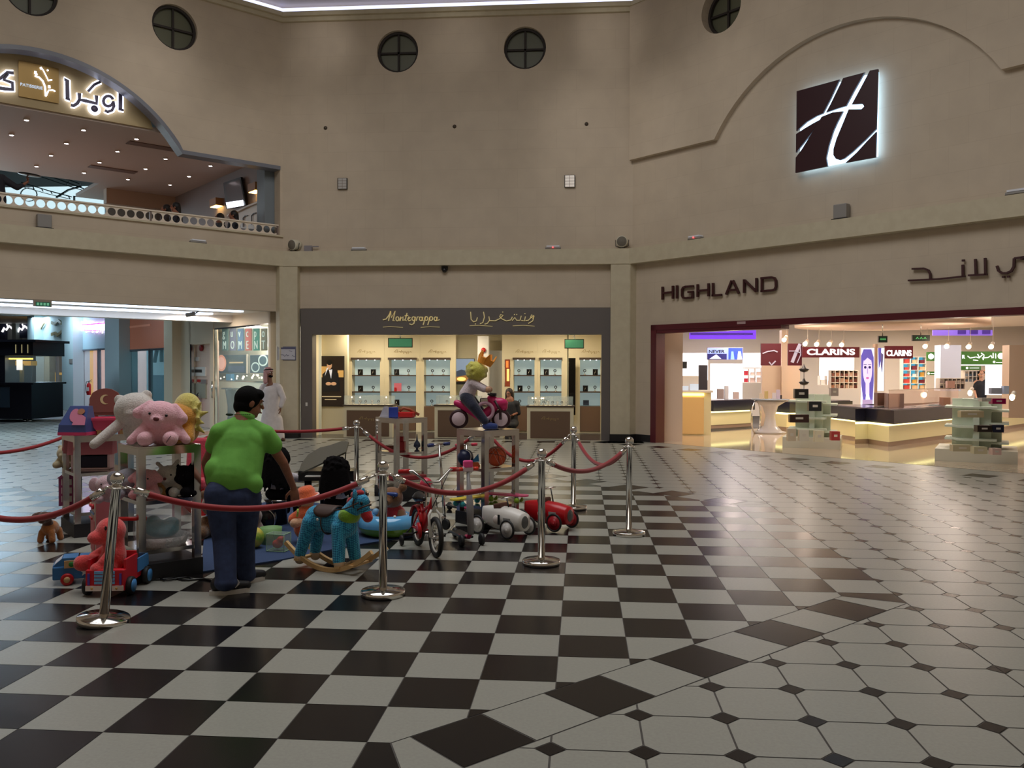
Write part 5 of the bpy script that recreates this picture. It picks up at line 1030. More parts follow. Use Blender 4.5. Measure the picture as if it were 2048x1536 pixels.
for k, (x, y) in enumerate(((53, 238), (23, 268), (167, 258), (133, 285), (102, 309), (73, 331), (273, 276), (235, 301), (199, 323), (168, 344), (331, 316), (291, 336), (256, 357), (421, 330), (378, 351), (340, 368))):
    p = fl(x, y, ZC); r = thing('ceiling_downlight', p, 'small white downlight in the pinkish cafe ceiling, %s' % ['second from the left in the front row', 'leftmost, below the front row', 'third from the left in the front row', 'left of the middle, second row', 'left of the middle, third row', 'left of the middle, fourth row, lowest', 'beside the nearest air vent', 'before the nearest air vent', 'between the two air vents', 'beside the farther air vent', 'behind the nearest air vent', 'in line behind the two air vents, upper', 'just right of the farther air vent', 'nearest the right end of the arch', 'second nearest the cafe screen', 'lowest, toward the cafe screen'][k], 'light', 'downlights of the cafe ceiling')
    b = MB(); b.lathe([(0, -.012), (.04, -.012), (.04, -.03), (.06, -.03), (.06, 0)], p); part(b, 'rim', m_sw, r); b = MB(); b.lathe([(0, -.028), (.038, -.032), (.038, -.015)], p); part(b, 'lens', mat('downlight_glow', (255, 235, 240), .5, emit=22), r)
for k, (x, y) in enumerate(((307, 293), (226, 339))):
    p = fl(x, y, ZC - .01); b = MB(); b.box(p, (1.15, .32, .02), FL.R()); solo(b, 'air_vent', mat('vent_brown', (120, 92, 80), .6), ['air vent slot in the cafe ceiling nearest the arch', 'air vent slot farther back in the cafe ceiling'][k], 'vent')
# railing with ring pattern
r = thing('cafe_railing', FL.P(3, -.12, 4.8), 'pale metal railing with a row of pierced circles along the cafe terrace', 'railing'); m_rl = mat('railing_beige', (228, 214, 196), .5)
b = MB(); FL.bx(b, .06, 8.9, -.16, -.08, 5.035, 5.065); FL.bx(b, .06, 8.9, -.14, -.1, 4.80, 4.825); part(b, 'rail', m_rl, r)
b = MB(); n_ = 46; st_ = 8.8 / n_
for k in range(n_):
    u = .06 + st_ * (k + .5); vs, fs = [], []
    # square plate pierced by a circle
    m_ = 20
    for j in range(m_):
        a = 2 * pi * j / m_ + pi / 4; c, s_ = cos(a), sin(a); q = max(abs(c), abs(s_)); vs += [FL.P(u + .083 * c, -.12, 4.93 + .083 * s_), FL.P(u + c / q * st_ / 2, -.12, 4.93 + s_ / q * .105)]
    b.add(vs + [v + FL.N * .015 for v in vs], [(2 * j, 2 * j + 1, (2 * j + 3) % 40, (2 * j + 2) % 40) for j in range(m_)] + [(40 + 2 * j, 40 + (2 * j + 2) % 40, 40 + (2 * j + 3) % 40, 40 + 2 * j + 1) for j in range(m_)] + [(2 * j, (2 * j + 2) % 40, 40 + (2 * j + 2) % 40, 40 + 2 * j) for j in range(m_)], False)
part(b, 'pierced_panel', m_rl, r); b = MB()
for u in (.08, 3.0, 5.9, 8.85): FL.bx(b, u - .02, u + .02, -.15, -.09, 4.8, 5.06)
part(b, 'post', mat('rail_post', (120, 104, 96), .5), r)
b = MB(); FL.bx(b, .0, 8.9, -.02, .05, 4.76, 4.80); st(b.build('trim_6', m_trim))
# back and side walls of the cafe
b = MB(); FL.bx(b, -.5, -.1, -9.5, -.3, ZF, ZC); st(b.build('wall_cafe_side', mat('cafe_sidewall', (150, 140, 138), .6)))
b = MB(); rx(b, 213, 362, 420, 418, -7.5, .3, FL); st(b.build('wall_cafe_beam', mat('cafe_beam', (186, 158, 134), .6)))
b = MB(); FL.bx(b, -.3, FL.px(213, 380, -9.2)[0], -9.4, -9.2, ZF, ZC); st(b.build('wall_cafe_back', mat('cafe_back', (170, 178, 180), .6)))
b = MB(); rx(b, 375, 378, 408, 440, -6.9, .4, FL); st(b.build('column_cafe', mat('cafe_column', (120, 112, 104), .6)))
zw = at(60, 374, 33).z; b = MB(); b.bx(-26, -12, 33, 33.2, zw, 12); b.bx(-26, -12, 25, 33, 11.5, 11.6); st(b.build('wall_cafe_upper', mat('cafe_grey', (150, 158, 160), .7))); b = MB(); b.bx(-26, -12, 33, 33.2, 4, zw); st(b.build('wall_cafe_window', mat('sky_window', (205, 232, 240), .5, emit=1.0)))
r = thing('roof_truss', at(90, 380, 30), 'dark green steel canopy truss behind the cafe against the bright daylight', 'truss'); b = MB(); z_ = (0, 60, 3.3383, 3.3391)
for pl, w_ in (([(240, 950), (400, 1000), (560, 1060), (600, 1080)], 2.2), ([(260, 975), (420, 1030), (580, 1080)], 1.6), ([(380, 970), (540, 1030)], 2), ([(150, 1020), (330, 1075), (480, 1115)], 2), ([(140, 1045), (320, 1095), (470, 1130)], 1.2), ([(545, 1045), (460, 1070), (380, 1120)], 2.4), ([(470, 1010), (450, 1035)], 1), ([(500, 1110), (500, 1160)], 2), ([(630, 1125), (500, 1112)], 1.5)): stroke_px(b, pl, w_, 30, .08, None, z_)
for k in range(6): x = 160 + k * 60; stroke_px(b, [(x, 1022 + k * 18), (x + 10, 1047 + k * 16)], .9, 30, .05, None, z_)
stroke_px(b, ring_pts(195, 1100, 55, 45, 16), 1.0, 30, .05, None, z_); part(b, 'beam', mat('truss_green', (30, 46, 46), .5), r)
FS = Fr(tuple(FL.P(-.1, -.5, 0)[:2]), (-1, 1), (-1, -1))     # cafe right side wall
r = thing('wall_screen', at(467, 385, 23.5), 'tilted dark framed screen with a bright white lower part on the cafe side wall', 'screen')
b = MB(); pts = [(447, 366), (482, 354), (492, 410), (453, 418)]; q = [FS.px(x, y, .1) for x, y in pts]; FS.prism(b, [(a[0], a[2]) for a in q], .05, .06); part(b, 'frame', m_blk, r)
q = [FS.px(x, y, .12) for x, y in [(450, 370), (480, 359), (488, 402), (454, 408)]]; b = MB(); FS.prism(b, [(a[0], a[2]) for a in q], .115, .004); part(b, 'glass', mat('screen_grey', (110, 108, 112), .2), r)
q = [FS.px(x, y, .12) for x, y in [(452, 405), (486, 400), (488, 411), (455, 417)]]; b = MB(); FS.prism(b, [(a[0], a[2]) for a in q], .12, .005); part(b, 'lit_strip', mat('screen_lit', (235, 240, 255), .5, emit=2.5), r)
for k, (x, y) in enumerate(((508, 378), (430, 408))):
    a = FS.px(x, y, .15); r = thing('wall_lamp', FS.P(a[0], .12, a[2]), ['box shaped wall lamp glowing yellow, right of the cafe screen', 'box shaped wall lamp glowing yellow, left of the cafe screen'][k], 'lamp')
    b = MB(); FS.bx(b, a[0] - .22, a[0] + .22, .0, .22, a[2] - .06, a[2] + .14); part(b, 'shade', mat('lamp_tan', (170, 120, 70), .5), r); b = MB(); FS.bx(b, a[0] - .2, a[0] + .2, .02, .2, a[2] - .075, a[2] - .06); part(b, 'bulb', mat('lamp_glow', (255, 200, 110), .5, emit=9), r)
r = thing('cabinet_wall', at(515, 430, 22.8), 'white panelled cabinet doors with dark curved handles at the end of the cafe', 'cabinet')
b = MB(); q = [FS.px(x, y, .3) for x, y in [(470, 425), (531, 397), (531, 460), (470, 455)]]; FS.prism(b, [(a[0], a[2]) for a in q], .0, .3); part(b, 'body', m_sw, r); b = MB()
for x, y in ((487, 432), (504, 427), (523, 420)): stroke_px(b, [(x, y + 22), (x, y + 4), (x + 4, y), (x + 9, y - 1)], 1.6, .31, .02, FS)
part(b, 'handle', m_bsh, r); b = MB(); stroke_px(b, [(458, 432), (500, 412), (531, 400)], 3, .31, .05, FS); part(b, 'cornice', m_sw, r)
b = MB(); FL.bx(b, .02, .3, -.75, -.32, 4.8, 6.43); st(b.build('column_cafe_end', mat('end_bluegrey', (120, 128, 134), .5)))
# glowing cafe name in Arabic and the emblem board
m_ltr = mat('cafe_letter', (92, 84, 110), .4); m_lh = mat('cafe_letter_halo', (225, 232, 255), .5, emit=3.2); z3 = (0, 0, 4.096, 4.096)
def halo(name, strokes, label, cat, dots=()):
    r = thing(name, FL.P(FL.px(strokes[0][0][0][0] / 4.096, 190, -.3)[0], -.38, 7), label, cat)
    b = MB()
    for pl, w_ in strokes: stroke_px(b, pl, w_ / 4.096 * 1.0 + 4.6, -.41, .03, FL, z3)
    for x, y, q in dots: u, _, z = FL.px(x / 4.096, y / 4.096, -.4); b.lathe([(0, .01), (q + .06, .01), (q + .06, 0)], FL.P(u, -.41, z), FL.N, 20)
    part(b, 'halo', m_lh, r); b = MB()
    for pl, w_ in strokes: stroke_px(b, pl, w_ / 4.096, -.36, .03, FL, z3)
    for x, y, q in dots: u, _, z = FL.px(x / 4.096, y / 4.096, -.36); b.lathe([(0, .02), (q, .02), (q, 0)], FL.P(u, -.35, z), FL.N, 20)
    part(b, 'lettering', m_ltr, r)
halo('cafe_sign', [([(968, 742), (985, 745), (984, 900)], 26), ([(970, 895), (1010, 905)], 16), (ring_pts(885, 830, 40, 42, 14, pi * .1, pi * 1.9), 20), ([(925, 830), (932, 870), (915, 905), (880, 918), (858, 905)], 20), ([(788, 785), (790, 850), (700, 828), (650, 818), (648, 765)], 24), ([(650, 818), (630, 850), (600, 868), (580, 862)], 22), ([(820, 672), (770, 695), (720, 750)], 18), ([(525, 655), (548, 658), (552, 812)], 26), ([(535, 805), (572, 818)], 16)],
     'glowing Arabic cafe name with white halo in the arch above the terrace', 'sign', [(772, 892, .07)])
halo('cafe_sign', [([(-60, 640), (0, 645), (60, 595), (110, 600)], 22), ([(60, 605), (30, 655), (100, 680), (102, 735), (40, 730), (-60, 715)], 24)], 'glowing Arabic letter with white halo cut by the left picture edge', 'sign')
r = thing('cafe_emblem', FL.P(4.84, -.42, 7), 'square golden board with a white tulip outline and small lettering in the cafe arch', 'sign'); b = MB()
q = [FL.px(x, y, -.42) for x, y in [(37, 119), (117, 140), (117, 206), (37, 194)]]; us, zs = [a[0] for a in q], [a[2] for a in q]; FL.bx(b, min(us), max(us), -.43, -.40, (zs[2] + zs[3]) / 2, (zs[0] + zs[1]) / 2); part(b, 'board', mat('emblem_gold', (150, 118, 60), .35, .4), r); b = MB()
for pl, w_ in (([(285, 622), (320, 635), (350, 665), (368, 710), (372, 760), (375, 790)], 9), ([(378, 785), (398, 740), (430, 738), (452, 750)], 7), ([(402, 700), (404, 722)], 12), ([(288, 605), (290, 585)], 12), ([(292, 615), (304, 606)], 8), ([(330, 552), (342, 568)], 12), ([(350, 570), (368, 605), (388, 645), (395, 662)], 5), ([(392, 660), (425, 655)], 7), ([(386, 580), (394, 574)], 9)): stroke_px(b, pl, w_ / 4.096 * 1.15, -.385, .02, FL, z3)
part(b, 'outline', m_lh, r)
u_, _, z_t = FL.px(40, 171, -.39); t = text('PATISSERIE', mat('letter_pale', (190, 205, 225), .5, emit=.8), FL.P(u_, -.39, z_t), -FL.U, (0, 0, 1), .085, t=.02); t.data.transform(r_inv(r)); t.parent = r
# ================= ROPE BARRIER =================
m_rope = mat('red_velvet', (150, 10, 22), .7, sheen=.4); m_ropec = mat('chrome_post', (222, 218, 212), .11, 1)
def stanchion(loc, label, lean=(0, 0)):
    r = thing('rope_stanchion', loc, label, 'stanchion', 'chrome rope stanchions'); r.rotation_euler = (lean[1], lean[0], 0)
    b = MB(); b.lathe([(.0, 0), (.156, 0), (.16, .006), (.16, .034), (.155, .04), (.06, .052), (.035, .06)], n=40); b.build('base', m_ropec, r)
    b = MB(); b.lathe([(.03, .05), (.029, .86), (.034, .865), (.034, .885), (.02, .89), (.016, .9)], n=24); b.build('pole', m_ropec, r)
    b = MB(); b.ell((0, 0, .928), .043, None, 24, 16); b.build('ball_finial', m_ropec, r)
    b = MB(); b.torus((0, 0, .872), .045, .006, (0, 0, 1), 20, 8)
    for a in range(4): b.torus((.052 * cos(a * pi / 2 + .3), .052 * sin(a * pi / 2 + .3), .872), .012, .004, (0, 0, 1), 10, 6)
    b.build('hook_ring', m_ropec, r); return r
ST = {'s1': (-3.05, 5.29), 's2': (-1.42, 6.11), 's3': (-.33, 7.21), 's4': (.47, 8.57), 's5': (-.09, 10.11), 's6': (-2.92, 11.06)}
p_ = at(967, 860, 10.6); ST['s7'] = (p_.x, 10.6); p_ = at(458, 860, 10.75); ST['s8'] = (p_.x, 10.75); p_ = at(158, 860, 9.9); ST['s9'] = (p_.x, 9.9); ST['s10'] = (at(-190, 900, 8.3).x, 8.3); ST['s11'] = (at(-170, 900, 5.5).x, 5.5)
LBL = dict(s1='leaning chrome stanchion in front of the red toy truck', s2='chrome stanchion in front of the inflatable ring, right of the rocking horse', s3='chrome stanchion just right of the white pedal car', s4='outermost chrome stanchion on the right of the barrier', s5='chrome stanchion farther back between the red pedal car and the outermost one', s6='distant chrome stanchion before the pen boutique, left of the small toy table rack', s7='stanchion hidden behind the rack with the toy motorbike', s8='stanchion hidden behind the man in green', s9='stanchion hidden behind the rack with the doll chair', s10='stanchion left of the picture at the back of the barrier', s11='stanchion left of the picture at the front of the barrier')
for k, (x, y) in ST.items(): stanchion((x, y, 0), LBL[k], (.105, 0) if k == 's1' else (0, 0))
def rope(a, b_, sag, label):
    A, B = Vector(ST[a] + (.87,)), Vector(ST[b_] + (.87,))
    if a == 's1': A += Vector((.09, 0, 0))
    if b_ == 's1': B += Vector((.09, 0, 0))
    d = (B - A).normalized(); A += d * .055; B -= d * .055; L = (B - A).length
    r = thing('barrier_rope', A, label, 'rope', 'red barrier ropes'); N = 28; pt = [A + (B - A) * t - Vector((0, 0, sag * 4 * t * (1 - t))) for t in [i / N for i in range(N + 1)]]
    b = MB(); b.tube(pt[2:-2], .021, 12); part(b, 'cord', m_rope, r)
    for q in (pt[:3], pt[-3:][::-1]):
        b = MB(); b.tube([q[0] + (q[2] - q[0]) * .45, q[2] + (q[2] - q[0]).normalized() * .02], .024, 12); b.tube([q[0], q[0] + (q[2] - q[0]) * .5], .008, 8); part(b, 'hook', m_ropec, r)
rope('s1', 's2', .19, 'red rope sagging in front of the man in green'); rope('s2', 's3', .2, 'red rope sagging in front of the red bicycle'); rope('s3', 's4', .16, 'red rope between the two rightmost front posts'); rope('s5', 's4', .26, 'deep sagging red rope on the right end of the barrier')
rope('s7', 's5', .34, 'dark red rope behind the basketball rack'); rope('s6', 's7', .36, 'dark red rope behind the two scooter handles'); rope('s8', 's6', .05, 'taut dark red rope in front of the boutique column'); rope('s9', 's8', .25, 'dark red rope passing behind the plush toys'); rope('s10', 's9', .18, 'dark red rope at the far left back'); rope('s11', 's1', .24, 'red rope hanging at the left picture edge')
# ================= DISPLAY RACKS =================
m_mir = mat('rack_steel', (208, 204, 200), .16, 1); m_plin = mat('plinth_black', (26, 26, 32), .5)
def rack(px, py, th, a, h, label, shelves=(.6, .22), lw=.055):
    n = fl(px, py); ang = rad(th) + .08; U = Vector((cos(ang), sin(ang), 0)); V = Vector((-sin(ang), cos(ang), 0)); c = n + (U + V) * a / 2
    r = thing('display_rack', c, label, 'rack', 'chrome display racks', ang); hw = a / 2 - lw / 2
    b = MB(); b.box((0, 0, .065), (a + .02, a + .02, .13)); b.build('plinth', m_plin, r)
    for sx in (-1, 1):
        for sy in (-1, 1): b = MB(); b.box((sx * hw, sy * hw, (h + .13) / 2), (lw, lw, h - .13)); b.build('leg', m_mir, r)
    b = MB()
    for s in (-1, 1): b.box((0, s * hw, h - lw / 2), (a - 2 * lw, lw, lw)); b.box((s * hw, 0, h - lw / 2), (lw, a - 2 * lw, lw))
    b.build('top_rail', m_mir, r); b = MB(); b.box((0, 0, h + .004), (a, a, .012)); b.build('top', m_mir, r)
    for z in shelves:
        b = MB(); b.box((0, 0, z), (a - .012, a - .012, .03)); b.build('shelf', m_mir, r)
    return r, c, U, V
RA = rack(278, 1166, 41.5, .48, 1.02, 'chrome display rack nearest the front with plush bears on top')
RB = rack(150, 1076, 39, .54, .97, 'chrome display rack at the left with the doll chair and pink tub on top')
RC = rack(792, 998, 41, .48, 1.0, 'small chrome display rack with a blue box and red toy on top', (.56, .2))
RD = rack(969, 1057, 41, .47, .99, 'chrome display rack carrying the pink toy motorbike', (.59, .2))
m_mat = mat('play_mat', (44, 66, 104), .85, noise=(40, 60, 96), scale=80)
b = MB(); pts = [fl(402, 1146), fl(560, 1122), fl(700, 1094), fl(838, 1072), fl(846, 1030), fl(560, 1000), fl(412, 1030)]; n_ = len(pts)
b.add([p + Vector((0, 0, .001)) for p in pts] + [p + Vector((0, 0, .012)) for p in pts], [tuple(range(n_)), tuple(range(n_, 2 * n_))] + [(i, (i + 1) % n_, n_ + (i + 1) % n_, n_ + i) for i in range(n_)])
solo(b, 'play_mat', m_mat, 'large dark blue mat on the tiles under the toys', 'mat')
b = MB(); rg = random.Random(2); c0 = fl(330, 1160); b.tube([c0 + Vector((-.25 + .05 * k, .03 * sin(k * 1.3), .008)) for k in range(14)], .008, 6); b.tube([c0 + Vector((-.1 + .04 * k, .05 * cos(k), .012)) for k in range(9)], .008, 6); solo(b, 'power_cable', m_blk, 'black cable lying on the tiles in front of the bear rack', 'cable')
# ================= PLUSH TOYS =================
def pmat(n, c, c2=None): return mat('plush_' + n, c, .95, noise=c2 or tuple(int(v * .9) for v in c), bump=.6, sheen=.5, scale=90)
m_eye = mat('bead_black', (12, 10, 12), .15)
def plush(name, loc, rz, s, m, label, ears='round', nose=(110, 50, 55), tilt=0, muz=None, arms=((-.1, .0, .15, -.17, -.05, .04), (.1, .0, .15, .17, -.05, .04)), legs=True, cat='plush toy', head=(.155, .125, .125), hz=.24, eyes=True, vox=.011, grp=None):
    r = thing(name, loc, label, cat, grp, rz); r.scale = (s, s, s)
    T = Matrix.Rotation(tilt, 3, 'Y')
    def h(x, y, z): return T @ Vector((x, y, z)) + Vector((0, 0, hz))
    P = [('s', (0, .04, .11), (.11, .1, .125)), ('s', h(0, 0, 0), head, T)]
    mm = muz if muz is not None else (.06, .055, .045, -.1)
    P.append(('s', h(0, mm[3], -.03), mm[:3], T))
    for i, a in enumerate(arms): P.append(('c', a[:3], a[3:], .045, .038))
    if legs:
        for sx in (-1, 1): P.append(('c', (sx * .07, .02, .06), (sx * .1, -.12, .055), .052, .062))
    if ears == 'round':
        for sx in (-1, 1): P.append(('s', h(sx * .11, .01, .1), (.045, .025, .045)))
    if ears == 'flop':
        for sx in (-1, 1): P.append(('c', h(sx * .1, .0, .09), h(sx * .175, -.02, .0), .03, .048))
    if ears == 'long':
        for sx in (-1, 1): P.append(('c', h(sx * .06, .0, .1), h(sx * .12, .02, .16), .022, .026))
    if ears == 'big':
        for sx in (-1, 1): P.append(('s', h(sx * .17, .02, .0), (.08, .025, .1), T))
    if ears == 'point':
        for sx in (-1, 1): P.append(('c', h(sx * .08, .0, .08), h(sx * .1, 0, .16), .035, .008))
    o = blob('body', P, m, r, vox)
    if eyes:
        for sx in (-1, 1): b = MB(); b.ell(h(sx * .065, -head[1] * .86, .015), .012, None, 10, 8); b.build('eye', m_eye, r)
    if nose: b = MB(); b.ell(h(0, mm[3] - mm[1] * .95, -.02), (.024, .014, .018), T, 12, 8); b.build('nose', mat('nose_%d' % nose[0], nose, .5), r)
    return r
TA = 1.033; cA = RA[1]
pk = pmat('pink', (250, 196, 208), (240, 180, 194))
q = at(322, 880, cA.y - .1); r = plush('plush_bear', (q.x, cA.y - .1, TA), rad(14), .94, pk, 'large pink plush bear with floppy ears sitting on the front chrome rack', 'flop', tilt=rad(8), arms=((-.1, .0, .17, -.22, -.06, .04), (.1, .0, .17, .21, -.05, .04)))
b = MB()
for k in range(6): b.ell((.085 + .006 * k, -.19 + .001 * k, .035 + .009 * k), .005, None, 6, 5)
b.build('foot_stitching', mat('stitch', (110, 70, 80), .6), r)
q = at(270, 860, cA.y + .08); plush('plush_bear', (q.x, cA.y + .08, TA), rad(10), .98, pmat('white', (222, 216, 210)), 'large white fluffy plush bear behind the pink bear', 'round', None, rad(-10), head=(.165, .14, .14), hz=.27, arms=((-.1, -.05, .16, -.25, -.2, .0), (.1, 0, .16, .16, .05, .05)), legs=False, eyes=False)
q = at(362, 860, cA.y + .14); r = plush('plush_lion', (q.x + .02, cA.y + .12, TA), rad(-30), 1.0, pmat('gold', (214, 150, 50)), 'yellow maned plush lion peeking out behind the pink bear', 'none', None, rad(12), hz=.2, eyes=False, legs=True)
P = [('s', (0.0, .05, .27), (.13, .1, .13))]
rg = random.Random(8)
for k in range(26):
    a = 2 * pi * k / 26; P.append(('c', (.08 * cos(a), .05, .2 + .08 * sin(a)), ((.19 + .02 * (k % 2)) * cos(a), .05 + rg.uniform(-.05, .05), .2 + (.17 + .02 * (k % 2)) * sin(a)), .04, .008))
blob('mane', P, pmat('yellow', (222, 208, 110)), r, .012)
# plush row on the shelf of the front rack
SA = .617
def onA(px, dy, z=SA): q = at(px, 900, cA.y + dy); return (q.x, cA.y + dy, z)
plush('plush_pig', onA(292, -.14), rad(5), .62, pmat('pink2', (240, 170, 180)), 'small pink plush pig on the shelf of the front rack', 'flop')
plush('plush_duck', onA(314, -.02), rad(-10), .5, pmat('tan', (200, 150, 90)), 'small tan plush toy behind the pink pig on the front rack shelf', 'none')
plush('plush_bear', onA(337, .0), rad(8), .66, pmat('cream', (216, 208, 200)), 'small white plush bear with a long ear on the front rack shelf', 'long', tilt=rad(-6))
plush('plush_cat', onA(368, .03), rad(-10), .66, pmat('black', (24, 22, 26)), 'small black plush cat with pointed ears at the right of the shelf', 'point', None)
plush('plush_elephant', onA(256, -.1), rad(30), .62, pmat('grey', (176, 176, 192)), 'small grey plush elephant with big ears behind the leaning stanchion', 'big', None)
q = fl(212, 1130); r = plush('plush_elephant', (at(216, 960, 7.0).x, 7.0, .50), rad(20), .62, pmat('palepink', (226, 190, 200)), 'pale pink plush elephant standing on top of the toy kitchen', 'big', None)
# gift basket at the bottom of the front rack
q = onA(325, -.05, .236); r = thing('gift_basket', q, 'white basket with a teal toy in clear cellophane low on the front rack', 'basket')
b = MB(); b.lathe([(0, 0), (.17, 0), (.2, .08), (.19, .08), (.16, .01)], n=24); b.build('basket', mat('wicker_white', (206, 200, 200), .6, bump=.8, scale=70), r)
blob('plush_filling', [('s', (0, -.02, .13), (.14, .1, .07)), ('s', (-.08, 0, .18), (.06, .06, .05)), ('s', (.07, .01, .17), (.06, .05, .05))], pmat('teal', (80, 160, 180)), r, .012)
b = MB(); rg = random.Random(6); n_ = 18; prof = [(.2, .02), (.23, .12), (.22, .22), (.13, .32), (.05, .355)]; vs = []
for (ra, z) in prof:
    for k in range(n_): a = 2 * pi * k / n_; rr_ = ra * rg.uniform(.88, 1.1); vs.append((rr_ * cos(a), rr_ * .85 * sin(a), z + rg.uniform(-.012, .012)))
b.add(vs, [(i * n_ + k, i * n_ + (k + 1) % n_, (i + 1) * n_ + (k + 1) % n_, (i + 1) * n_ + k) for i in range(4) for k in range(n_)], False); b.build('cellophane', mat('cellophane', (215, 228, 235), .05, alpha=.3), r)
# ---- left rack: things on top ----
m_pkp = mat('pink_plastic', (226, 74, 110), .4); m_chairw = mat('toy_chair_wood', (150, 92, 84), .6)
cB, UB, VB = RB[1], RB[2], RB[3]; TB = .981
q = at(214, 860, 8.6); r = thing('doll_chair', (q.x, 8.62, TB), 'brown wooden doll chair with a crescent moon cut-out on the left rack', 'chair', None, rad(200)); 
b = MB(); b.prism([(-.15, .2), (-.15, .34), (-.12, .40), (-.06, .435), (0, .445), (.06, .435), (.12, .40), (.15, .34), (.15, .2)], (0, .12, 0), (1, 0, 0), (0, 0, 1), (0, 1, 0), .02); b.build('backrest', m_chairw, r)
b = MB(); ou = [(.05 * cos(a), .05 * sin(a)) for a in [-2.0 + 4.0 * i / 10 for i in range(11)]]; inn = [(-.018 + .042 * cos(a), .042 * sin(a)) for a in [1.75 - 3.5 * i / 10 for i in range(11)]]; b.prism([(x, z + .33) for x, z in ou + inn], (0, .118, 0), (1, 0, 0), (0, 0, 1), (0, 1, 0), .024); b.build('moon_cutout', mat('moon_pale', (238, 224, 170), .5), r, )
b = MB(); b.box((0, 0, .19), (.3, .26, .05)); b.build('seat', m_chairw, r)
for sx in (-1, 1):
    for sy in (-1, 1): b = MB(); b.box((sx * .13, sy * .1, .083), (.035, .035, .166)); b.build('leg', m_chairw, r)
    b = MB(); b.box((sx * .15, -.02, .275), (.025, .24, .02)); b.box((sx * .15, -.12, .24), (.025, .025, .07)); b.build('armrest', m_chairw, r)
q = at(218, 870, 8.2); r = thing('toy_tub', (q.x, 8.25, TB), 'bright pink plastic tub on wooden feet beside the doll house box', 'tub', None, rad(20))
b = MB(); b.add([(-.13, -.08, .04), (.13, -.08, .04), (.13, .08, .04), (-.13, .08, .04), (-.2, -.12, .14), (.2, -.12, .14), (.2, .12, .14), (-.2, .12, .14)], [(0, 1, 2, 3), (0, 1, 5, 4), (1, 2, 6, 5), (2, 3, 7, 6), (3, 0, 4, 7)]); b.box((0, -.12, .15), (.42, .02, .03), bev=.005); b.box((0, .12, .15), (.42, .02, .03)); b.box((.2, 0, .15), (.02, .25, .03)); b.box((-.2, 0, .15), (.02, .25, .03)); b.build('body', m_pkp, r)
b = MB(); b.box((-.1, 0, .02), (.03, .14, .04)); b.box((.1, 0, .02), (.03, .14, .04)); b.build('feet', mat('toy_wood', (206, 164, 110), .6), r)
q = at(143, 870, 7.95); r = thing('doll_box', (q.x, 8.05, TB + .001), 'blue and pink boxed doll set with a sloping lid on the left rack', 'box', None, rad(4)); m_dbl = mat('box_dollblue', (74, 90, 150), .4)
b = MB(); b.use(m_dbl).add([(-.14, -.1, .03), (.13, -.1, .03), (.13, .1, .03), (-.14, .1, .03), (-.13, -.1, .1), (.13, -.1, .1), (.13, .1, .1), (-.13, .1, .1), (-.06, -.02, .28), (.12, -.02, .28), (.12, .06, .28), (-.06, .06, .28)], [(0, 1, 5, 4), (1, 2, 6, 5), (2, 3, 7, 6), (3, 0, 4, 7), (4, 5, 9, 8), (5, 6, 10, 9), (6, 7, 11, 10), (7, 4, 8, 11), (8, 9, 10, 11)]); b.build('carton', None, r)
b = MB(); b.box((0, 0, .015), (.28, .21, .03)); b.build('base_strip', mat('box_pink', (214, 60, 110), .4), r)
b = MB(); o3 = (0, -.104, .1); V3 = Vector((0, .08, .18)).normalized(); b.prism([(.01 + .05 * cos(a), .1 + .07 * sin(a)) for a in [2 * pi * i / 14 for i in range(14)]], o3, (1, 0, 0), V3, Vector((0, -1, .44)).normalized(), .003); b.prism([(.0, 0), (.125, 0), (.12, .08), (.06, .12), (.02, .08)], (0, -.106, .1), (1, 0, 0), V3, Vector((0, -1, .44)).normalized(), .004); b.build('printed_doll', mat('print_pink', (214, 130, 160), .5), r)
b = MB(); b.prism([(.065 + .035 * cos(a), .14 + .03 * sin(a)) for a in [2 * pi * i / 12 for i in range(12)]], (0, -.107, .1), (1, 0, 0), V3, Vector((0, -1, .44)).normalized(), .006); b.build('printed_hair', mat('print_brown', (176, 120, 90), .5), r)
# left rack, shelves
q = at(182, 960, 8.3); r = thing('doll_house', (q.x, 8.35, .617), 'pink roofed wooden doll house with a dark open front on the left rack', 'doll house', None, rad(15)); m_dhp = mat('dollhouse_pink', (206, 120, 134), .6)
b = MB(); b.bx(-.19, .17, .07, .09, 0, .16); b.bx(-.19, -.17, -.08, .09, 0, .16); b.bx(.15, .17, -.08, .09, 0, .16); b.bx(-.19, .17, -.08, .09, 0, .015); b.build('walls', mat('dollhouse_white', (222, 190, 196), .6), r)
b = MB(); b.bx(-.12, .15, -.05, .065, .018, .13); b.build('dark_room', mat('room_navy', (26, 26, 52), .6), r)
b = MB(); b.prism([(-.1, .15), (-.07, .3), (.07, .3), (.1, .15)], (-.22, 0, 0), (0, 1, 0), (0, 0, 1), (1, 0, 0), .42); b.build('roof', m_dhp, r)
b = MB()
for k in range(14): b.box((-.19 + k * .028, -.075, .305), (.012, .02, .02))
b.build('roof_ridge', mat('dollhouse_lightpink', (236, 170, 176), .6), r)
plush('plush_toy', (at(176, 900, 8.5).x, 8.55, .80 + .14), 0, .55, pmat('mustard', (196, 150, 50)), 'mustard yellow plush lying above the pink doll house roof', 'none', None, legs=False, head=(.2, .12, .1), hz=.12, eyes=False)
q = at(129, 1000, 8.35); r = thing('doll_house', (q.x, 8.42, .236), 'tall narrow purple doll house with white windows at the left rack', 'doll house', None, rad(18)); b = MB(); b.box((0, 0, .14), (.15, .14, .28)); b.prism([(-.09, .28), (0, .35), (.09, .28)], (0, -.08, 0), (1, 0, 0), (0, 0, 1), (0, 1, 0), .16); b.build('walls', mat('house_purple', (150, 60, 110), .5), r)
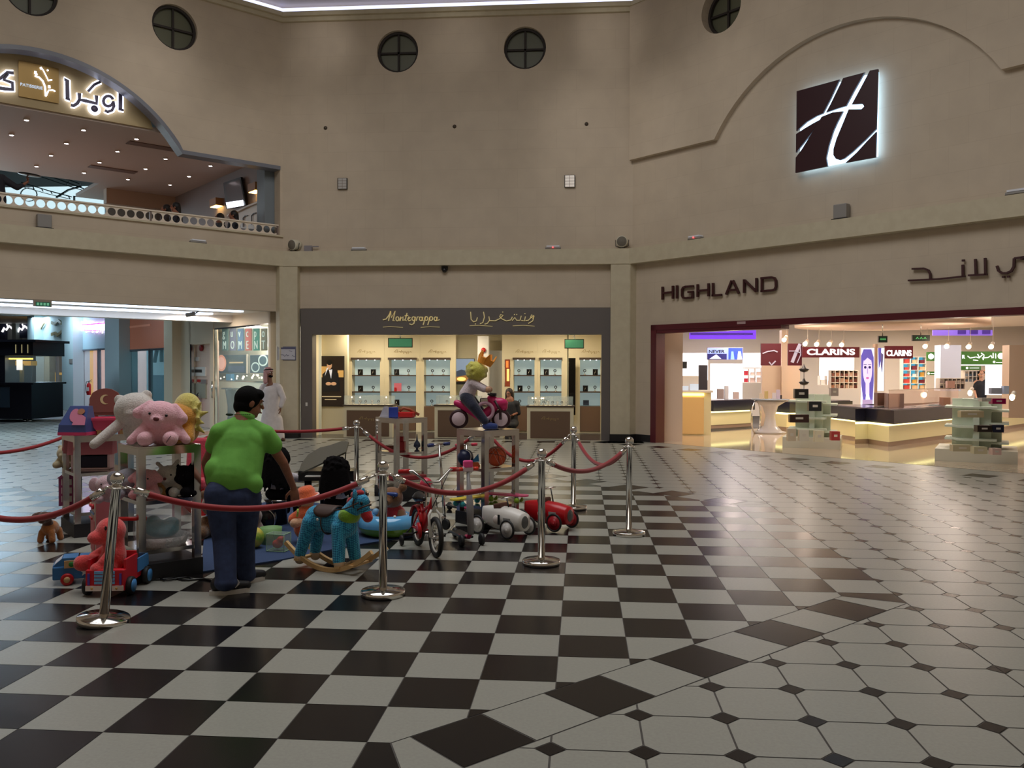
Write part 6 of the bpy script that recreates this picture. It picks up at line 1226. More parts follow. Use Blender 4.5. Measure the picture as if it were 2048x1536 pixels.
for k in range(3):
    for j in range(2): b = MB(); b.box((-.03 + j * .06, -.072, .07 + k * .085), (.035, .006, .06)); b.build('window', m_wht, r)
r = plush('plush_figure', (at(130, 940, 8.4).x, 8.42, .617), 0, .6, pmat('beige', (200, 186, 150)), 'pale yellow plush figure inside the upper left rack compartment', 'round', None, eyes=False)
# play kitchen and brown dog standing at the left
q = fl(197, 1118); r = thing('toy_kitchen', (q.x + .01, q.y + .16, 0), 'pink and cream wooden toy kitchen with red knobs next to the front rack', 'toy kitchen', None, rad(38)); m_kp = mat('kitchen_pink', (226, 130, 140), .5); m_kc = mat('kitchen_cream', (222, 196, 186), .5)
b = MB(); b.box((0, 0, .25), (.25, .25, .5), bev=.006); b.build('cabinet', m_kp, r)
b = MB(); b.box((-.127, 0, .25), (.008, .24, .48)); b.build('front_panel', m_kc, r)
b = MB(); b.box((-.134, 0, .19), (.01, .19, .26)); b.build('oven_door', m_kp, r)
b = MB(); b.box((-.15, .0, .34), (.012, .14, .014)); b.build('door_handle', m_red, r)
for k in range(4): b = MB(); b.cyl((-.131, .085 - k * .03 - (.04 if k == 3 else 0), .44), (-.15, .085 - k * .03 - (.04 if k == 3 else 0), .44), .012 if k < 3 else .022); b.build('knob', mat('knob_red', (206, 50, 60), .4), r)
b = MB(); b.box((-.14, 0, .385), (.006, .2, .02)); b.build('blue_strip', mat('strip_blue', (130, 160, 210), .5), r)
q = fl(92, 1086); r = thing('plush_dog', (q.x, q.y + .04, 0), 'brown standing plush dog with dark drooping ears at the left of the racks', 'plush toy', None, rad(5))
mb_ = pmat('brown', (170, 105, 50)); mdk = pmat('darkbrown', (84, 46, 34))
blob('body', [('s', (0, .03, .13), (.07, .1, .07)), ('c', (-.045, -.03, .1), (-.055, -.04, .025), .03, .03), ('c', (.045, -.03, .1), (.055, -.04, .025), .03, .03), ('c', (-.045, .1, .1), (-.055, .11, .025), .03, .03), ('c', (.045, .1, .1), (.055, .11, .025), .03, .03)], mb_, r, .008)
blob('head', [('s', (-.01, -.05, .24), (.06, .06, .055)), ('s', (-.01, -.1, .22), (.035, .03, .03)), ('c', (-.06, -.05, .27), (-.1, -.05, .25), .025, .03), ('c', (.04, -.05, .27), (.07, -.04, .25), .025, .03), ('c', (0, 0, .16), (0, -.04, .22), .05, .04)], mdk, r, .008)
for sx in (-1, 1): b = MB(); b.ell((-.01 + sx * .025, -.105, .25), .007, None, 8, 6); b.build('eye', m_eye, r)
# wooden baby walkers: red truck and blue van
m_tr = mat('truck_red', (206, 26, 44), .4); m_bl = mat('truck_blue', (70, 140, 205), .4); m_wood = mat('light_wood', (214, 176, 122), .55, noise=(204, 164, 110), scale=12); m_tire = mat('tyre_black', (22, 22, 24), .6)
def wheel(b, c, r_, w_, ax=(1, 0, 0), hub=None):
    ax = Vector(ax).normalized(); c = Vector(c); b.lathe([(r_ * .6, -w_ / 2), (r_ * .93, -w_ / 2), (r_, -w_ * .25), (r_, w_ * .25), (r_ * .93, w_ / 2), (r_ * .6, w_ / 2)], c, ax, 24)
q = fl(215, 1192); r = thing('toy_truck', (q.x - .03, q.y + .19, 0), 'red wooden push-along toy truck with blue grille carrying a coral plush', 'toy truck', None, rad(8))
b = MB(); b.box((0, -.2, .12), (.27, .06, .15), bev=.006); b.box((0, 0.03, .1), (.25, .42, .05)); b.box((-.125, -.08, .17), (.018, .22, .18)); b.box((.125, -.08, .17), (.018, .22, .18)); b.box((0, .03, .2), (.25, .018, .16)); b.build('body', m_tr, r)
b = MB()
for k in range(4): b.box((0, -.234, .105 + k * .024), (.14, .01, .018))
b.build('grille', mat('grille_blue', (120, 180, 230), .4), r)
b = MB(); b.box((0, -.236, .066), (.26, .014, .035)); b.build('bumper', mat('bumper_white', (232, 214, 206), .4), r)
for sx in (-1, 1): b = MB(); b.cyl((sx * .085, -.242, .066), (sx * .085, -.246, .066), .008); b.build('headlamp', mat('gold_dot', (214, 160, 80), .4), r)
for sx in (-1, 1):
    b = MB(); b.box((sx * .11, -.235, .13), (.014, .008, .08)); b.build('side_lamp', mat('violet_dot', (90, 70, 170), .4), r)
    b = MB(); b.box((sx * .134, .13, .17), (.012, .22, .1)); b.box((sx * .134, .13, .14), (.0125, .225, .006)); b.build('side_board', m_bl, r)
for sx in (-1, 1):
    for y in (-.15, .17):
        b = MB(); wheel(b, (sx * .15, y, .065), .065, .04); o = b.build('wheel', m_tire, r); b = MB(); b.lathe([(0, -.012), (.045, -.012), (.045, .012), (0, .012)], (sx * .165, y, .065), (1, 0, 0), 20); b.build('hub', m_bl, o)
for sx in (-1, 1): b = MB(); b.box((sx * .1, .235, .29), (.03, .022, .38)); b.build('handle_post', m_wood, r)
b = MB(); b.cyl((-.125, .235, .48), (.125, .235, .48), .016); b.build('handle_bar', m_red, r)
q = r.location; co = pmat('coral', (236, 78, 78))
r = thing('plush_dinosaur', (q.x - .01, q.y - .03, .14), 'coral red plush dinosaur with a round head sitting in the red toy truck', 'plush toy', None, rad(-50))
blob('body', [('s', (0, 0, .12), (.09, .085, .12)), ('s', (.0, -.02, .30), (.1, .105, .1)), ('s', (0, -.1, .26), (.07, .08, .055)), ('c', (0, .0, .16), (0, 0, .26), .075, .07), ('c', (-.07, -.03, .16), (-.12, -.12, .1), .04, .035), ('c', (.07, -.03, .16), (.11, -.1, .1), .035, .03), ('c', (-.05, -.03, .06), (-.08, -.2, .07), .055, .06), ('c', (.05, -.03, .05), (.1, -.13, .05), .05, .05)], co, r, .01)
for sx in (-1, 1): b = MB(); b.ell((sx * .082, -.07, .335), (.009, .009, .016), None, 10, 8); b.build('eye', m_eye, r)
q = fl(140, 1168); r = thing('toy_van', (q.x + .03, q.y + .1, 0), 'blue wooden push-along toy van with a star and shape sorter side', 'toy van', None, rad(-62)); m_vb = mat('van_blue', (56, 120, 180), .4)
b = MB(); b.box((0, 0, .09), (.2, .38, .1), bev=.01); b.box((0, .09, .165), (.2, .2, .06)); b.prism([(-.19, .14), (-.12, .2), (-.02, .2), (-.02, .14)], (-.09, 0, 0), (0, 1, 0), (0, 0, 1), (1, 0, 0), .18); b.build('body', m_vb, r)
b = MB(); b.add([(-.085, -.178, .155), (.085, -.178, .155), (.08, -.128, .197), (-.08, -.128, .197)], [(0, 1, 2, 3)]); b.build('windscreen', mat('screen_white', (220, 220, 230), .4), r)
b = MB(); b.box((.103, .02, .155), (.01, .26, .055)); b.build('sorter_panel', m_wood, r)
for y, c in ((-.06, (50, 140, 60)), (.02, (190, 60, 40)), (.1, (60, 140, 60))): b = MB(); b.ell((.11, y, .155), (.006, .02, .02), None, 8, 6); b.build('shape', mat('shape%d' % c[0], c, .5), r)
b = MB(); b.prism([((.035 if k % 2 == 0 else .015) * cos(k * pi / 5 + pi / 10), .09 + (.035 if k % 2 == 0 else .015) * sin(k * pi / 5 + pi / 10)) for k in range(10)], (.101, .03, 0), (0, 1, 0), (0, 0, 1), (1, 0, 0), .006); b.build('star', m_wht, r)
for sx in (-1, 1):
    for y in (-.09, .13):
        b = MB(); wheel(b, (sx * .115, y, .045), .045, .03); o = b.build('wheel', m_red, r); b = MB(); b.lathe([(0, -.01), (.022, -.01), (.022, .01), (0, .01)], (sx * .128, y, .045), (1, 0, 0), 16); b.build('hub', m_wood, o)
for sx in (-1, 1): b = MB(); b.box((sx * .07, .2, .24), (.022, .018, .42)); b.build('handle_post', m_wood, r)
b = MB(); b.cyl((-.1, .2, .45), (.1, .2, .45), .014); b.build('handle_bar', m_red, r)
# ---- rocking horse ----
q = fl(650, 1146); r = thing('rocking_horse', (q.x + .02, q.y + .14, 0), 'blue knitted rocking horse with a brown saddle on wooden rockers', 'rocking horse', None, rad(-22)); m_kn = mat('knit_blue', (62, 168, 206), .9, noise=(40, 130, 176), bump=.6, sheen=.2, scale=55); m_kr = pmat('red', (196, 30, 44)); m_sd = mat('saddle_brown', (66, 44, 36), .6)
def knit(m):
    nt = m.node_tree; bs = nt.nodes['Principled BSDF']; tc = nt.nodes.new('ShaderNodeTexCoord'); mp = nt.nodes.new('ShaderNodeMapping'); mp.inputs['Rotation'].default_value = (0, rad(45), 0)
    ck = nt.nodes.new('ShaderNodeTexChecker'); ck.inputs['Scale'].default_value = 75; ck.inputs['Color1'].default_value = lin((66, 176, 214)) + (1,); ck.inputs['Color2'].default_value = lin((30, 112, 160)) + (1,)
    nt.links.new(tc.outputs['Object'], mp.inputs['Vector']); nt.links.new(mp.outputs['Vector'], ck.inputs['Vector']); nt.links.new(ck.outputs['Color'], bs.inputs['Base Color'])
knit(m_kn)
blob('body', [('s', (-.02, 0, .40), (.2, .1, .105)), ('s', (-.16, 0, .40), (.1, .1, .11)), ('s', (.13, 0, .38), (.1, .1, .11)), ('c', (.13, .06, .36), (.17, .075, .1), .062, .05), ('c', (.11, -.06, .36), (.13, -.085, .1), .062, .05),
              ('c', (-.18, .06, .38), (-.25, .085, .1), .066, .045), ('c', (-.18, -.06, .38), (-.27, -.085, .1), .066, .045), ('c', (.15, 0, .44), (.25, -.0, .56), .08, .06), ('s', (.285, 0, .575), (.075, .055, .06)), ('c', (.28, 0, .56), (.33, 0, .49), .055, .045)], m_kn, r, .009)
blob('hoof_left_front', [('c', (.13, -.085, .1), (.135, -.088, .075), .046, .046)], mat('hoof_tan', (206, 180, 150), .8), r, .01).name = 'hoof'
for x, y in ((.17, .075), (-.25, .085), (-.27, -.085)): blob('hoof', [('c', (x, y, .1), (x + .005, y, .075), .046, .046)], mat('hoof_tan', (206, 180, 150), .8), r, .01)
blob('muzzle', [('c', (.335, 0, .475), (.35, 0, .45), .047, .043)], m_kr, r, .008)
for sy in (-1, 1): blob('ear', [('s', (.265, sy * .055, .63), (.018, .022, .045))], m_kn, r, .006); b = MB(); b.ell((.325, sy * .05, .565), (.014, .008, .014), None, 10, 8); b.build('eye', m_eye, r)
blob('mane', [('s', (.275, 0, .64), (.04, .03, .025)), ('s', (.225, 0, .62), (.04, .03, .03)), ('s', (.18, 0, .56), (.035, .025, .04))], m_kr, r, .008)
blob('collar', [('s', (.17, 0, .45), (.085, .1, .075))], pmat('green', (130, 180, 40)), r, .009)
b = MB(); b.torus((.315, 0, .525), .057, .007, (.5, 0, -1), 20, 6); b.torus((.26, 0, .57), .07, .007, (1, 0, -.2), 20, 6); b.tube([(.3, -.055, .57), (.2, -.09, .52), (.1, -.1, .5)], .006, 6); b.build('bridle', m_sd, r)
b = MB(); pts = []
for i in range(11):
    for j in range(9):
        a = -1.25 + 2.5 * i / 10; x = -.13 + .2 * j / 8; w_ = 1 - .35 * abs(2 * j / 8 - 1) ** 3; pts.append((x * 1.0 + .0, .116 * sin(a * w_), .40 + .122 * cos(a * w_)))
b.add(pts, [(i * 9 + j, i * 9 + j + 1, (i + 1) * 9 + j + 1, (i + 1) * 9 + j) for i in range(10) for j in range(8)], True); o = b.build('saddle', m_sd, r); md = o.modifiers.new('s', 'SOLIDIFY'); md.thickness = .012
b = MB(); b.torus((-.03, 0, .395), .112, .005, (1, 0, 0), 30, 6); b.build('girth_strap', m_sd, r)
b = MB(); b.ell((-.05, -.128, .42), (.012, .004, .012), None, 10, 6); b.build('badge', m_wht, r)
for sy in (-1, 1):
    b = MB(); N = 18; arc = [(-.40 + .86 * i / N, sy * .1, .018 + .33 * ((i / N - .5) * .86) ** 2 * 3.0) for i in range(N + 1)]
    for i in range(N): b.bar(arc[i], arc[i + 1], .03, .034)
    b.build('rocker', m_wood, r)
for x, z in ((-.27, .075), (.14, .05), (.28, .075)): b = MB(); b.box((x, 0, z), (.045, .26, .018)); b.build('crossbar', m_wood, r)
# ---- inflatable ring with a brown teddy ----
q = fl(764, 1082); RG = Vector((q.x, q.y + .3, .012)); r = thing('inflatable_ring', RG, 'round inflatable swim ring, blue above and green below, on the blue mat', 'swim ring'); m_rb = mat('vinyl_blue', (96, 170, 220), .1, coat=.5); m_rg = mat('vinyl_green', (120, 170, 60), .12, coat=.5)
def halftor(n, lo, hi, m):
    b = MB(); N, M_ = 44, 12; vs = []
    for i in range(N):
        a = 2 * pi * i / N
        for j in range(M_ + 1): c = lo + (hi - lo) * j / M_; vs.append(((.2 + .1 * cos(c)) * cos(a), (.2 + .1 * cos(c)) * sin(a), .1 + .1 * sin(c)))
    b.add(vs, [(i * (M_ + 1) + j, ((i + 1) % N) * (M_ + 1) + j, ((i + 1) % N) * (M_ + 1) + j + 1, i * (M_ + 1) + j + 1) for i in range(N) for j in range(M_)], True); return b.build(n, m, r)
halftor('blue_half', -.15, pi + .15, m_rb); halftor('green_half', pi + .15, 2 * pi - .15, m_rg)
b = MB(); b.cyl((.1, -.19, .18), (.1, -.2, .21), .012); b.build('valve', m_wht, r)
mt = pmat('teddy', (136, 92, 56)); r = plush('teddy_bear', (RG.x + .02, RG.y + .03, .05), rad(-15), 1.05, mt, 'brown teddy bear in a red top sitting in the swim ring', 'round', (30, 20, 20), head=(.11, .1, .1), hz=.3, muz=(.05, .045, .04, -.08))
blob('red_top', [('s', (0, .04, .14), (.118, .11, .09)), ('s', (0, .03, .2), (.08, .08, .05))], pmat('topred', (190, 40, 44)), r, .012)
blob('blue_goggles', [('c', (-.08, -.07, .34), (.08, -.07, .34), .022, .022)], mat('goggle_blue', (40, 70, 140), .3), r, .008)
blob('wristband', [('s', (-.15, -.03, .16), (.035, .035, .035))], mat('ball_blue', (130, 180, 220), .4), r, .008)
# ---- brown plush in a bag, green ball, clear cube bag ----
q = fl(420, 1080); r = plush('plush_bear', (q.x, q.y + .12, .012), rad(10), 1.0, pmat('dkbrown', (128, 92, 56), (86, 58, 40)), 'big dark brown plush bear slumped beside the front rack, left of the man', 'round', None, head=(.13, .12, .11), hz=.3, eyes=False)
q = fl(500, 1102); b = MB(); b.ell((q.x, q.y + .08, .107), .095, None, 28, 18); m_gb = mat('ball_green', (120, 170, 60), .5, noise=(226, 200, 90), scale=14); solo(b, 'soft_ball', m_gb, 'yellow-green patterned soft ball on the blue mat by the man\'s knee', 'ball')
q = fl(550, 1108); r = thing('clear_toy_case', (q.x, q.y + .09, .012), 'clear plastic case with red toys inside on the blue mat', 'case', None, rad(-8))
b = MB(); b.box((0, 0, .08), (.17, .13, .155)); b.build('shell', mat('clear_plastic', (190, 215, 195), .08, alpha=.32), r); b = MB()
for sx in (-1, 1):
    for sz in (0, 1): b.cyl((sx * .085, -.065, .005 + sz * .15), (sx * .085, .065, .005 + sz * .15), .004)
for sy in (-1, 1): b.tube([(-.085, sy * .065, .005), (.085, sy * .065, .005), (.085, sy * .065, .155), (-.085, sy * .065, .155)], .004, 6, True, True)
b.build('seam', mat('seam_green', (150, 190, 150), .4), r)
blob('red_toys', [('s', (-.01, 0, .06), (.05, .035, .04)), ('s', (.02, 0, .1), (.035, .03, .03)), ('c', (-.04, 0, .04), (.05, 0, .12), .014, .012)], mat('toy_red', (200, 60, 50), .5), r, .008)
q = fl(522, 1098); b = MB(); b.use(mat('basket_green', (120, 160, 100), .6)).lathe([(0, 0), (.09, 0), (.1, .15), (.095, .15), (.085, .01)], (q.x + .02, q.y + .2, .012)); solo(b, 'toy_bucket', None, 'small green toy bucket between the ball and the clear case', 'bucket')
# ---- orange doll ----
q = fl(590, 1100); r = thing('rag_doll', (q.x + .02, q.y + .28, .012), 'rag doll in a bright orange dress and orange frilled hat being picked up', 'doll', None, rad(-25)); m_or = pmat('orange', (246, 112, 60)); m_sk = pmat('dollskin', (226, 176, 140))
blob('body', [('s', (0, 0, .40), (.075, .07, .08)), ('c', (0, .02, .3), (0, 0, .14), .06, .08), ('c', (-.05, 0, .28), (-.14, -.06, .2), .035, .032), ('c', (.05, 0, .28), (.15, .03, .3), .032, .03), ('c', (.0, -.08, .2), (-.02, -.14, .2), .04, .045), ('c', (.05, 0, .1), (.06, -.13, .05), .04, .045)], m_sk, r, .01)
blob('dress', [('s', (0, .01, .27), (.105, .1, .09)), ('s', (.01, 0, .14), (.14, .12, .12)), ('c', (-.06, 0, .27), (-.12, -.05, .22), .055, .05), ('c', (.04, -.04, .1), (.08, -.14, .04), .07, .05), ('c', (.05, 0, .28), (.1, .02, .29), .05, .045)], m_or, r, .011)
b = MB(); b.lathe([(0, .06), (.06, .055), (.085, .02), (.085, -.02), (.10, -.03), (.105, -.035)], (-.01, 0, .465), (-.1, -.2, 1), 28); b.build('hat', m_or, r)
b = MB(); b.torus((-.006, .012, .43), .105, .009, (-.1, -.2, 1), 40, 6); b.build('hat_frill', mat('frill_white', (240, 205, 200), .8), r)
blob('hair', [('s', (-.03, .04, .39), (.075, .06, .07)), ('s', (-.06, -.03, .37), (.03, .035, .045))], pmat('hairbrown', (120, 70, 50)), r, .009)
b = MB(); b.ell((.03, -.071, .41), .008, None, 8, 6); b.build('eye', m_eye, r); b = MB(); b.tube([(-.01, -.12, .26), (.01, -.13, .3), (.0, -.12, .33)], .01, 8); b.build('green_leaf', pmat('leafgreen', (170, 200, 70)), r)
# ---- black haired plushes, piano and drums ----
m_gp = mat('piano_black', (20, 20, 24), .22)
q = at(655, 1000, 8.75); r = thing('toy_piano', (q.x, 8.8, .012), 'small black grand piano toy with its lid propped open', 'toy piano', None, rad(8)); s_ = [(-.29, -.13), (.27, -.13), (.27, .1), (.18, .2), (.02, .24), (-.1, .3), (-.24, .26), (-.29, .1)]
b = MB(); b.prism(s_, (0, 0, .47), (1, 0, 0), (0, 1, 0), (0, 0, 1), .1); b.build('case', m_gp, r)
for x, y in ((-.2, -.08), (.24, -.08), (-.1, .2)): b = MB(); b.lathe([(.022, 0), (.022, .3), (.034, .34), (.038, .47)], (x, y, 0)); b.build('leg', m_gp, r)
b = MB(); b.box((0, -.17, .51), (.44, .09, .02)); b.build('keyboard_shelf', m_gp, r); b = MB(); b.box((0, -.175, .524), (.42, .07, .008)); b.build('keys', m_wht, r)
b = MB(); Rl = Matrix.Rotation(rad(22), 3, 'X') @ Matrix.Rotation(rad(-27), 3, 'Y'); ax_ = Vector((-.29, 0, .575)); b.prism([((x + .29), y) for x, y in s_], ax_, Rl @ Vector((1, 0, 0)), Rl @ Vector((0, 1, 0)), Rl @ Vector((0, 0, 1)), .016); b.build('lid', mat('lid_olive', (84, 82, 68), .3), r)
b = MB(); b.cyl((.16, .02, .57), (.175, .02, .80), .006); b.build('lid_prop', m_gp, r)
m_hb = pmat('blackhair', (14, 12, 14)); m_ws = pmat('whitefur', (214, 206, 212)); m_bt = pmat('blacktrouser', (28, 28, 34))
def maned(loc, rz, label, s=1.0, sit=.3):
    r = thing('plush_figure', loc, label, 'plush toy', None, rz); r.scale = (s, s, s)
    blob('body', [('s', (0, 0, sit + .13), (.11, .09, .15)), ('s', (0, 0, sit + .33), (.09, .09, .09)), ('c', (-.09, 0, sit + .2), (-.17, -.12, sit + .17), .045, .042), ('c', (.09, 0, sit + .2), (.16, -.12, sit + .17), .045, .042)], m_ws, r, .012)
    rg_ = random.Random(int(loc[0] * 100)); P = [('s', (0, .01, sit + .36), (.13, .12, .12)), ('s', (0, .04, sit + .26), (.13, .09, .12))]
    for k in range(60): a = rg_.uniform(0, 2 * pi); c = rg_.uniform(-.3, 1.2); P.append(('s', (.125 * cos(a) * cos(c), .02 + .115 * sin(a) * cos(c), sit + .36 + .115 * sin(c)), rg_.uniform(.012, .022)))
    for k in range(26): a = -.3 + (pi + .6) * (k / 25) ; P.append(('c', (.1 * cos(a), .03 + .08 * sin(a), sit + .34), (.165 * cos(a) + rg_.uniform(-.012, .012), .04 + .12 * sin(a), sit + .10 + rg_.uniform(-.04, .05)), .036, .01))
    blob('long_hair', P, m_hb, r, .009, 2)
    blob('trousers', [('c', (-.06, 0, sit + .02), (-.08, -.16, sit - .02), .07, .055), ('c', (.06, 0, sit + .02), (.08, -.16, sit - .02), .07, .055), ('c', (-.08, -.16, sit - .02), (-.08, -.17, sit - .17), .05, .04), ('c', (.08, -.16, sit - .02), (.08, -.17, sit - .17), .05, .04), ('s', (0, .02, sit + .02), (.12, .1, .07))], m_bt, r, .012)
    b = MB(); b.lathe([(.1, 0), (.1, sit - .06), (.12, sit - .03), (0, sit - .02)], (0, .02, 0)); b.build('stool', m_gp, r); return r
q = at(676, 990, 8.45); maned((q.x, 8.4, .012), rad(172), 'long black haired white plush figure seated at the toy piano', 1.02, .26)
q = at(553, 990, 8.75); maned((q.x, 8.8, .012), rad(150), 'long black haired white plush figure behind the drum set, next to the man', 1.08, .27)
q = at(530, 1040, 8.2); r = thing('toy_drum_kit', (q.x, 8.3, .012), 'small black toy drum kit with thin cymbal stands behind the orange doll', 'drum kit', None, rad(10))
for x, y, z, ra, h in ((-.05, 0, .13, .12, .12), (-.16, .1, .24, .07, .08), (.08, .12, .25, .07, .08)):
    b = MB(); b.lathe([(0, -h / 2), (ra, -h / 2), (ra, h / 2), (0, h / 2)], (x, y, z), (0, 1, .1) if z < .2 else (0, .2, 1), 24); o = b.build('drum', m_gp, r); b = MB(); b.torus((x, y - h / 2 if z < .2 else y, z if z < .2 else z + h / 2), ra, .006, (0, 1, .1) if z < .2 else (0, .2, 1), 24, 6); b.build('drum_hoop', m_chrome, o)
for x, y, z in ((-.25, .12, .42), (-.2, .2, .5)): b = MB(); b.cyl((x, y, 0), (x, y, z), .005, None, 8); b.lathe([(0, .012), (.02, .01), (.09, 0), (0, .004)], (x, y, z), (.1, 0, 1), 24); b.build('cymbal', m_chrome, r)
plush('plush_bear', (at(480, 1050, 8.0).x + .05, 8.1, .012), rad(20), .8, pmat('greybrown', (150, 130, 120)), 'greyish plush toy half hidden between the man and the drum kit', 'round', None, eyes=False)
q = at(398, 960, 9.3); r = thing('toy_tent', (q.x - .06, 9.35, 0), 'pink red play chair seen between the front rack and the man', 'play chair'); b = MB(); b.box((0, 0, .35), (.3, .25, .12), bev=.04); b.box((0, .1, .6), (.3, .08, .5), Matrix.Rotation(rad(-8), 3, 'X'), .04); b.build('cushion', pmat('rose', (214, 60, 84)), r)
for sx in (-1, 1): b = MB(); b.box((sx * .12, 0, .15), (.04, .2, .3)); b.build('leg', m_red, r)
r.name = 'play_chair'
# ---- small rack items ----
cC = RC[1]; TC = 1.012
def onC(px, dy, z): q = at(px, 900, cC.y + dy); return Vector((q.x, cC.y + dy, z))
b = MB(); q = onC(787, -.08, TC); b.box(q + Vector((0, 0, .065)), (.12, .1, .13), Matrix.Rotation(.2, 3, 'Z'), .006); solo(b, 'toy_box', mat('toybox_blue', (46, 66, 160), .4), 'small blue cube box on the small rack', 'box')
b = MB(); q = onC(768, 0, TC); b.prism([(-.06, 0), (.06, 0), (.035, .13), (-.005, .13)], q, (1, 0, 0), (0, 0, 1), (0, 1, 0), .1); solo(b, 'toy_block', mat('block_grey', (190, 188, 200), .5), 'pale grey sloping box left of the blue cube on the small rack', 'box')
r = thing('toy_car', onC(812, -.06, TC), 'low red toy with a brown handle lying on the small rack', 'toy'); b = MB(); b.box((0, 0, .035), (.22, .12, .07), Matrix.Rotation(-.15, 3, 'Z'), .015); b.build('body', m_red, r); b = MB(); b.tube([(-.08, -.02, .08), (-.03, -.02, .12), (.04, .02, .1), (.16, .05, .03)], .018, 8); b.build('arm', mat('toy_rust', (160, 80, 50), .5), r)
r = thing('toy_fire_engine', onC(800, .0, .577), 'dark red toy house truck on the shelf of the small rack', 'toy'); b = MB(); b.box((0, 0, .06), (.14, .1, .12), bev=.008); b.box((.0, 0, .15), (.1, .08, .07), bev=.01); b.build('body', mat('deep_red', (150, 24, 30), .4), r); b = MB(); b.box((-.02, -.052, .05), (.03, .006, .03)); b.build('label_plate', m_wht, r); b = MB(); b.box((-.13, 0, .04), (.12, .06, .05)); b.build('hood', mat('deep_brown', (100, 50, 34), .5), r)
b = MB(); q = onC(834, -.02, .575); b.lathe([(.04, 0), (.015, .02), (.015, .04), (.045, .06), (.04, .1), (.012, .14), (.004, .22)], q); solo(b, 'toy_tower', mat('tower_navy', (40, 50, 70), .4), 'little navy toy tower with a spire on the small rack shelf', 'toy')
b = MB(); q = onC(815, -.05, .216); b.box(q + Vector((0, 0, .03)), (.4, .3, .06), Matrix.Rotation(.7, 3, 'Z'), .01); solo(b, 'board_game', mat('game_maroon', (150, 50, 56), .5), 'flat maroon box on the bottom shelf of the small rack', 'box')
cD = RD[1]; TD = 1.002
def onD(px, dy, z): q = at(px, 900, cD.y + dy); return Vector((q.x, cD.y + dy, z))
m_bb = mat('basketball_orange', (206, 84, 40), .6, bump=.3, scale=300)
q = onD(993, -.04, .605); r = thing('basketball', q, 'orange basketball in a net on the shelf of the motorbike rack', 'ball'); b = MB(); b.ell((0, 0, .108), .105, None, 32, 20); b.build('ball', m_bb, r); b = MB(); b.torus((0, 0, .108), .1055, .0025, (1, .3, .2), 40, 5); b.torus((0, 0, .108), .1055, .0025, (.2, .3, 1), 40, 5); b.torus((0, 0, .108), .1055, .0025, (.3, 1, .3), 40, 5); b.build('seam', m_blk, r)
b = MB()
for k in range(6): a = k * pi / 6; b.torus((0, 0, .108), .107, .0012, (cos(a), sin(a), .5), 32, 4)
b.build('net', mat('net_pale', (220, 200, 190), .6), r)
q = onD(931, .0, .605); r = thing('toy_ball', q, 'dark blue and white ball on the left of the motorbike rack shelf', 'ball'); b = MB(); b.ell((0, 0, .088), .088, None, 28, 18); b.build('ball', mat('ball_navy', (28, 34, 70), .35), r); b = MB(); b.torus((0, -.04, .1), .065, .008, (.2, 1, -.2), 28, 6); b.build('white_stripe', m_wht, r)
r = thing('toy_boat', onD(951, -.02, .605), 'teal and orange wooden toy boat between the two balls', 'toy'); b = MB(); b.prism([(-.05, 0), (.05, 0), (.03, .04), (-.05, .04)], (0, -.02, 0), (1, 0, 0), (0, 0, 1), (0, 1, 0), .04); b.build('hull', mat('boat_orange', (206, 90, 40), .5), r); b = MB(); b.prism([(-.05, .04), (.04, .05), (.03, .13)], (0, -.01, 0), (1, 0, 0), (0, 0, 1), (0, 1, 0), .015); b.build('sail', mat('sail_teal', (40, 120, 170), .5), r)
def skate(loc, rz, deck, wh, label):
    r = thing('skateboard', loc, label, 'skateboard', None, rz); b = MB(); n_ = 12
    pts = [(-.25 + .05 * (1 - cos(a)) if False else (.2 * (1 if cos(a) > 0 else -1) + .06 * cos(a), .06 * sin(a))) for a in [2 * pi * i / 24 for i in range(24)]]
    b.prism(pts, (0, 0, .075), (1, 0, 0), (0, 1, 0), (0, 0, 1), .014); b.build('deck', mat('deck_%d' % deck[0], deck, .4), r)
    for x in (-.15, .15):
        b = MB(); b.box((x, 0, .055), (.03, .08, .03)); b.build('truck', m_chrome, r)
        for y in (-.05, .05): b = MB(); b.lathe([(0, -.017), (.026, -.017), (.03, 0), (.026, .017), (0, .017)], (x, y, .031), (0, 1, 0), 16); b.build('wheel', mat('sk_%d' % wh[1], wh, .4), r)
skate(onD(940, -.2, .216), rad(50), (224, 200, 60), (40, 160, 170), 'yellow penny skateboard at the foot of the motorbike rack'); skate(onD(985, -.34, .0), rad(5), (230, 90, 140), (110, 210, 50), 'pink penny skateboard with green wheels behind the white pedal car'); skate(onD(1012, .05, .216), rad(-20), (230, 160, 50), (150, 200, 60), 'orange penny skateboard on the bottom of the motorbike rack'); 
# ---- toy motorbike and crowned doll ----
r = thing('toy_motorbike', onD(960, -.02, TD), 'pink toy motorbike with white wheel discs on top of the chrome rack', 'toy motorbike', None, 0); m_mb = mat('moto_pink', (214, 44, 110), .3)
cx = .225
for k, x in enumerate((-cx, cx)):
    b = MB(); b.lathe([(.075, -.03), (.095, -.03), (.102, -.01), (.102, .01), (.095, .03), (.075, .03)], (x, 0, .102), (0, 1, 0), 32); o = b.build('wheel', mat('moto_tyre', (56, 22, 30), .5), r); b = MB(); b.lathe([(0, -.034), (.07, -.032), (.078, -.025), (.078, .025), (.07, .032), (0, .034)], (x, 0, .102), (0, 1, 0), 32); b.build('wheel_disc', mat('moto_disc', (236, 212, 222), .4), o)
blob('body', [('c', (-.25, 0, .27), (-.1, 0, .21), .035, .06), ('c', (-.1, 0, .2), (.03, 0, .12), .05, .06), ('c', (.12, 0, .31), (.25, 0, .23), .05, .045), ('s', (.2, 0, .27), (.1, .06, .06)), ('c', (.0, 0, .13), (.14, 0, .22), .04, .05)], m_mb, r, .009)
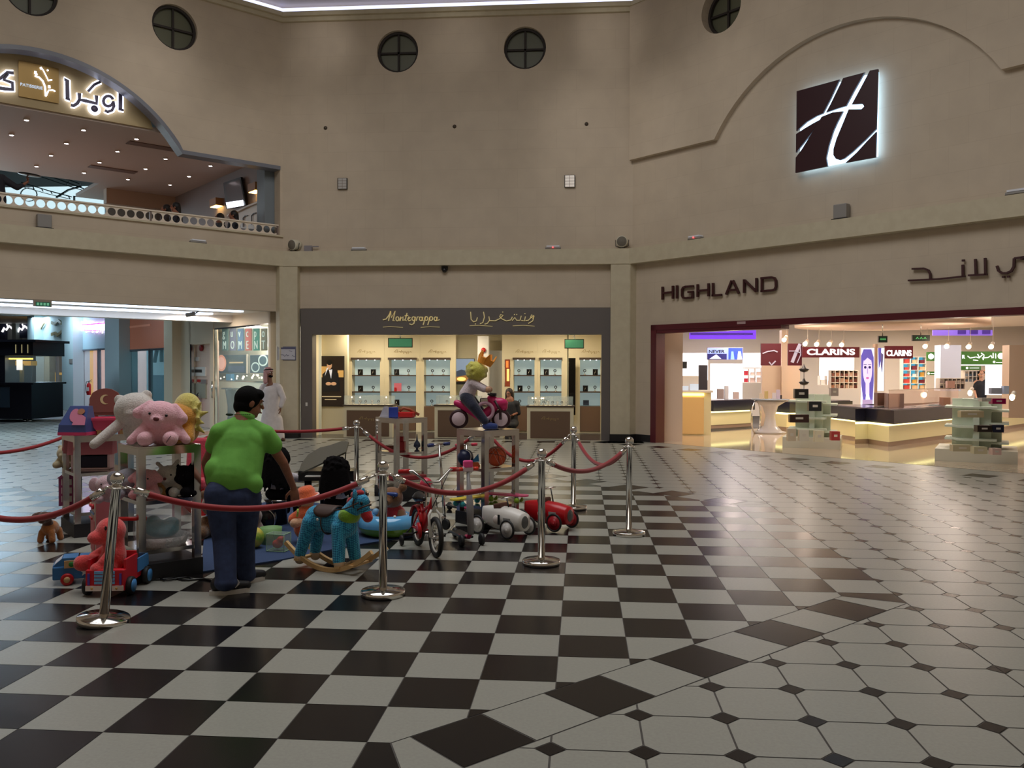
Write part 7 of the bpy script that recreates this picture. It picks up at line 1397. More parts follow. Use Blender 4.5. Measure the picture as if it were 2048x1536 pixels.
b = MB(); b.torus((.06, -.06, .19), .085, .018, (0, 1, 0), 28, 10); b.build('guard_ring', mat('moto_guard', (214, 170, 190), .4), r)
b = MB(); b.tube([(.22, .05, .1), (.22, .055, .2), (.16, .05, .3)], .014, 8); b.tube([(.22, -.05, .1), (.22, -.055, .2), (.16, -.05, .3)], .014, 8); b.build('fork', mat('moto_tyre', (56, 22, 30), .5), r)
b = MB(); b.tube([(.1, -.12, .37), (.13, -.05, .35), (.13, .05, .35), (.1, .12, .37)], .012, 8); b.box((.14, 0, .36), (.07, .1, .035), None, .01); b.build('handlebar', m_blk, r)
b = MB(); b.box((.05, 0, .3), (.1, .06, .05), None, .01); b.build('tank', m_chrome, r)
q = r.location; r = thing('crowned_doll', (q.x - .02, q.y, TD + .0), 'large cloth doll with yellow hair and orange crown riding the toy motorbike', 'doll', None, 0)
blob('trousers', [('c', (-.12, -.03, .33), (-.04, -.09, .24), .075, .06), ('c', (-.04, -.09, .24), (.08, -.11, .09), .058, .045), ('c', (-.12, .03, .33), (-.04, .09, .24), .075, .06), ('c', (-.04, .09, .24), (.08, .11, .09), .058, .045)], pmat('navytrouser', (26, 32, 58)), r, .01)
blob('shirt', [('c', (-.12, 0, .36), (-.05, 0, .50), .085, .065), ('c', (-.05, -.06, .48), (.07, -.09, .42), .045, .036), ('c', (-.05, .06, .48), (.07, .09, .42), .045, .036)], pmat('shirtwhite', (230, 214, 220)), r, .01)
blob('body', [('s', (.0, 0, .59), (.085, .08, .085)), ('s', (.11, -.09, .415), (.036, .034, .036)), ('s', (.11, .09, .415), (.036, .034, .036)), ('c', (-.04, 0, .48), (0, 0, .56), .045, .05)], m_sk, r, .01)
rg = random.Random(9); P = [('s', (-.02, -.012, .605), (.115, .108, .108))]
for k in range(30): a, c = rg.uniform(0, 2 * pi), rg.uniform(-.6, 1.2); P.append(('s', (-.02 + .105 * cos(a) * cos(c), -.01 + .1 * sin(a) * cos(c), .605 + .1 * sin(c)), .024))
blob('curly_hair', P, pmat('hairyellow', (214, 208, 90)), r, .009)
b = MB(); n_ = 10; cc_ = Vector((.06, 0, .68)); ax_ = Vector((.45, 0, 1)).normalized(); Qc = Vector((0, 0, 1)).rotation_difference(ax_); vs = []
for k in range(20): a = 2 * pi * k / 20; rr_ = .075; vs += [cc_ + Qc @ Vector((rr_ * cos(a), rr_ * sin(a), 0)), cc_ + Qc @ Vector((1.25 * rr_ * cos(a), 1.25 * rr_ * sin(a), .13 if k % 4 == 0 else .07))]
b.add(vs, [(2 * k, (2 * k + 2) % 40, (2 * k + 3) % 40, 2 * k + 1) for k in range(20)], False); o = b.build('crown', mat('crown_orange', (255, 168, 60), .6), r); md = o.modifiers.new('s', 'SOLIDIFY'); md.thickness = .012
for sy in (-1, 1): blob('shoe', [('c', (.09, sy * .11, .035), (.19, sy * .11, .032), .036, .034)], pmat('shoeblue', (36, 60, 130)), r, .008)
# ---- bicycle ----
pr, pf = fl(836, 1090), fl(880, 1120); d = (pf - pr); L_ = d.length; ang = atan2(d.y, d.x); r = thing('kids_bicycle', pr, 'red and white children\'s bicycle parked in front of the scooter', 'bicycle', None, ang); WR = .175; m_br = mat('bike_red', (190, 20, 34), .3); WB = .56
def spoked(x, name, rim, ns=16):
    b = MB(); b.torus((x, 0, WR), WR - .02, .022, (0, 1, 0), 40, 10); o = b.build(name, m_tire, r); b = MB(); b.torus((x, 0, WR), WR - .046, .009, (0, 1, 0), 36, 6); b.build('rim', rim, o); b = MB(); b.cyl((x, -.04, WR), (x, .04, WR), .014)
    for k in range(ns): a = 2 * pi * k / ns; b.cyl((x, (-1) ** k * .018, WR), (x + (WR - .045) * cos(a), 0, WR + (WR - .045) * sin(a)), .0016, None, 5)
    b.build('spokes', m_chrome, o)
spoked(0, 'wheel', m_wht); spoked(WB, 'wheel', m_wht)
H1, H2 = (WB - .07, 0, .42), (WB - .1, 0, .52); BB = (.2, 0, .17)
b = MB(); b.tube([(WB - .09, 0, .5), BB], .02, 10); b.tube([BB, (.12, 0, .4)], .016, 10); b.tube([(WB - .08, 0, .46), (.14, 0, .33)], .014, 10)
for s in (-1, 1): b.tube([(0, s * .05, WR), (.19, s * .03, .17)], .01, 8); b.tube([(0, s * .05, WR), (.13, s * .02, .35)], .009, 8)
b.build('frame', m_br, r)
b = MB()
for s in (-1, 1): b.tube([(WB, s * .05, WR), (WB - .045, s * .05, .36), (WB - .065, s * .02, .40)], .012, 8)
b.tube([(WB - .06, 0, .39), (WB - .11, 0, .62)], .014, 8); b.build('fork', m_wht, r)
b = MB(); b.tube([(WB - .2, -.25, .73), (WB - .13, -.17, .74), (WB - .1, -.06, .64), (WB - .1, .06, .64), (WB - .13, .17, .74), (WB - .2, .25, .73)], .011, 8); b.build('handlebar', m_chrome, r)
for s in (-1, 1): b = MB(); b.tube([(WB - .22, s * .27, .728), (WB - .16, s * .19, .738)], .021, 10); b.build('grip', m_red, r)
b = MB(); b.tube([(WB - .15, -.18, .74), (WB - .02, -.1, .68), (WB - .02, 0, .55), (WB - .06, .03, .42)], .004, 6); b.tube([(WB - .15, .18, .74), (WB - .0, .1, .70), (WB - .02, .02, .52), (WB - .05, -.02, .42)], .004, 6); b.build('brake_cable', m_blk, r)
blob('saddle', [('c', (.03, 0, .45), (.2, 0, .455), .055, .022), ('s', (.04, 0, .45), (.07, .07, .03))], m_blk, r, .008); b = MB(); b.cyl((.125, 0, .38), (.1, 0, .44), .012); b.build('seat_post', m_chrome, r)
b = MB(); N = 14
for w0, x0 in ((.035, 0), (.035, WB)):
    vs = []
    for i in range(N + 1): a = rad(20) + (rad(160) - rad(20)) * i / N; vs += [(x0 + (WR + .02) * cos(a), -w0, WR + (WR + .02) * sin(a)), (x0 + (WR + .028) * cos(a), 0, WR + (WR + .028) * sin(a)), (x0 + (WR + .02) * cos(a), w0, WR + (WR + .02) * sin(a))]
    b.add(vs, [(3 * i + j, 3 * i + j + 1, 3 * i + j + 4, 3 * i + j + 3) for i in range(N) for j in range(2)], True) if x0 == 0 else None
o = b.build('mudguard', m_br, r); md = o.modifiers.new('s', 'SOLIDIFY'); md.thickness = .004
b = MB(); b.lathe([(0, -.01), (.075, -.008), (.075, .008), (0, .01)], (.2, -.05, .17), (0, 1, 0), 24); b.build('chain_guard', m_br, r)
for s in (-1, 1): b = MB(); b.cyl((.2, s * .05, .17), (.2 + s * .08, s * .09, .13), .008); b.box((.2 + s * .08, s * .13, .13), (.06, .08, .02)); b.build('pedal', m_tire, r)
for s in (-1, 1): b = MB(); b.tube([(0, s * .06, WR), (-.02, s * .14, .08)], .008, 8); b.lathe([(0, -.012), (.045, -.012), (.05, 0), (.045, .012), (0, .012)], (-.02, s * .15, .052), (0, 1, 0), 18); b.build('training_wheel', m_tire, r)
b = MB(); b.ell(at(852, 968, 8.5), .065, None, 20, 14); o = solo(b, 'toy_balloon', mat('ball_rose', (206, 60, 84), .35), 'round rose coloured ball behind the bicycle handlebar', 'ball')
r = thing('toy_stroller', at(852, 1000, 8.55), 'slim metal stand holding the rose ball behind the bicycle', 'stand'); r.location.z = 0; b = MB(); b.cyl((0, 0, .02), (0, 0, .45), .012); b.lathe([(.1, 0), (.1, .015), (0, .03)]); b.build('pole', m_chrome, r); r.name = 'ball_stand'
# ---- scooters ----
def scooter(p, hz_, rz, bar, grip, deckc, label, w_=.3, fat=False, lean=-.06):
    r = thing('kick_scooter', p, label, 'scooter', 'kick scooters', rz); top = Vector((lean, 0, hz_))
    b = MB(); b.box((-.24, 0, .06), (.36, .12, .025), None, .01); b.build('deck', m_blk, r); b = MB(); b.tube([(-.1, 0, .06), (-.03, 0, .07), (.02, 0, .14)], .022, 10); b.tube([(-.4, -.03, .06), (-.06, -.05, .065)], .01, 8); b.build('frame', deckc, r)
    b = MB(); b.tube([(.02, 0, .1), (.02 + (top.x) * .4, 0, .14 + (hz_ - .14) * .4), top], [.03 if fat else .016, .034 if fat else .015, .012], 12); b.build('steering_column', bar, r)
    b = MB(); b.cyl(top + Vector((0, -w_ / 2, 0)), top + Vector((0, w_ / 2, 0)), .011); b.build('handlebar', m_chrome, r)
    for s in (-1, 1): b = MB(); b.cyl(top + Vector((0, s * w_ * .5, 0)), top + Vector((0, s * w_ * .27, 0)), .018); b.build('grip', grip, r)
    for y in ((-.1, .1) if fat else (0,)): b = MB(); wheel(b, (.04, y, .055), .055, .03, (0, 1, 0)); o = b.build('wheel', m_tire, r); b = MB(); b.lathe([(0, -.013), (.034, -.013), (.034, .013), (0, .013)], (.04, y, .055), (0, 1, 0), 18); b.build('hub', m_red if fat else m_wht, o)
    b = MB(); wheel(b, (-.42, 0, .045), .045, .03, (0, 1, 0)); b.build('wheel', m_tire, r)
    return r, top
r, top = scooter(fl(940, 1090), .70, rad(-62), mat('scooter_grey', (150, 148, 150), .4), mat('grip_orange', (226, 60, 40), .4), mat('scooter_pink', (200, 40, 96), .35), 'pink three-wheeled scooter with a thick grey steering column', .2, True)
b = MB(); b.box(top + Vector((0, 0, .045)), (.05, .09, .07), None, .012); b.build('bell_clip', mat('clip_pink', (240, 80, 150), .4), r); b = MB(); b.box(top + Vector((0, 0, .0)), (.045, .1, .05), None, .01); b.build('clamp', mat('clamp_white', (220, 200, 205), .4), r)
scooter(at(886, 1040, 8.7) * 1, .86, rad(-35), m_chrome, mat('grip_navy', (46, 60, 120), .4), m_chrome, 'tall silver scooter with dark blue grips behind the bicycle', .3)[0].location.z = 0
scooter(at(938, 1040, 9.6) * 1, .78, rad(-50), m_chrome, mat('grip_pink', (226, 60, 90), .4), mat('scooter_pink', (200, 40, 96), .35), 'scooter with pink grips seen through the left side of the motorbike rack', .28)[0].location.z = 0
# ---- pedal cars ----
def pedal_car(p, rz, body, wh, label, high=False):
    r = thing('pedal_car', p, label, 'pedal car', 'vintage pedal cars', rz); N, M_ = 22, 16; vs = []
    def sec(t):
        w_ = .085 * (sin(pi * min(t * 1.15 + .05, 1) * .5) ** .6) * (1 if t < .7 else 1 - .18 * (t - .7) / .3); h_ = .045 + .075 * sin(pi * (.12 + .72 * t)) ** .8; return w_ * 1.15, h_
    b = MB()
    for i in range(N + 1):
        t = i / N; x = -.27 + .56 * t; w_, h_ = sec(t); zc = .155 + .02 * (1 - t)
        for j in range(M_): a = 2 * pi * j / M_; c, s = cos(a), sin(a); vs.append((x, w_ * abs(c) ** .8 * (1 if c > 0 else -1), zc + h_ * abs(s) ** .8 * (1 if s > 0 else -1)))
    b.add(vs, [(i * M_ + j, i * M_ + (j + 1) % M_, (i + 1) * M_ + (j + 1) % M_, (i + 1) * M_ + j) for i in range(N) for j in range(M_)] + [tuple(range(M_)), tuple(range(N * M_, N * M_ + M_))], True); b.build('body', body, r)
    b = MB(); b.lathe([(0, .008), (.035, .008), (.04, 0)], (.288, 0, .155), (1, 0, 0), 20); o = b.build('grille', mat('grille_grey', (90, 92, 92), .4), r); o.scale = (1, 1.25, 1.6); o.location = (0, 0, -.093)
    b = MB(); b.box((-.03, 0, .285), (.1, .12, .05), Matrix.Rotation(-.2, 3, 'Y'), .012); b.build('seat', mat('seat_brown', (96, 60, 50), .5), r)
    b = MB(); zt = .37 if not high else .42; b.cyl((.1, 0, .2), (.05, 0, zt), .007); b.build('steering_post', m_blk, r); b = MB(); b.torus((.05, 0, zt), .055, .006, (-.2, 0, 1), 28, 6); b.cyl((.05, -.055, zt), (.05, .055, zt), .004); b.build('steering_wheel', m_chrome, r)
    for s in (-1, 1):
        b = MB(); b.lathe([(0, .004), (.038, .004), (.04, 0)], (.0, s * .102, .16), (0, s, 0), 20); o = b.build('number_plate', mat('number_disc', (220, 206, 200), .4), r)
        t = text('1', m_blk, (.0 - .018 * s * -1 * -1, s * .112, .125), (-s, 0, 0) if s > 0 else (1, 0, 0), (0, 0, 1), .12, t=.004, bold=.008); t.parent = r; t.name = 'number'
        b = MB(); b.box((.14, s * .1, .175), (.09, .006, .028)); b.build('side_vent', mat('vent_grey', (150, 148, 146), .4), r)
    for x in (-.2, .2):
        b = MB(); b.cyl((x, -.16, .095), (x, .16, .095), .008); b.build('axle', m_chrome, r)
        for s in (-1, 1):
            b = MB(); b.torus((x, s * .155, .095), .083, .011, (0, 1, 0), 32, 8); o = b.build('wheel', m_tire, r); b = MB(); b.lathe([(.074, -.006), (.074, .006), (.06, .004), (.01, .012), (0, .014), (0, -.014), (.01, -.012), (.06, -.004)], (x, s * .155, .095), (0, 1, 0), 28); b.build('wheel_disc', wh, o)
    return r
pedal_car(fl(1008, 1073) + Vector((-.02, .1, 0)), rad(-38), mat('car_white', (224, 220, 214), .35), mat('disc_white', (214, 210, 206), .4), 'white vintage pedal car with the number 1 on its side')
pedal_car(fl(1092, 1060) + Vector((-.0, .12, 0)), rad(-33), mat('car_red', (190, 24, 34), .3), mat('disc_red', (170, 26, 40), .4), 'red vintage pedal car with the number 1, right of the white one', True)
# ================= PEOPLE =================
def basis(f, up=(0, 0, 1)):
    f = Vector(f).normalized(); up = Vector(up); x = f.cross(up).normalized(); z = x.cross(f); return Matrix((x, f, z)).transposed()
def head_prims(c, R, s=1):
    g = lambda x, y, z: Vector(c) + R @ (Vector((x, y, z)) * s); e = lambda x, y, z, r: ('s', g(x, y, z), tuple(v * s for v in r), R)
    return [e(0, -.01, .02, (.076, .093, .098)), e(0, .025, -.045, (.058, .065, .06)), e(0, .06, -.085, (.026, .025, .02)), ('c', g(0, .088, .02), g(0, .108, -.015), .009 * s, .014 * s), e(0, .088, -.052, (.024, .012, .01)),
            e(-.078, -.005, -.005, (.012, .022, .032)), e(.078, -.005, -.005, (.012, .022, .032)), e(0, .082, .035, (.05, .015, .01)), ('c', g(0, -.025, -.07), g(0, -.035, -.15), .05 * s, .052 * s)]
def face_parts(c, R, r, s=1):
    g = lambda x, y, z: Vector(c) + R @ (Vector((x, y, z)) * s) - r.location
    for k in (-1, 1):
        b = MB(); b.ell(g(k * .03, .083, .012), .011 * s, None, 10, 8); b.build('eye', mat('eye_white', (225, 220, 212), .3), r); b = MB(); b.ell(g(k * .03, .0925, .012), .005 * s, None, 8, 6); b.build('iris', m_eye, r)
        b = MB(); b.cyl(g(k * .045, .088, .034), g(k * .015, .094, .036), .004 * s); b.build('eyebrow', m_eye, r)
    b = MB(); b.cyl(g(-.02, .098, -.052), g(.02, .098, -.052), .005 * s); b.build('lips', mat('lips_brown', (150, 90, 80), .5), r)
def hand_prims(w, d, n, s=1, side=1, curl=.5):
    """w wrist, d along the fingers, n palm normal"""
    d = Vector(d).normalized(); n = Vector(n); n = (n - d * n.dot(d)).normalized(); x = d.cross(n) * side; w = Vector(w); P = [('s', w + d * .045 * s, (.04 * s, .05 * s, .016 * s), Matrix((x, d, n)).transposed())]
    for k, (o, L) in enumerate(((-.03, .07), (-.01, .08), (.01, .075), (.03, .06))):
        a = w + d * .085 * s + x * o * s; d1 = (d * cos(curl * .5) + n * sin(curl * .5) + x * o * 2).normalized(); d2 = (d * cos(curl * 1.5) + n * sin(curl * 1.5) + x * o * 2).normalized(); m = a + d1 * L * .5 * s
        P += [('c', a - d * .02 * s, m, .0095 * s, .009 * s), ('c', m, m + d2 * L * .5 * s, .009 * s, .0075 * s)]
    a = w + d * .025 * s - x * .032 * s; m = a + (d * .6 - x * .8 + n * .3).normalized() * .04 * s; P += [('c', a, m, .013 * s, .011 * s), ('c', m, m + (d * .9 - x * .2 + n * .3).normalized() * .03 * s, .011 * s, .009 * s)]
    return P
def rel(P, o):
    o = Vector(o); out = []
    for p in P: out.append(('s', Vector(p[1]) - o) + tuple(p[2:]) if p[0] == 's' else ('c', Vector(p[1]) - o, Vector(p[2]) - o) + tuple(p[3:]))
    return out
m_skin = mat('skin_brown', (150, 98, 74), .55, noise=(140, 90, 68), scale=30); m_hair = mat('hair_black', (10, 9, 10), .8, bump=.6, scale=200, sheen=.1)
m_shirt = mat('polo_green', (114, 182, 76), .85, noise=(106, 172, 70), bump=.35, scale=14); m_jean = mat('jeans_navy', (44, 58, 94), .85, noise=(34, 46, 78), bump=.3, scale=18)
# --- man in the green polo shirt, bending forward with the right arm reaching down ---
g0 = Vector((-2.50, 6.05, 0)); r = thing('person', g0, 'man in bright green polo shirt and dark jeans bending and reaching right', 'person')
hd = at(499, 806, 6.42); nk = at(486, 838, 6.36); sL = at(441, 866, 6.28); sR = at(529, 870, 6.38); ch = at(479, 888, 6.31); wa = at(467, 948, 6.2); pe = at(466, 985, 6.17)
hL = at(440, 990, 6.10); hR = at(492, 995, 6.22); kL = at(449, 1080, 6.08); kR = at(487, 1085, 6.34); aL = at(452, 1168, 5.98); aR = at(492, 1150, 6.36)
eR = at(566, 925, 6.46); wR = at(587, 975, 6.62); eL = at(412, 925, 6.42); wL = at(418, 968, 6.62)
fd = Vector((.80, .62, -.25)); HR = basis(fd, (.12, .1, 1))
P = head_prims(hd, HR) + [('c', hd - Vector((0, 0, .06)), nk, .05, .055), ('c', nk, ch, .07, .12), ('c', ch, pe, .12, .12), ('c', sL, sR, .05, .05), ('c', sR, eR, .047, .037), ('c', eR, wR, .036, .025), ('c', sL, eL, .045, .036), ('c', eL, wL, .035, .025),
     ('c', hL, kL, .07, .05), ('c', hR, kR, .07, .05), ('c', kL, aL, .05, .035), ('c', kR, aR, .05, .035)]
P += hand_prims(wR, (.10, .16, -1), (-.6, .5, 0), 1, 1, .55) + hand_prims(wL, (.1, .35, -.9), (.5, .2, 0), 1, -1, .5)
blob('body', rel(P, g0), m_skin, r, .0065, 3)
blob('hair', rel([('s', hd + HR @ Vector((0, -.022, .028)), (.088, .10, .102), HR), ('s', hd + HR @ Vector((0, -.04, -.03)), (.082, .075, .075), HR), ('s', hd + HR @ Vector((0, .045, .075)), (.07, .05, .045), HR), ('c', hd + HR @ Vector((.07, .0, .02)), hd + HR @ Vector((.072, .012, .0)), .014, .008)], g0), m_hair, r, .007, 2)
face_parts(hd, HR, r)
sh = [('c', nk - Vector((0, 0, .005)), ch, .07, .15), ('c', nk - Vector((0, .0, .035)), sL + Vector((.0, 0, .0)), .072, .08), ('c', nk - Vector((0, .0, .035)), sR, .072, .078), ('s', ch, (.19, .12, .15)), ('c', ch, wa + Vector((0, -.0, -.05)), .15, .155), ('c', ch + Vector((-.05, 0, -.03)), wa + Vector((-.06, 0, -.02)), .14, .14), ('c', ch + Vector((.05, 0, -.05)), wa + Vector((.06, 0, -.05)), .14, .14),
      ('s', wa + Vector((-.01, .01, -.04)), (.2, .15, .1)), ('c', at(480, 958, 6.17), at(503, 968, 6.18), .1, .085), ('c', at(438, 940, 6.17), at(480, 952, 6.17), .105, .11), ('c', ch + Vector((0, .02, -.02)), wa + Vector((0, -.0, -.02)), .16, .175), ('c', sR, sR + (eR - sR) * .36 + Vector((.012, 0, 0)), .082, .074), ('c', sL, sL + (eL - sL) * .42, .078, .07)]
blob('polo_shirt', rel(sh, g0), m_shirt, r, .009, 16)
b = MB(); Q = basis((nk - hd) * -1, (0, 1, 0)); b.lathe([(.066, -.02), (.074, .0), (.066, .03), (.058, .03), (.062, 0), (.055, -.02), (.066, -.02)], nk - g0 + Vector((.012, .01, .01)), (hd - nk) + Vector((-.0, -.0, .05)), 28); b.build('collar', m_shirt, r)
b = MB(); p = at(458, 832, 6.2) - g0; b.ell(at(459, 829, 6.215) - g0, (.03, .012, .011), None, 14, 8); b.build('shirt_badge', mat('badge_dark', (26, 50, 34), .6), r)
b = MB()
for k in range(8): b.box(at(470 + k * 4.2, 829, 6.235 + .003 * k) - g0, (.011, .006, .005))
b.build('shirt_lettering', mat('badge_green2', (50, 110, 40), .6), r)
jn = [('c', pe + Vector((-.06, 0, .04)), pe + Vector((.07, .02, .02)), .125, .12), ('c', hL, kL, .115, .085), ('c', hR, kR, .115, .085), ('c', kL, aL + Vector((0, 0, .03)), .085, .075), ('c', kR, aR + Vector((0, 0, .02)), .085, .07), ('s', aL + Vector((.0, .0, .01)), (.082, .085, .06)), ('s', aR + Vector((.0, .01, .0)), (.072, .078, .06)), ('s', pe + Vector((.0, -.02, -.04)), (.17, .13, .12))]
blob('jeans', rel(jn, g0), m_jean, r, .009, 4)
m_sh = mat('shoe_black', (20, 20, 24), .6); m_sole = mat('sole_white', (206, 202, 196), .6)
for nm, a, tdir, k in (('shoe', Vector((fl(445, 1188).x, fl(445, 1188).y, 0)), (.86, .5, 0), 0), ('shoe', Vector((fl(480, 1166).x, fl(480, 1166).y, 0)), (.78, .62, 0), 1)):
    d = Vector(tdir).normalized(); h = a - d * .04; x = d.cross(Vector((0, 0, 1)))
    blob('shoe', rel([('c', h + Vector((0, 0, .065)), h + d * .1 + Vector((0, 0, .06)), .043, .046), ('c', h + d * .1 + Vector((0, 0, .055)), h + d * .21 + Vector((0, 0, .048)), .044, .032), ('c', h + Vector((0, 0, .08)), h + d * .05 + Vector((0, 0, .12)), .045, .045)], g0), m_sh, r, .008, 3)
    b = MB(); ol = [(h + d * (.09 + .142 * cos(t)) + x * (.047 * sin(t))) - g0 for t in [2 * pi * i / 28 for i in range(28)]]; n_ = 28; b.add(ol + [v + Vector((0, 0, .032)) for v in ol], [tuple(range(n_)), tuple(range(n_, 2 * n_))] + [(i, (i + 1) % n_, n_ + (i + 1) % n_, n_ + i) for i in range(n_)]); b.build('shoe_sole', m_sole, r)
    if k == 0: b = MB(); q = h - g0 + d * .12 + x * .044; b.bar(q + Vector((0, 0, .05)), q + d * .03 - x * .006 + Vector((0, 0, .075)), .008, .012); b.bar(q + d * .03 - x * .006 + Vector((0, 0, .075)), q + d * .015 - x * .01 + Vector((0, 0, .1)), .008, .012); b.build('shoe_stripe', m_sole, r)
# --- man in white robe walking by the corner column ---
Y = 19.15; m_robe = mat('robe_white', (214, 206, 206), .8, noise=(204, 196, 196), bump=.2, scale=10); g0 = at(545, 884, Y); g0.z = 0
r = thing('person', g0, 'man in long white robe and red checked headscarf walking past the corner column', 'person'); hd = at(538, 746, Y); R = basis((.9, -.45, -.05)); pq = lambda x, y, dy=0: at(x, y, Y + dy)
P = head_prims(hd, R) + [('c', hd, pq(541, 775), .05, .06), ('c', pq(541, 775), pq(543, 815), .12, .12), ('c', pq(526, 772, .1), pq(560, 775, -.05), .05, .05), ('c', pq(560, 776, -.05), pq(567, 798, -.1), .045, .035), ('c', pq(567, 798, -.1), pq(561, 815, -.15), .034, .024), ('c', pq(524, 776, .1), pq(520, 815, .1), .045, .03), ('c', pq(536, 820), pq(533, 880), .08, .04), ('c', pq(550, 820), pq(556, 880), .08, .04)]
P += hand_prims(pq(561, 815, -.15), (-.05, -.05, -1), (-1, 0, 0), .95, 1, .5) + hand_prims(pq(520, 815, .1), (0, 0, -1), (1, 0, 0), .95, -1, .5)
blob('body', rel(P, g0), mat('skin_dark', (120, 80, 62), .6), r, .009, 3)
blob('robe', rel([('c', pq(531, 772, .1), pq(556, 774, -.03), .085, .085), ('c', pq(543, 785), pq(543, 820), .19, .2), ('c', pq(543, 820), pq(541, 872), .2, .25), ('c', pq(535, 840), pq(531, 874), .15, .15), ('c', pq(552, 840), pq(556, 874), .15, .15), ('c', pq(558, 776, -.05), pq(567, 797, -.1), .08, .065), ('c', pq(567, 797, -.1), pq(562, 812, -.14), .065, .055), ('c', pq(525, 776, .1), pq(519, 812, .1), .075, .055)], g0), m_robe, r, .013, 5)
m_gh = mat('headscarf', (196, 120, 120), .8); nt = m_gh.node_tree; ck = nt.nodes.new('ShaderNodeTexChecker'); ck.inputs['Scale'].default_value = 60; ck.inputs['Color1'].default_value = lin((214, 196, 196)) + (1,); ck.inputs['Color2'].default_value = lin((150, 30, 40)) + (1,); tc = nt.nodes.new('ShaderNodeTexCoord'); nt.links.new(tc.outputs['Object'], ck.inputs['Vector']); nt.links.new(ck.outputs['Color'], nt.nodes['Principled BSDF'].inputs['Base Color'])
blob('headscarf', rel([('s', hd + R @ Vector((0, -.03, .04)), (.1, .115, .1), R), ('c', hd + R @ Vector((-.04, -.07, .0)), hd + R @ Vector((-.06, -.06, -.2)), .075, .06), ('c', hd + R @ Vector((.07, -.04, .0)), hd + R @ Vector((.1, .0, -.2)), .045, .05)], g0), m_gh, r, .01, 3)
b = MB(); b.torus(hd - g0 + R @ Vector((0, -.02, .075)), .095, .013, R @ Vector((0, -.15, 1)), 28, 8); b.build('head_cord', m_blk, r)
blob('beard', rel([('s', hd + R @ Vector((0, .055, -.065)), (.056, .05, .04), R)], g0), m_hair, r, .008, 2); face_parts(hd, R, r)
for x in (534, 557):
    a = at(x, 884, Y); a.z = 0; blob('sandal', rel([('c', a + Vector((0, 0, .04)), a + Vector((.16, -.09, .035)), .045, .035)], g0), mat('sandal_brown', (90, 60, 44), .6), r, .012, 2)
# --- seated woman in the boutique ---
Y = 21.45; g0 = at(1023, 876, Y); g0.z = 0; r = thing('person', g0, 'woman with long dark hair in black clothes sitting in the pen boutique', 'person'); hd = at(1018, 787, Y); R = basis((-.25, -1, -.25)); pq = lambda x, y, dy=0: at(x, y, Y + dy)
P = head_prims(hd, R, .95) + [('c', pq(1020, 800), pq(1023, 835), .1, .11), ('c', pq(1011, 805), pq(1032, 806), .05, .05), ('c', pq(1032, 806), pq(1036, 825), .045, .035), ('c', pq(1036, 825), pq(1022, 832, -.25), .034, .024), ('c', pq(1011, 806), pq(1007, 825), .045, .035), ('c', pq(1007, 825), pq(1017, 832, -.25), .034, .024), ('c', pq(1018, 845), pq(1012, 850, -.4), .08, .06), ('c', pq(1029, 845), pq(1026, 850, -.4), .08, .06), ('c', pq(1012, 850, -.4), pq(1013, 872, -.35), .05, .04), ('c', pq(1026, 850, -.4), pq(1026, 872, -.35), .05, .04)]
P += hand_prims(pq(1022, 832, -.25), (-.8, -.5, 0), (0, 0, 1), .9, 1, .8) + hand_prims(pq(1017, 832, -.25), (.8, -.5, 0), (0, 0, 1), .9, -1, .8)
blob('body', rel(P, g0), m_skin, r, .009, 3); face_parts(hd, R, r, .95)
blob('long_hair', rel([('s', hd + R @ Vector((0, -.03, .035)), (.095, .1, .1), R), ('c', hd + R @ Vector((-.06, -.03, 0)), hd + R @ Vector((-.08, .0, -.28)), .05, .04), ('c', hd + R @ Vector((.06, -.03, 0)), hd + R @ Vector((.08, .0, -.28)), .05, .04), ('c', hd + R @ Vector((0, -.07, 0)), hd + R @ Vector((0, -.09, -.28)), .08, .06)], g0), mat('hair_darkbrown', (40, 28, 24), .6), r, .01, 3)
blob('black_clothes', rel([('c', pq(1012, 807), pq(1032, 808), .09, .09), ('c', pq(1021, 812), pq(1023, 846), .15, .17), ('c', pq(1033, 808), pq(1037, 826), .07, .06), ('c', pq(1010, 808), pq(1006, 826), .07, .06), ('c', pq(1018, 846), pq(1013, 851, -.4), .11, .09), ('c', pq(1029, 846), pq(1026, 851, -.4), .11, .09), ('c', pq(1013, 851, -.4), pq(1013, 868, -.36), .08, .06), ('c', pq(1026, 851, -.4), pq(1026, 868, -.36), .08, .06)], g0), mat('cloth_black', (30, 30, 34), .8), r, .013, 4)
t = thing('bar_stool', g0, 'thin legged stool under the seated woman in the boutique', 'stool'); b = MB(); zs = pq(1023, 852).z - .16; b.lathe([(0, zs - .05), (.19, zs - .05), (.19, zs), (0, zs)], g0); part(b, 'seat', m_blk, t)
for k in range(4): b = MB(); a = pi / 4 + k * pi / 2; b.cyl(g0 + Vector((.15 * cos(a), .15 * sin(a), zs - .05)), g0 + Vector((.2 * cos(a), .2 * sin(a), 0)), .013); part(b, 'leg', m_chrome, t)
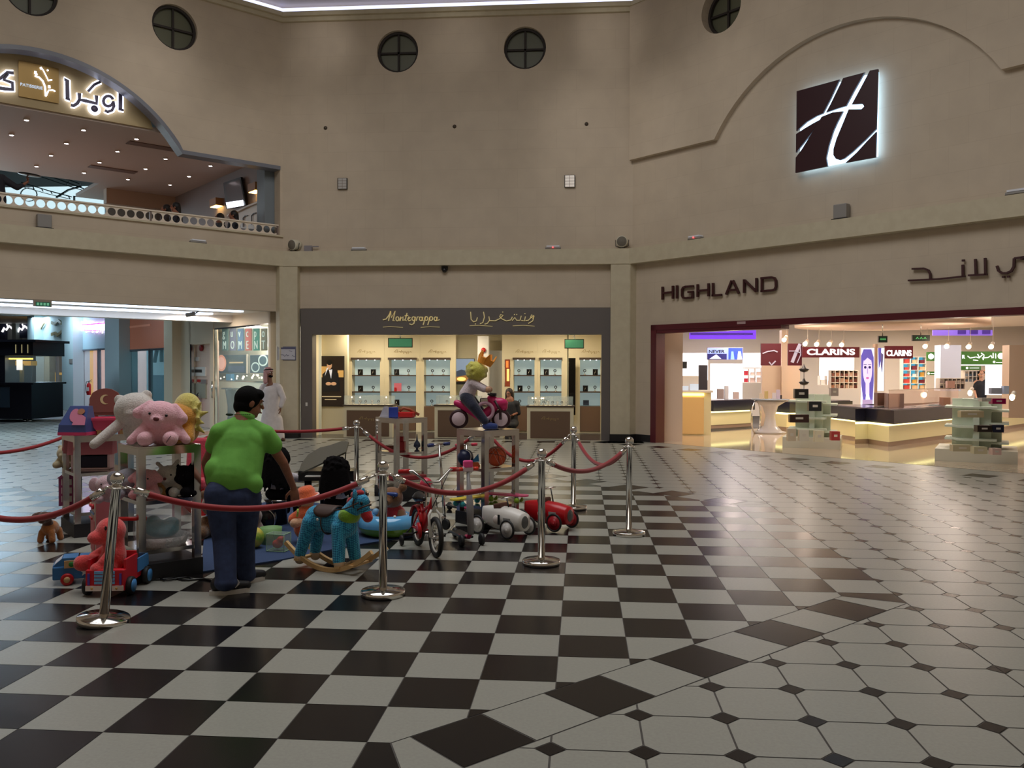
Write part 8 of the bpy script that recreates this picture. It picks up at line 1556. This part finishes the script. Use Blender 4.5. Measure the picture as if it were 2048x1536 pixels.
# --- shopkeeper with a raised arm in the perfume shop ---
Y = 24.9; g0 = at(1961, 800, Y); g0.z = 0; r = thing('person', g0, 'man in a black t-shirt with one arm raised to his head in the perfume shop', 'person'); hd = at(1963, 749, Y); R = basis((-.3, -1, -.1)); pq = lambda x, y, dy=0: at(x, y, Y + dy)
P = head_prims(hd, R) + [('c', hd, pq(1962, 766), .05, .055), ('c', pq(1962, 768), pq(1961, 800), .1, .1), ('c', pq(1952, 764), pq(1972, 763), .05, .05), ('c', pq(1973, 762), pq(1982, 749, -.1), .043, .035), ('c', pq(1982, 749, -.1), pq(1971, 741, -.05), .034, .025), ('c', pq(1951, 765), pq(1949, 782), .043, .035), ('c', pq(1949, 782), pq(1953, 797, -.2), .034, .025), ('c', pq(1957, 805), pq(1956, 860), .08, .05), ('c', pq(1967, 805), pq(1968, 860), .08, .05)]
P += hand_prims(pq(1971, 741, -.05), (-1, 0, .1), (0, -.3, -1), .95, 1, .5) + hand_prims(pq(1953, 797, -.2), (.2, -.2, -1), (0, 1, 0), .95, 1, .5)
blob('body', rel(P, g0), mat('skin_light', (200, 150, 120), .55), r, .009, 3); face_parts(hd, R, r)
blob('hair', rel([('s', hd + R @ Vector((0, -.025, .035)), (.086, .095, .09), R)], g0), m_hair, r, .009, 2)
blob('t_shirt', rel([('c', pq(1954, 766), pq(1970, 765), .075, .075), ('c', pq(1962, 772), pq(1961, 800), .145, .145), ('c', pq(1971, 765), pq(1977, 757, -.05), .07, .06), ('c', pq(1953, 767), pq(1950, 777), .07, .06)], g0), mat('cloth_black', (30, 30, 34), .8), r, .011, 4)
blob('trousers', rel([('c', pq(1957, 806), pq(1956, 858), .11, .08), ('c', pq(1967, 806), pq(1968, 858), .11, .08)], g0), m_jean, r, .013, 3)
for x in (1956, 1968): a = at(x, 858, Y); b = MB(); b.box((a.x - g0.x, -.05, .04), (.1, .26, .08), None, .03); b.build('shoe', m_sh, r)
# --- people upstairs in the cafe ---
def cafe_person(x, y, o, label, hairc=(24, 20, 20), cloth=(40, 40, 48), top=0):
    u, _, z = FL.px(x, y, o); g = FL.P(u, o, ZF); hd = FL.P(u, o, z); r = thing('person', g, label, 'person'); R = basis(FL.U * .8 - FL.N * .3)
    zc = z - .2; P = head_prims(hd, R, .95); q = lambda a, c, e: hd + R @ Vector((a, c, e))
    P += [('c', q(0, -.02, -.15), q(0, -.02, -.5), .09, .11), ('c', q(-.16, -.02, -.2), q(.16, -.02, -.2), .05, .05), ('c', q(-.18, 0, -.22), q(-.2, .05, -.48), .042, .034), ('c', q(.18, 0, -.22), q(.2, .05, -.48), .042, .034)]
    sitz = -max(.55, hd.z - ZF - .45)
    P += [('c', q(-.08, 0, sitz + .1), q(-.1, .4, sitz + .1), .07, .05), ('c', q(.08, 0, sitz + .1), q(.1, .4, sitz + .1), .07, .05), ('c', q(0, 0, -.45), q(0, 0, sitz + .1), .11, .11)] if not top else [('c', q(-.08, 0, -.6), q(-.08, 0, ZF - hd.z + .1), .08, .05), ('c', q(.08, 0, -.6), q(.08, 0, ZF - hd.z + .1), .08, .05)]
    o1 = blob('body', rel(P, g), m_skin, r, .011, 3); o2 = blob('hair', rel([('s', hd + R @ Vector((0, -.03, .03)), (.09, .1, .1), R), ('c', hd + R @ Vector((0, -.06, 0)), hd + R @ Vector((0, -.08, -.1)), .075, .06)], g), mat('hair_%d' % hairc[0], hairc, .6), r, .011, 2)
    blob('jacket', rel([('c', q(-.15, -.02, -.21), q(.15, -.02, -.21), .08, .08), ('c', q(0, -.02, -.25), q(0, -.02, -.55), .15, .16), ('c', q(-.18, 0, -.23), q(-.2, .04, -.45), .065, .055), ('c', q(.18, 0, -.23), q(.2, .04, -.45), .065, .055)], g), mat('jacket_%d' % cloth[0], cloth, .8), r, .014, 3)
    return r, g, hd, R, q
cafe_person(350, 415, -1.3, 'dark haired person seated behind the cafe railing, right one of the middle pair'); cafe_person(331, 419, -2.1, 'dark haired person seated behind the cafe railing, left one of the middle pair', (34, 26, 24), (70, 60, 60))
cafe_person(466, 431, -1.2, 'person with dark hair seated behind the railing below the cafe screen'); cafe_person(438, 436, -2.0, 'person seated low behind the railing left of the cafe screen', (30, 30, 36), (60, 64, 70))
u, _, z = FL.px(-16, 330, -.9); g = FL.P(u, -.9, ZF); hd = FL.P(u, -.9, z); r = thing('person', g, 'waiter in dark clothes holding up a flat tray on the cafe terrace', 'person'); R = basis(FL.N * -.4 - FL.U); pw = lambda x, y, o=-.9: FL.P(FL.px(x, y, o)[0], o, FL.px(x, y, o)[2])
s1_, el, wr = pw(8, 357), pw(36, 376), pw(56, 363)
P = head_prims(hd, R) + [('c', pw(-15, 348), pw(-10, 400), .11, .12), ('c', pw(-35, 356), s1_, .05, .05), ('c', s1_, el, .045, .035), ('c', el, wr, .034, .025), ('c', pw(-12, 400), FL.P(u, -.9, ZF + .1), .13, .09), ('c', pw(-36, 358), pw(-38, 392), .045, .03)] + hand_prims(wr, (-.2, -.2, 1), -FL.U, 1, 1, 1.0)
blob('body', rel(P, g), m_skin, r, .009, 3); blob('hair', rel([('s', hd + R @ Vector((0, -.025, .035)), (.086, .095, .09), R)], g), m_hair, r, .01, 2)
blob('dark_shirt', rel([('c', pw(-32, 357), pw(4, 357), .09, .09), ('c', pw(-12, 360), pw(-8, 400), .18, .19), ('c', pw(6, 358), pw(34, 375), .08, .06), ('c', pw(34, 375), pw(44, 371), .06, .045)], g), mat('jacket_40', (40, 40, 48), .8), r, .012, 3)
t = FL.P(FL.px(59, 351, -.9)[0], -.9, FL.px(59, 351, -.9)[2]); b = MB(); b.lathe([(0, 0), (.19, 0), (.22, .02), (.21, .025), (.18, .01), (0, .01)], t, (.1, 0, 1), 28); solo(b, 'serving_tray', m_blk, 'flat dark serving tray on the waiter\'s raised hand', 'tray')
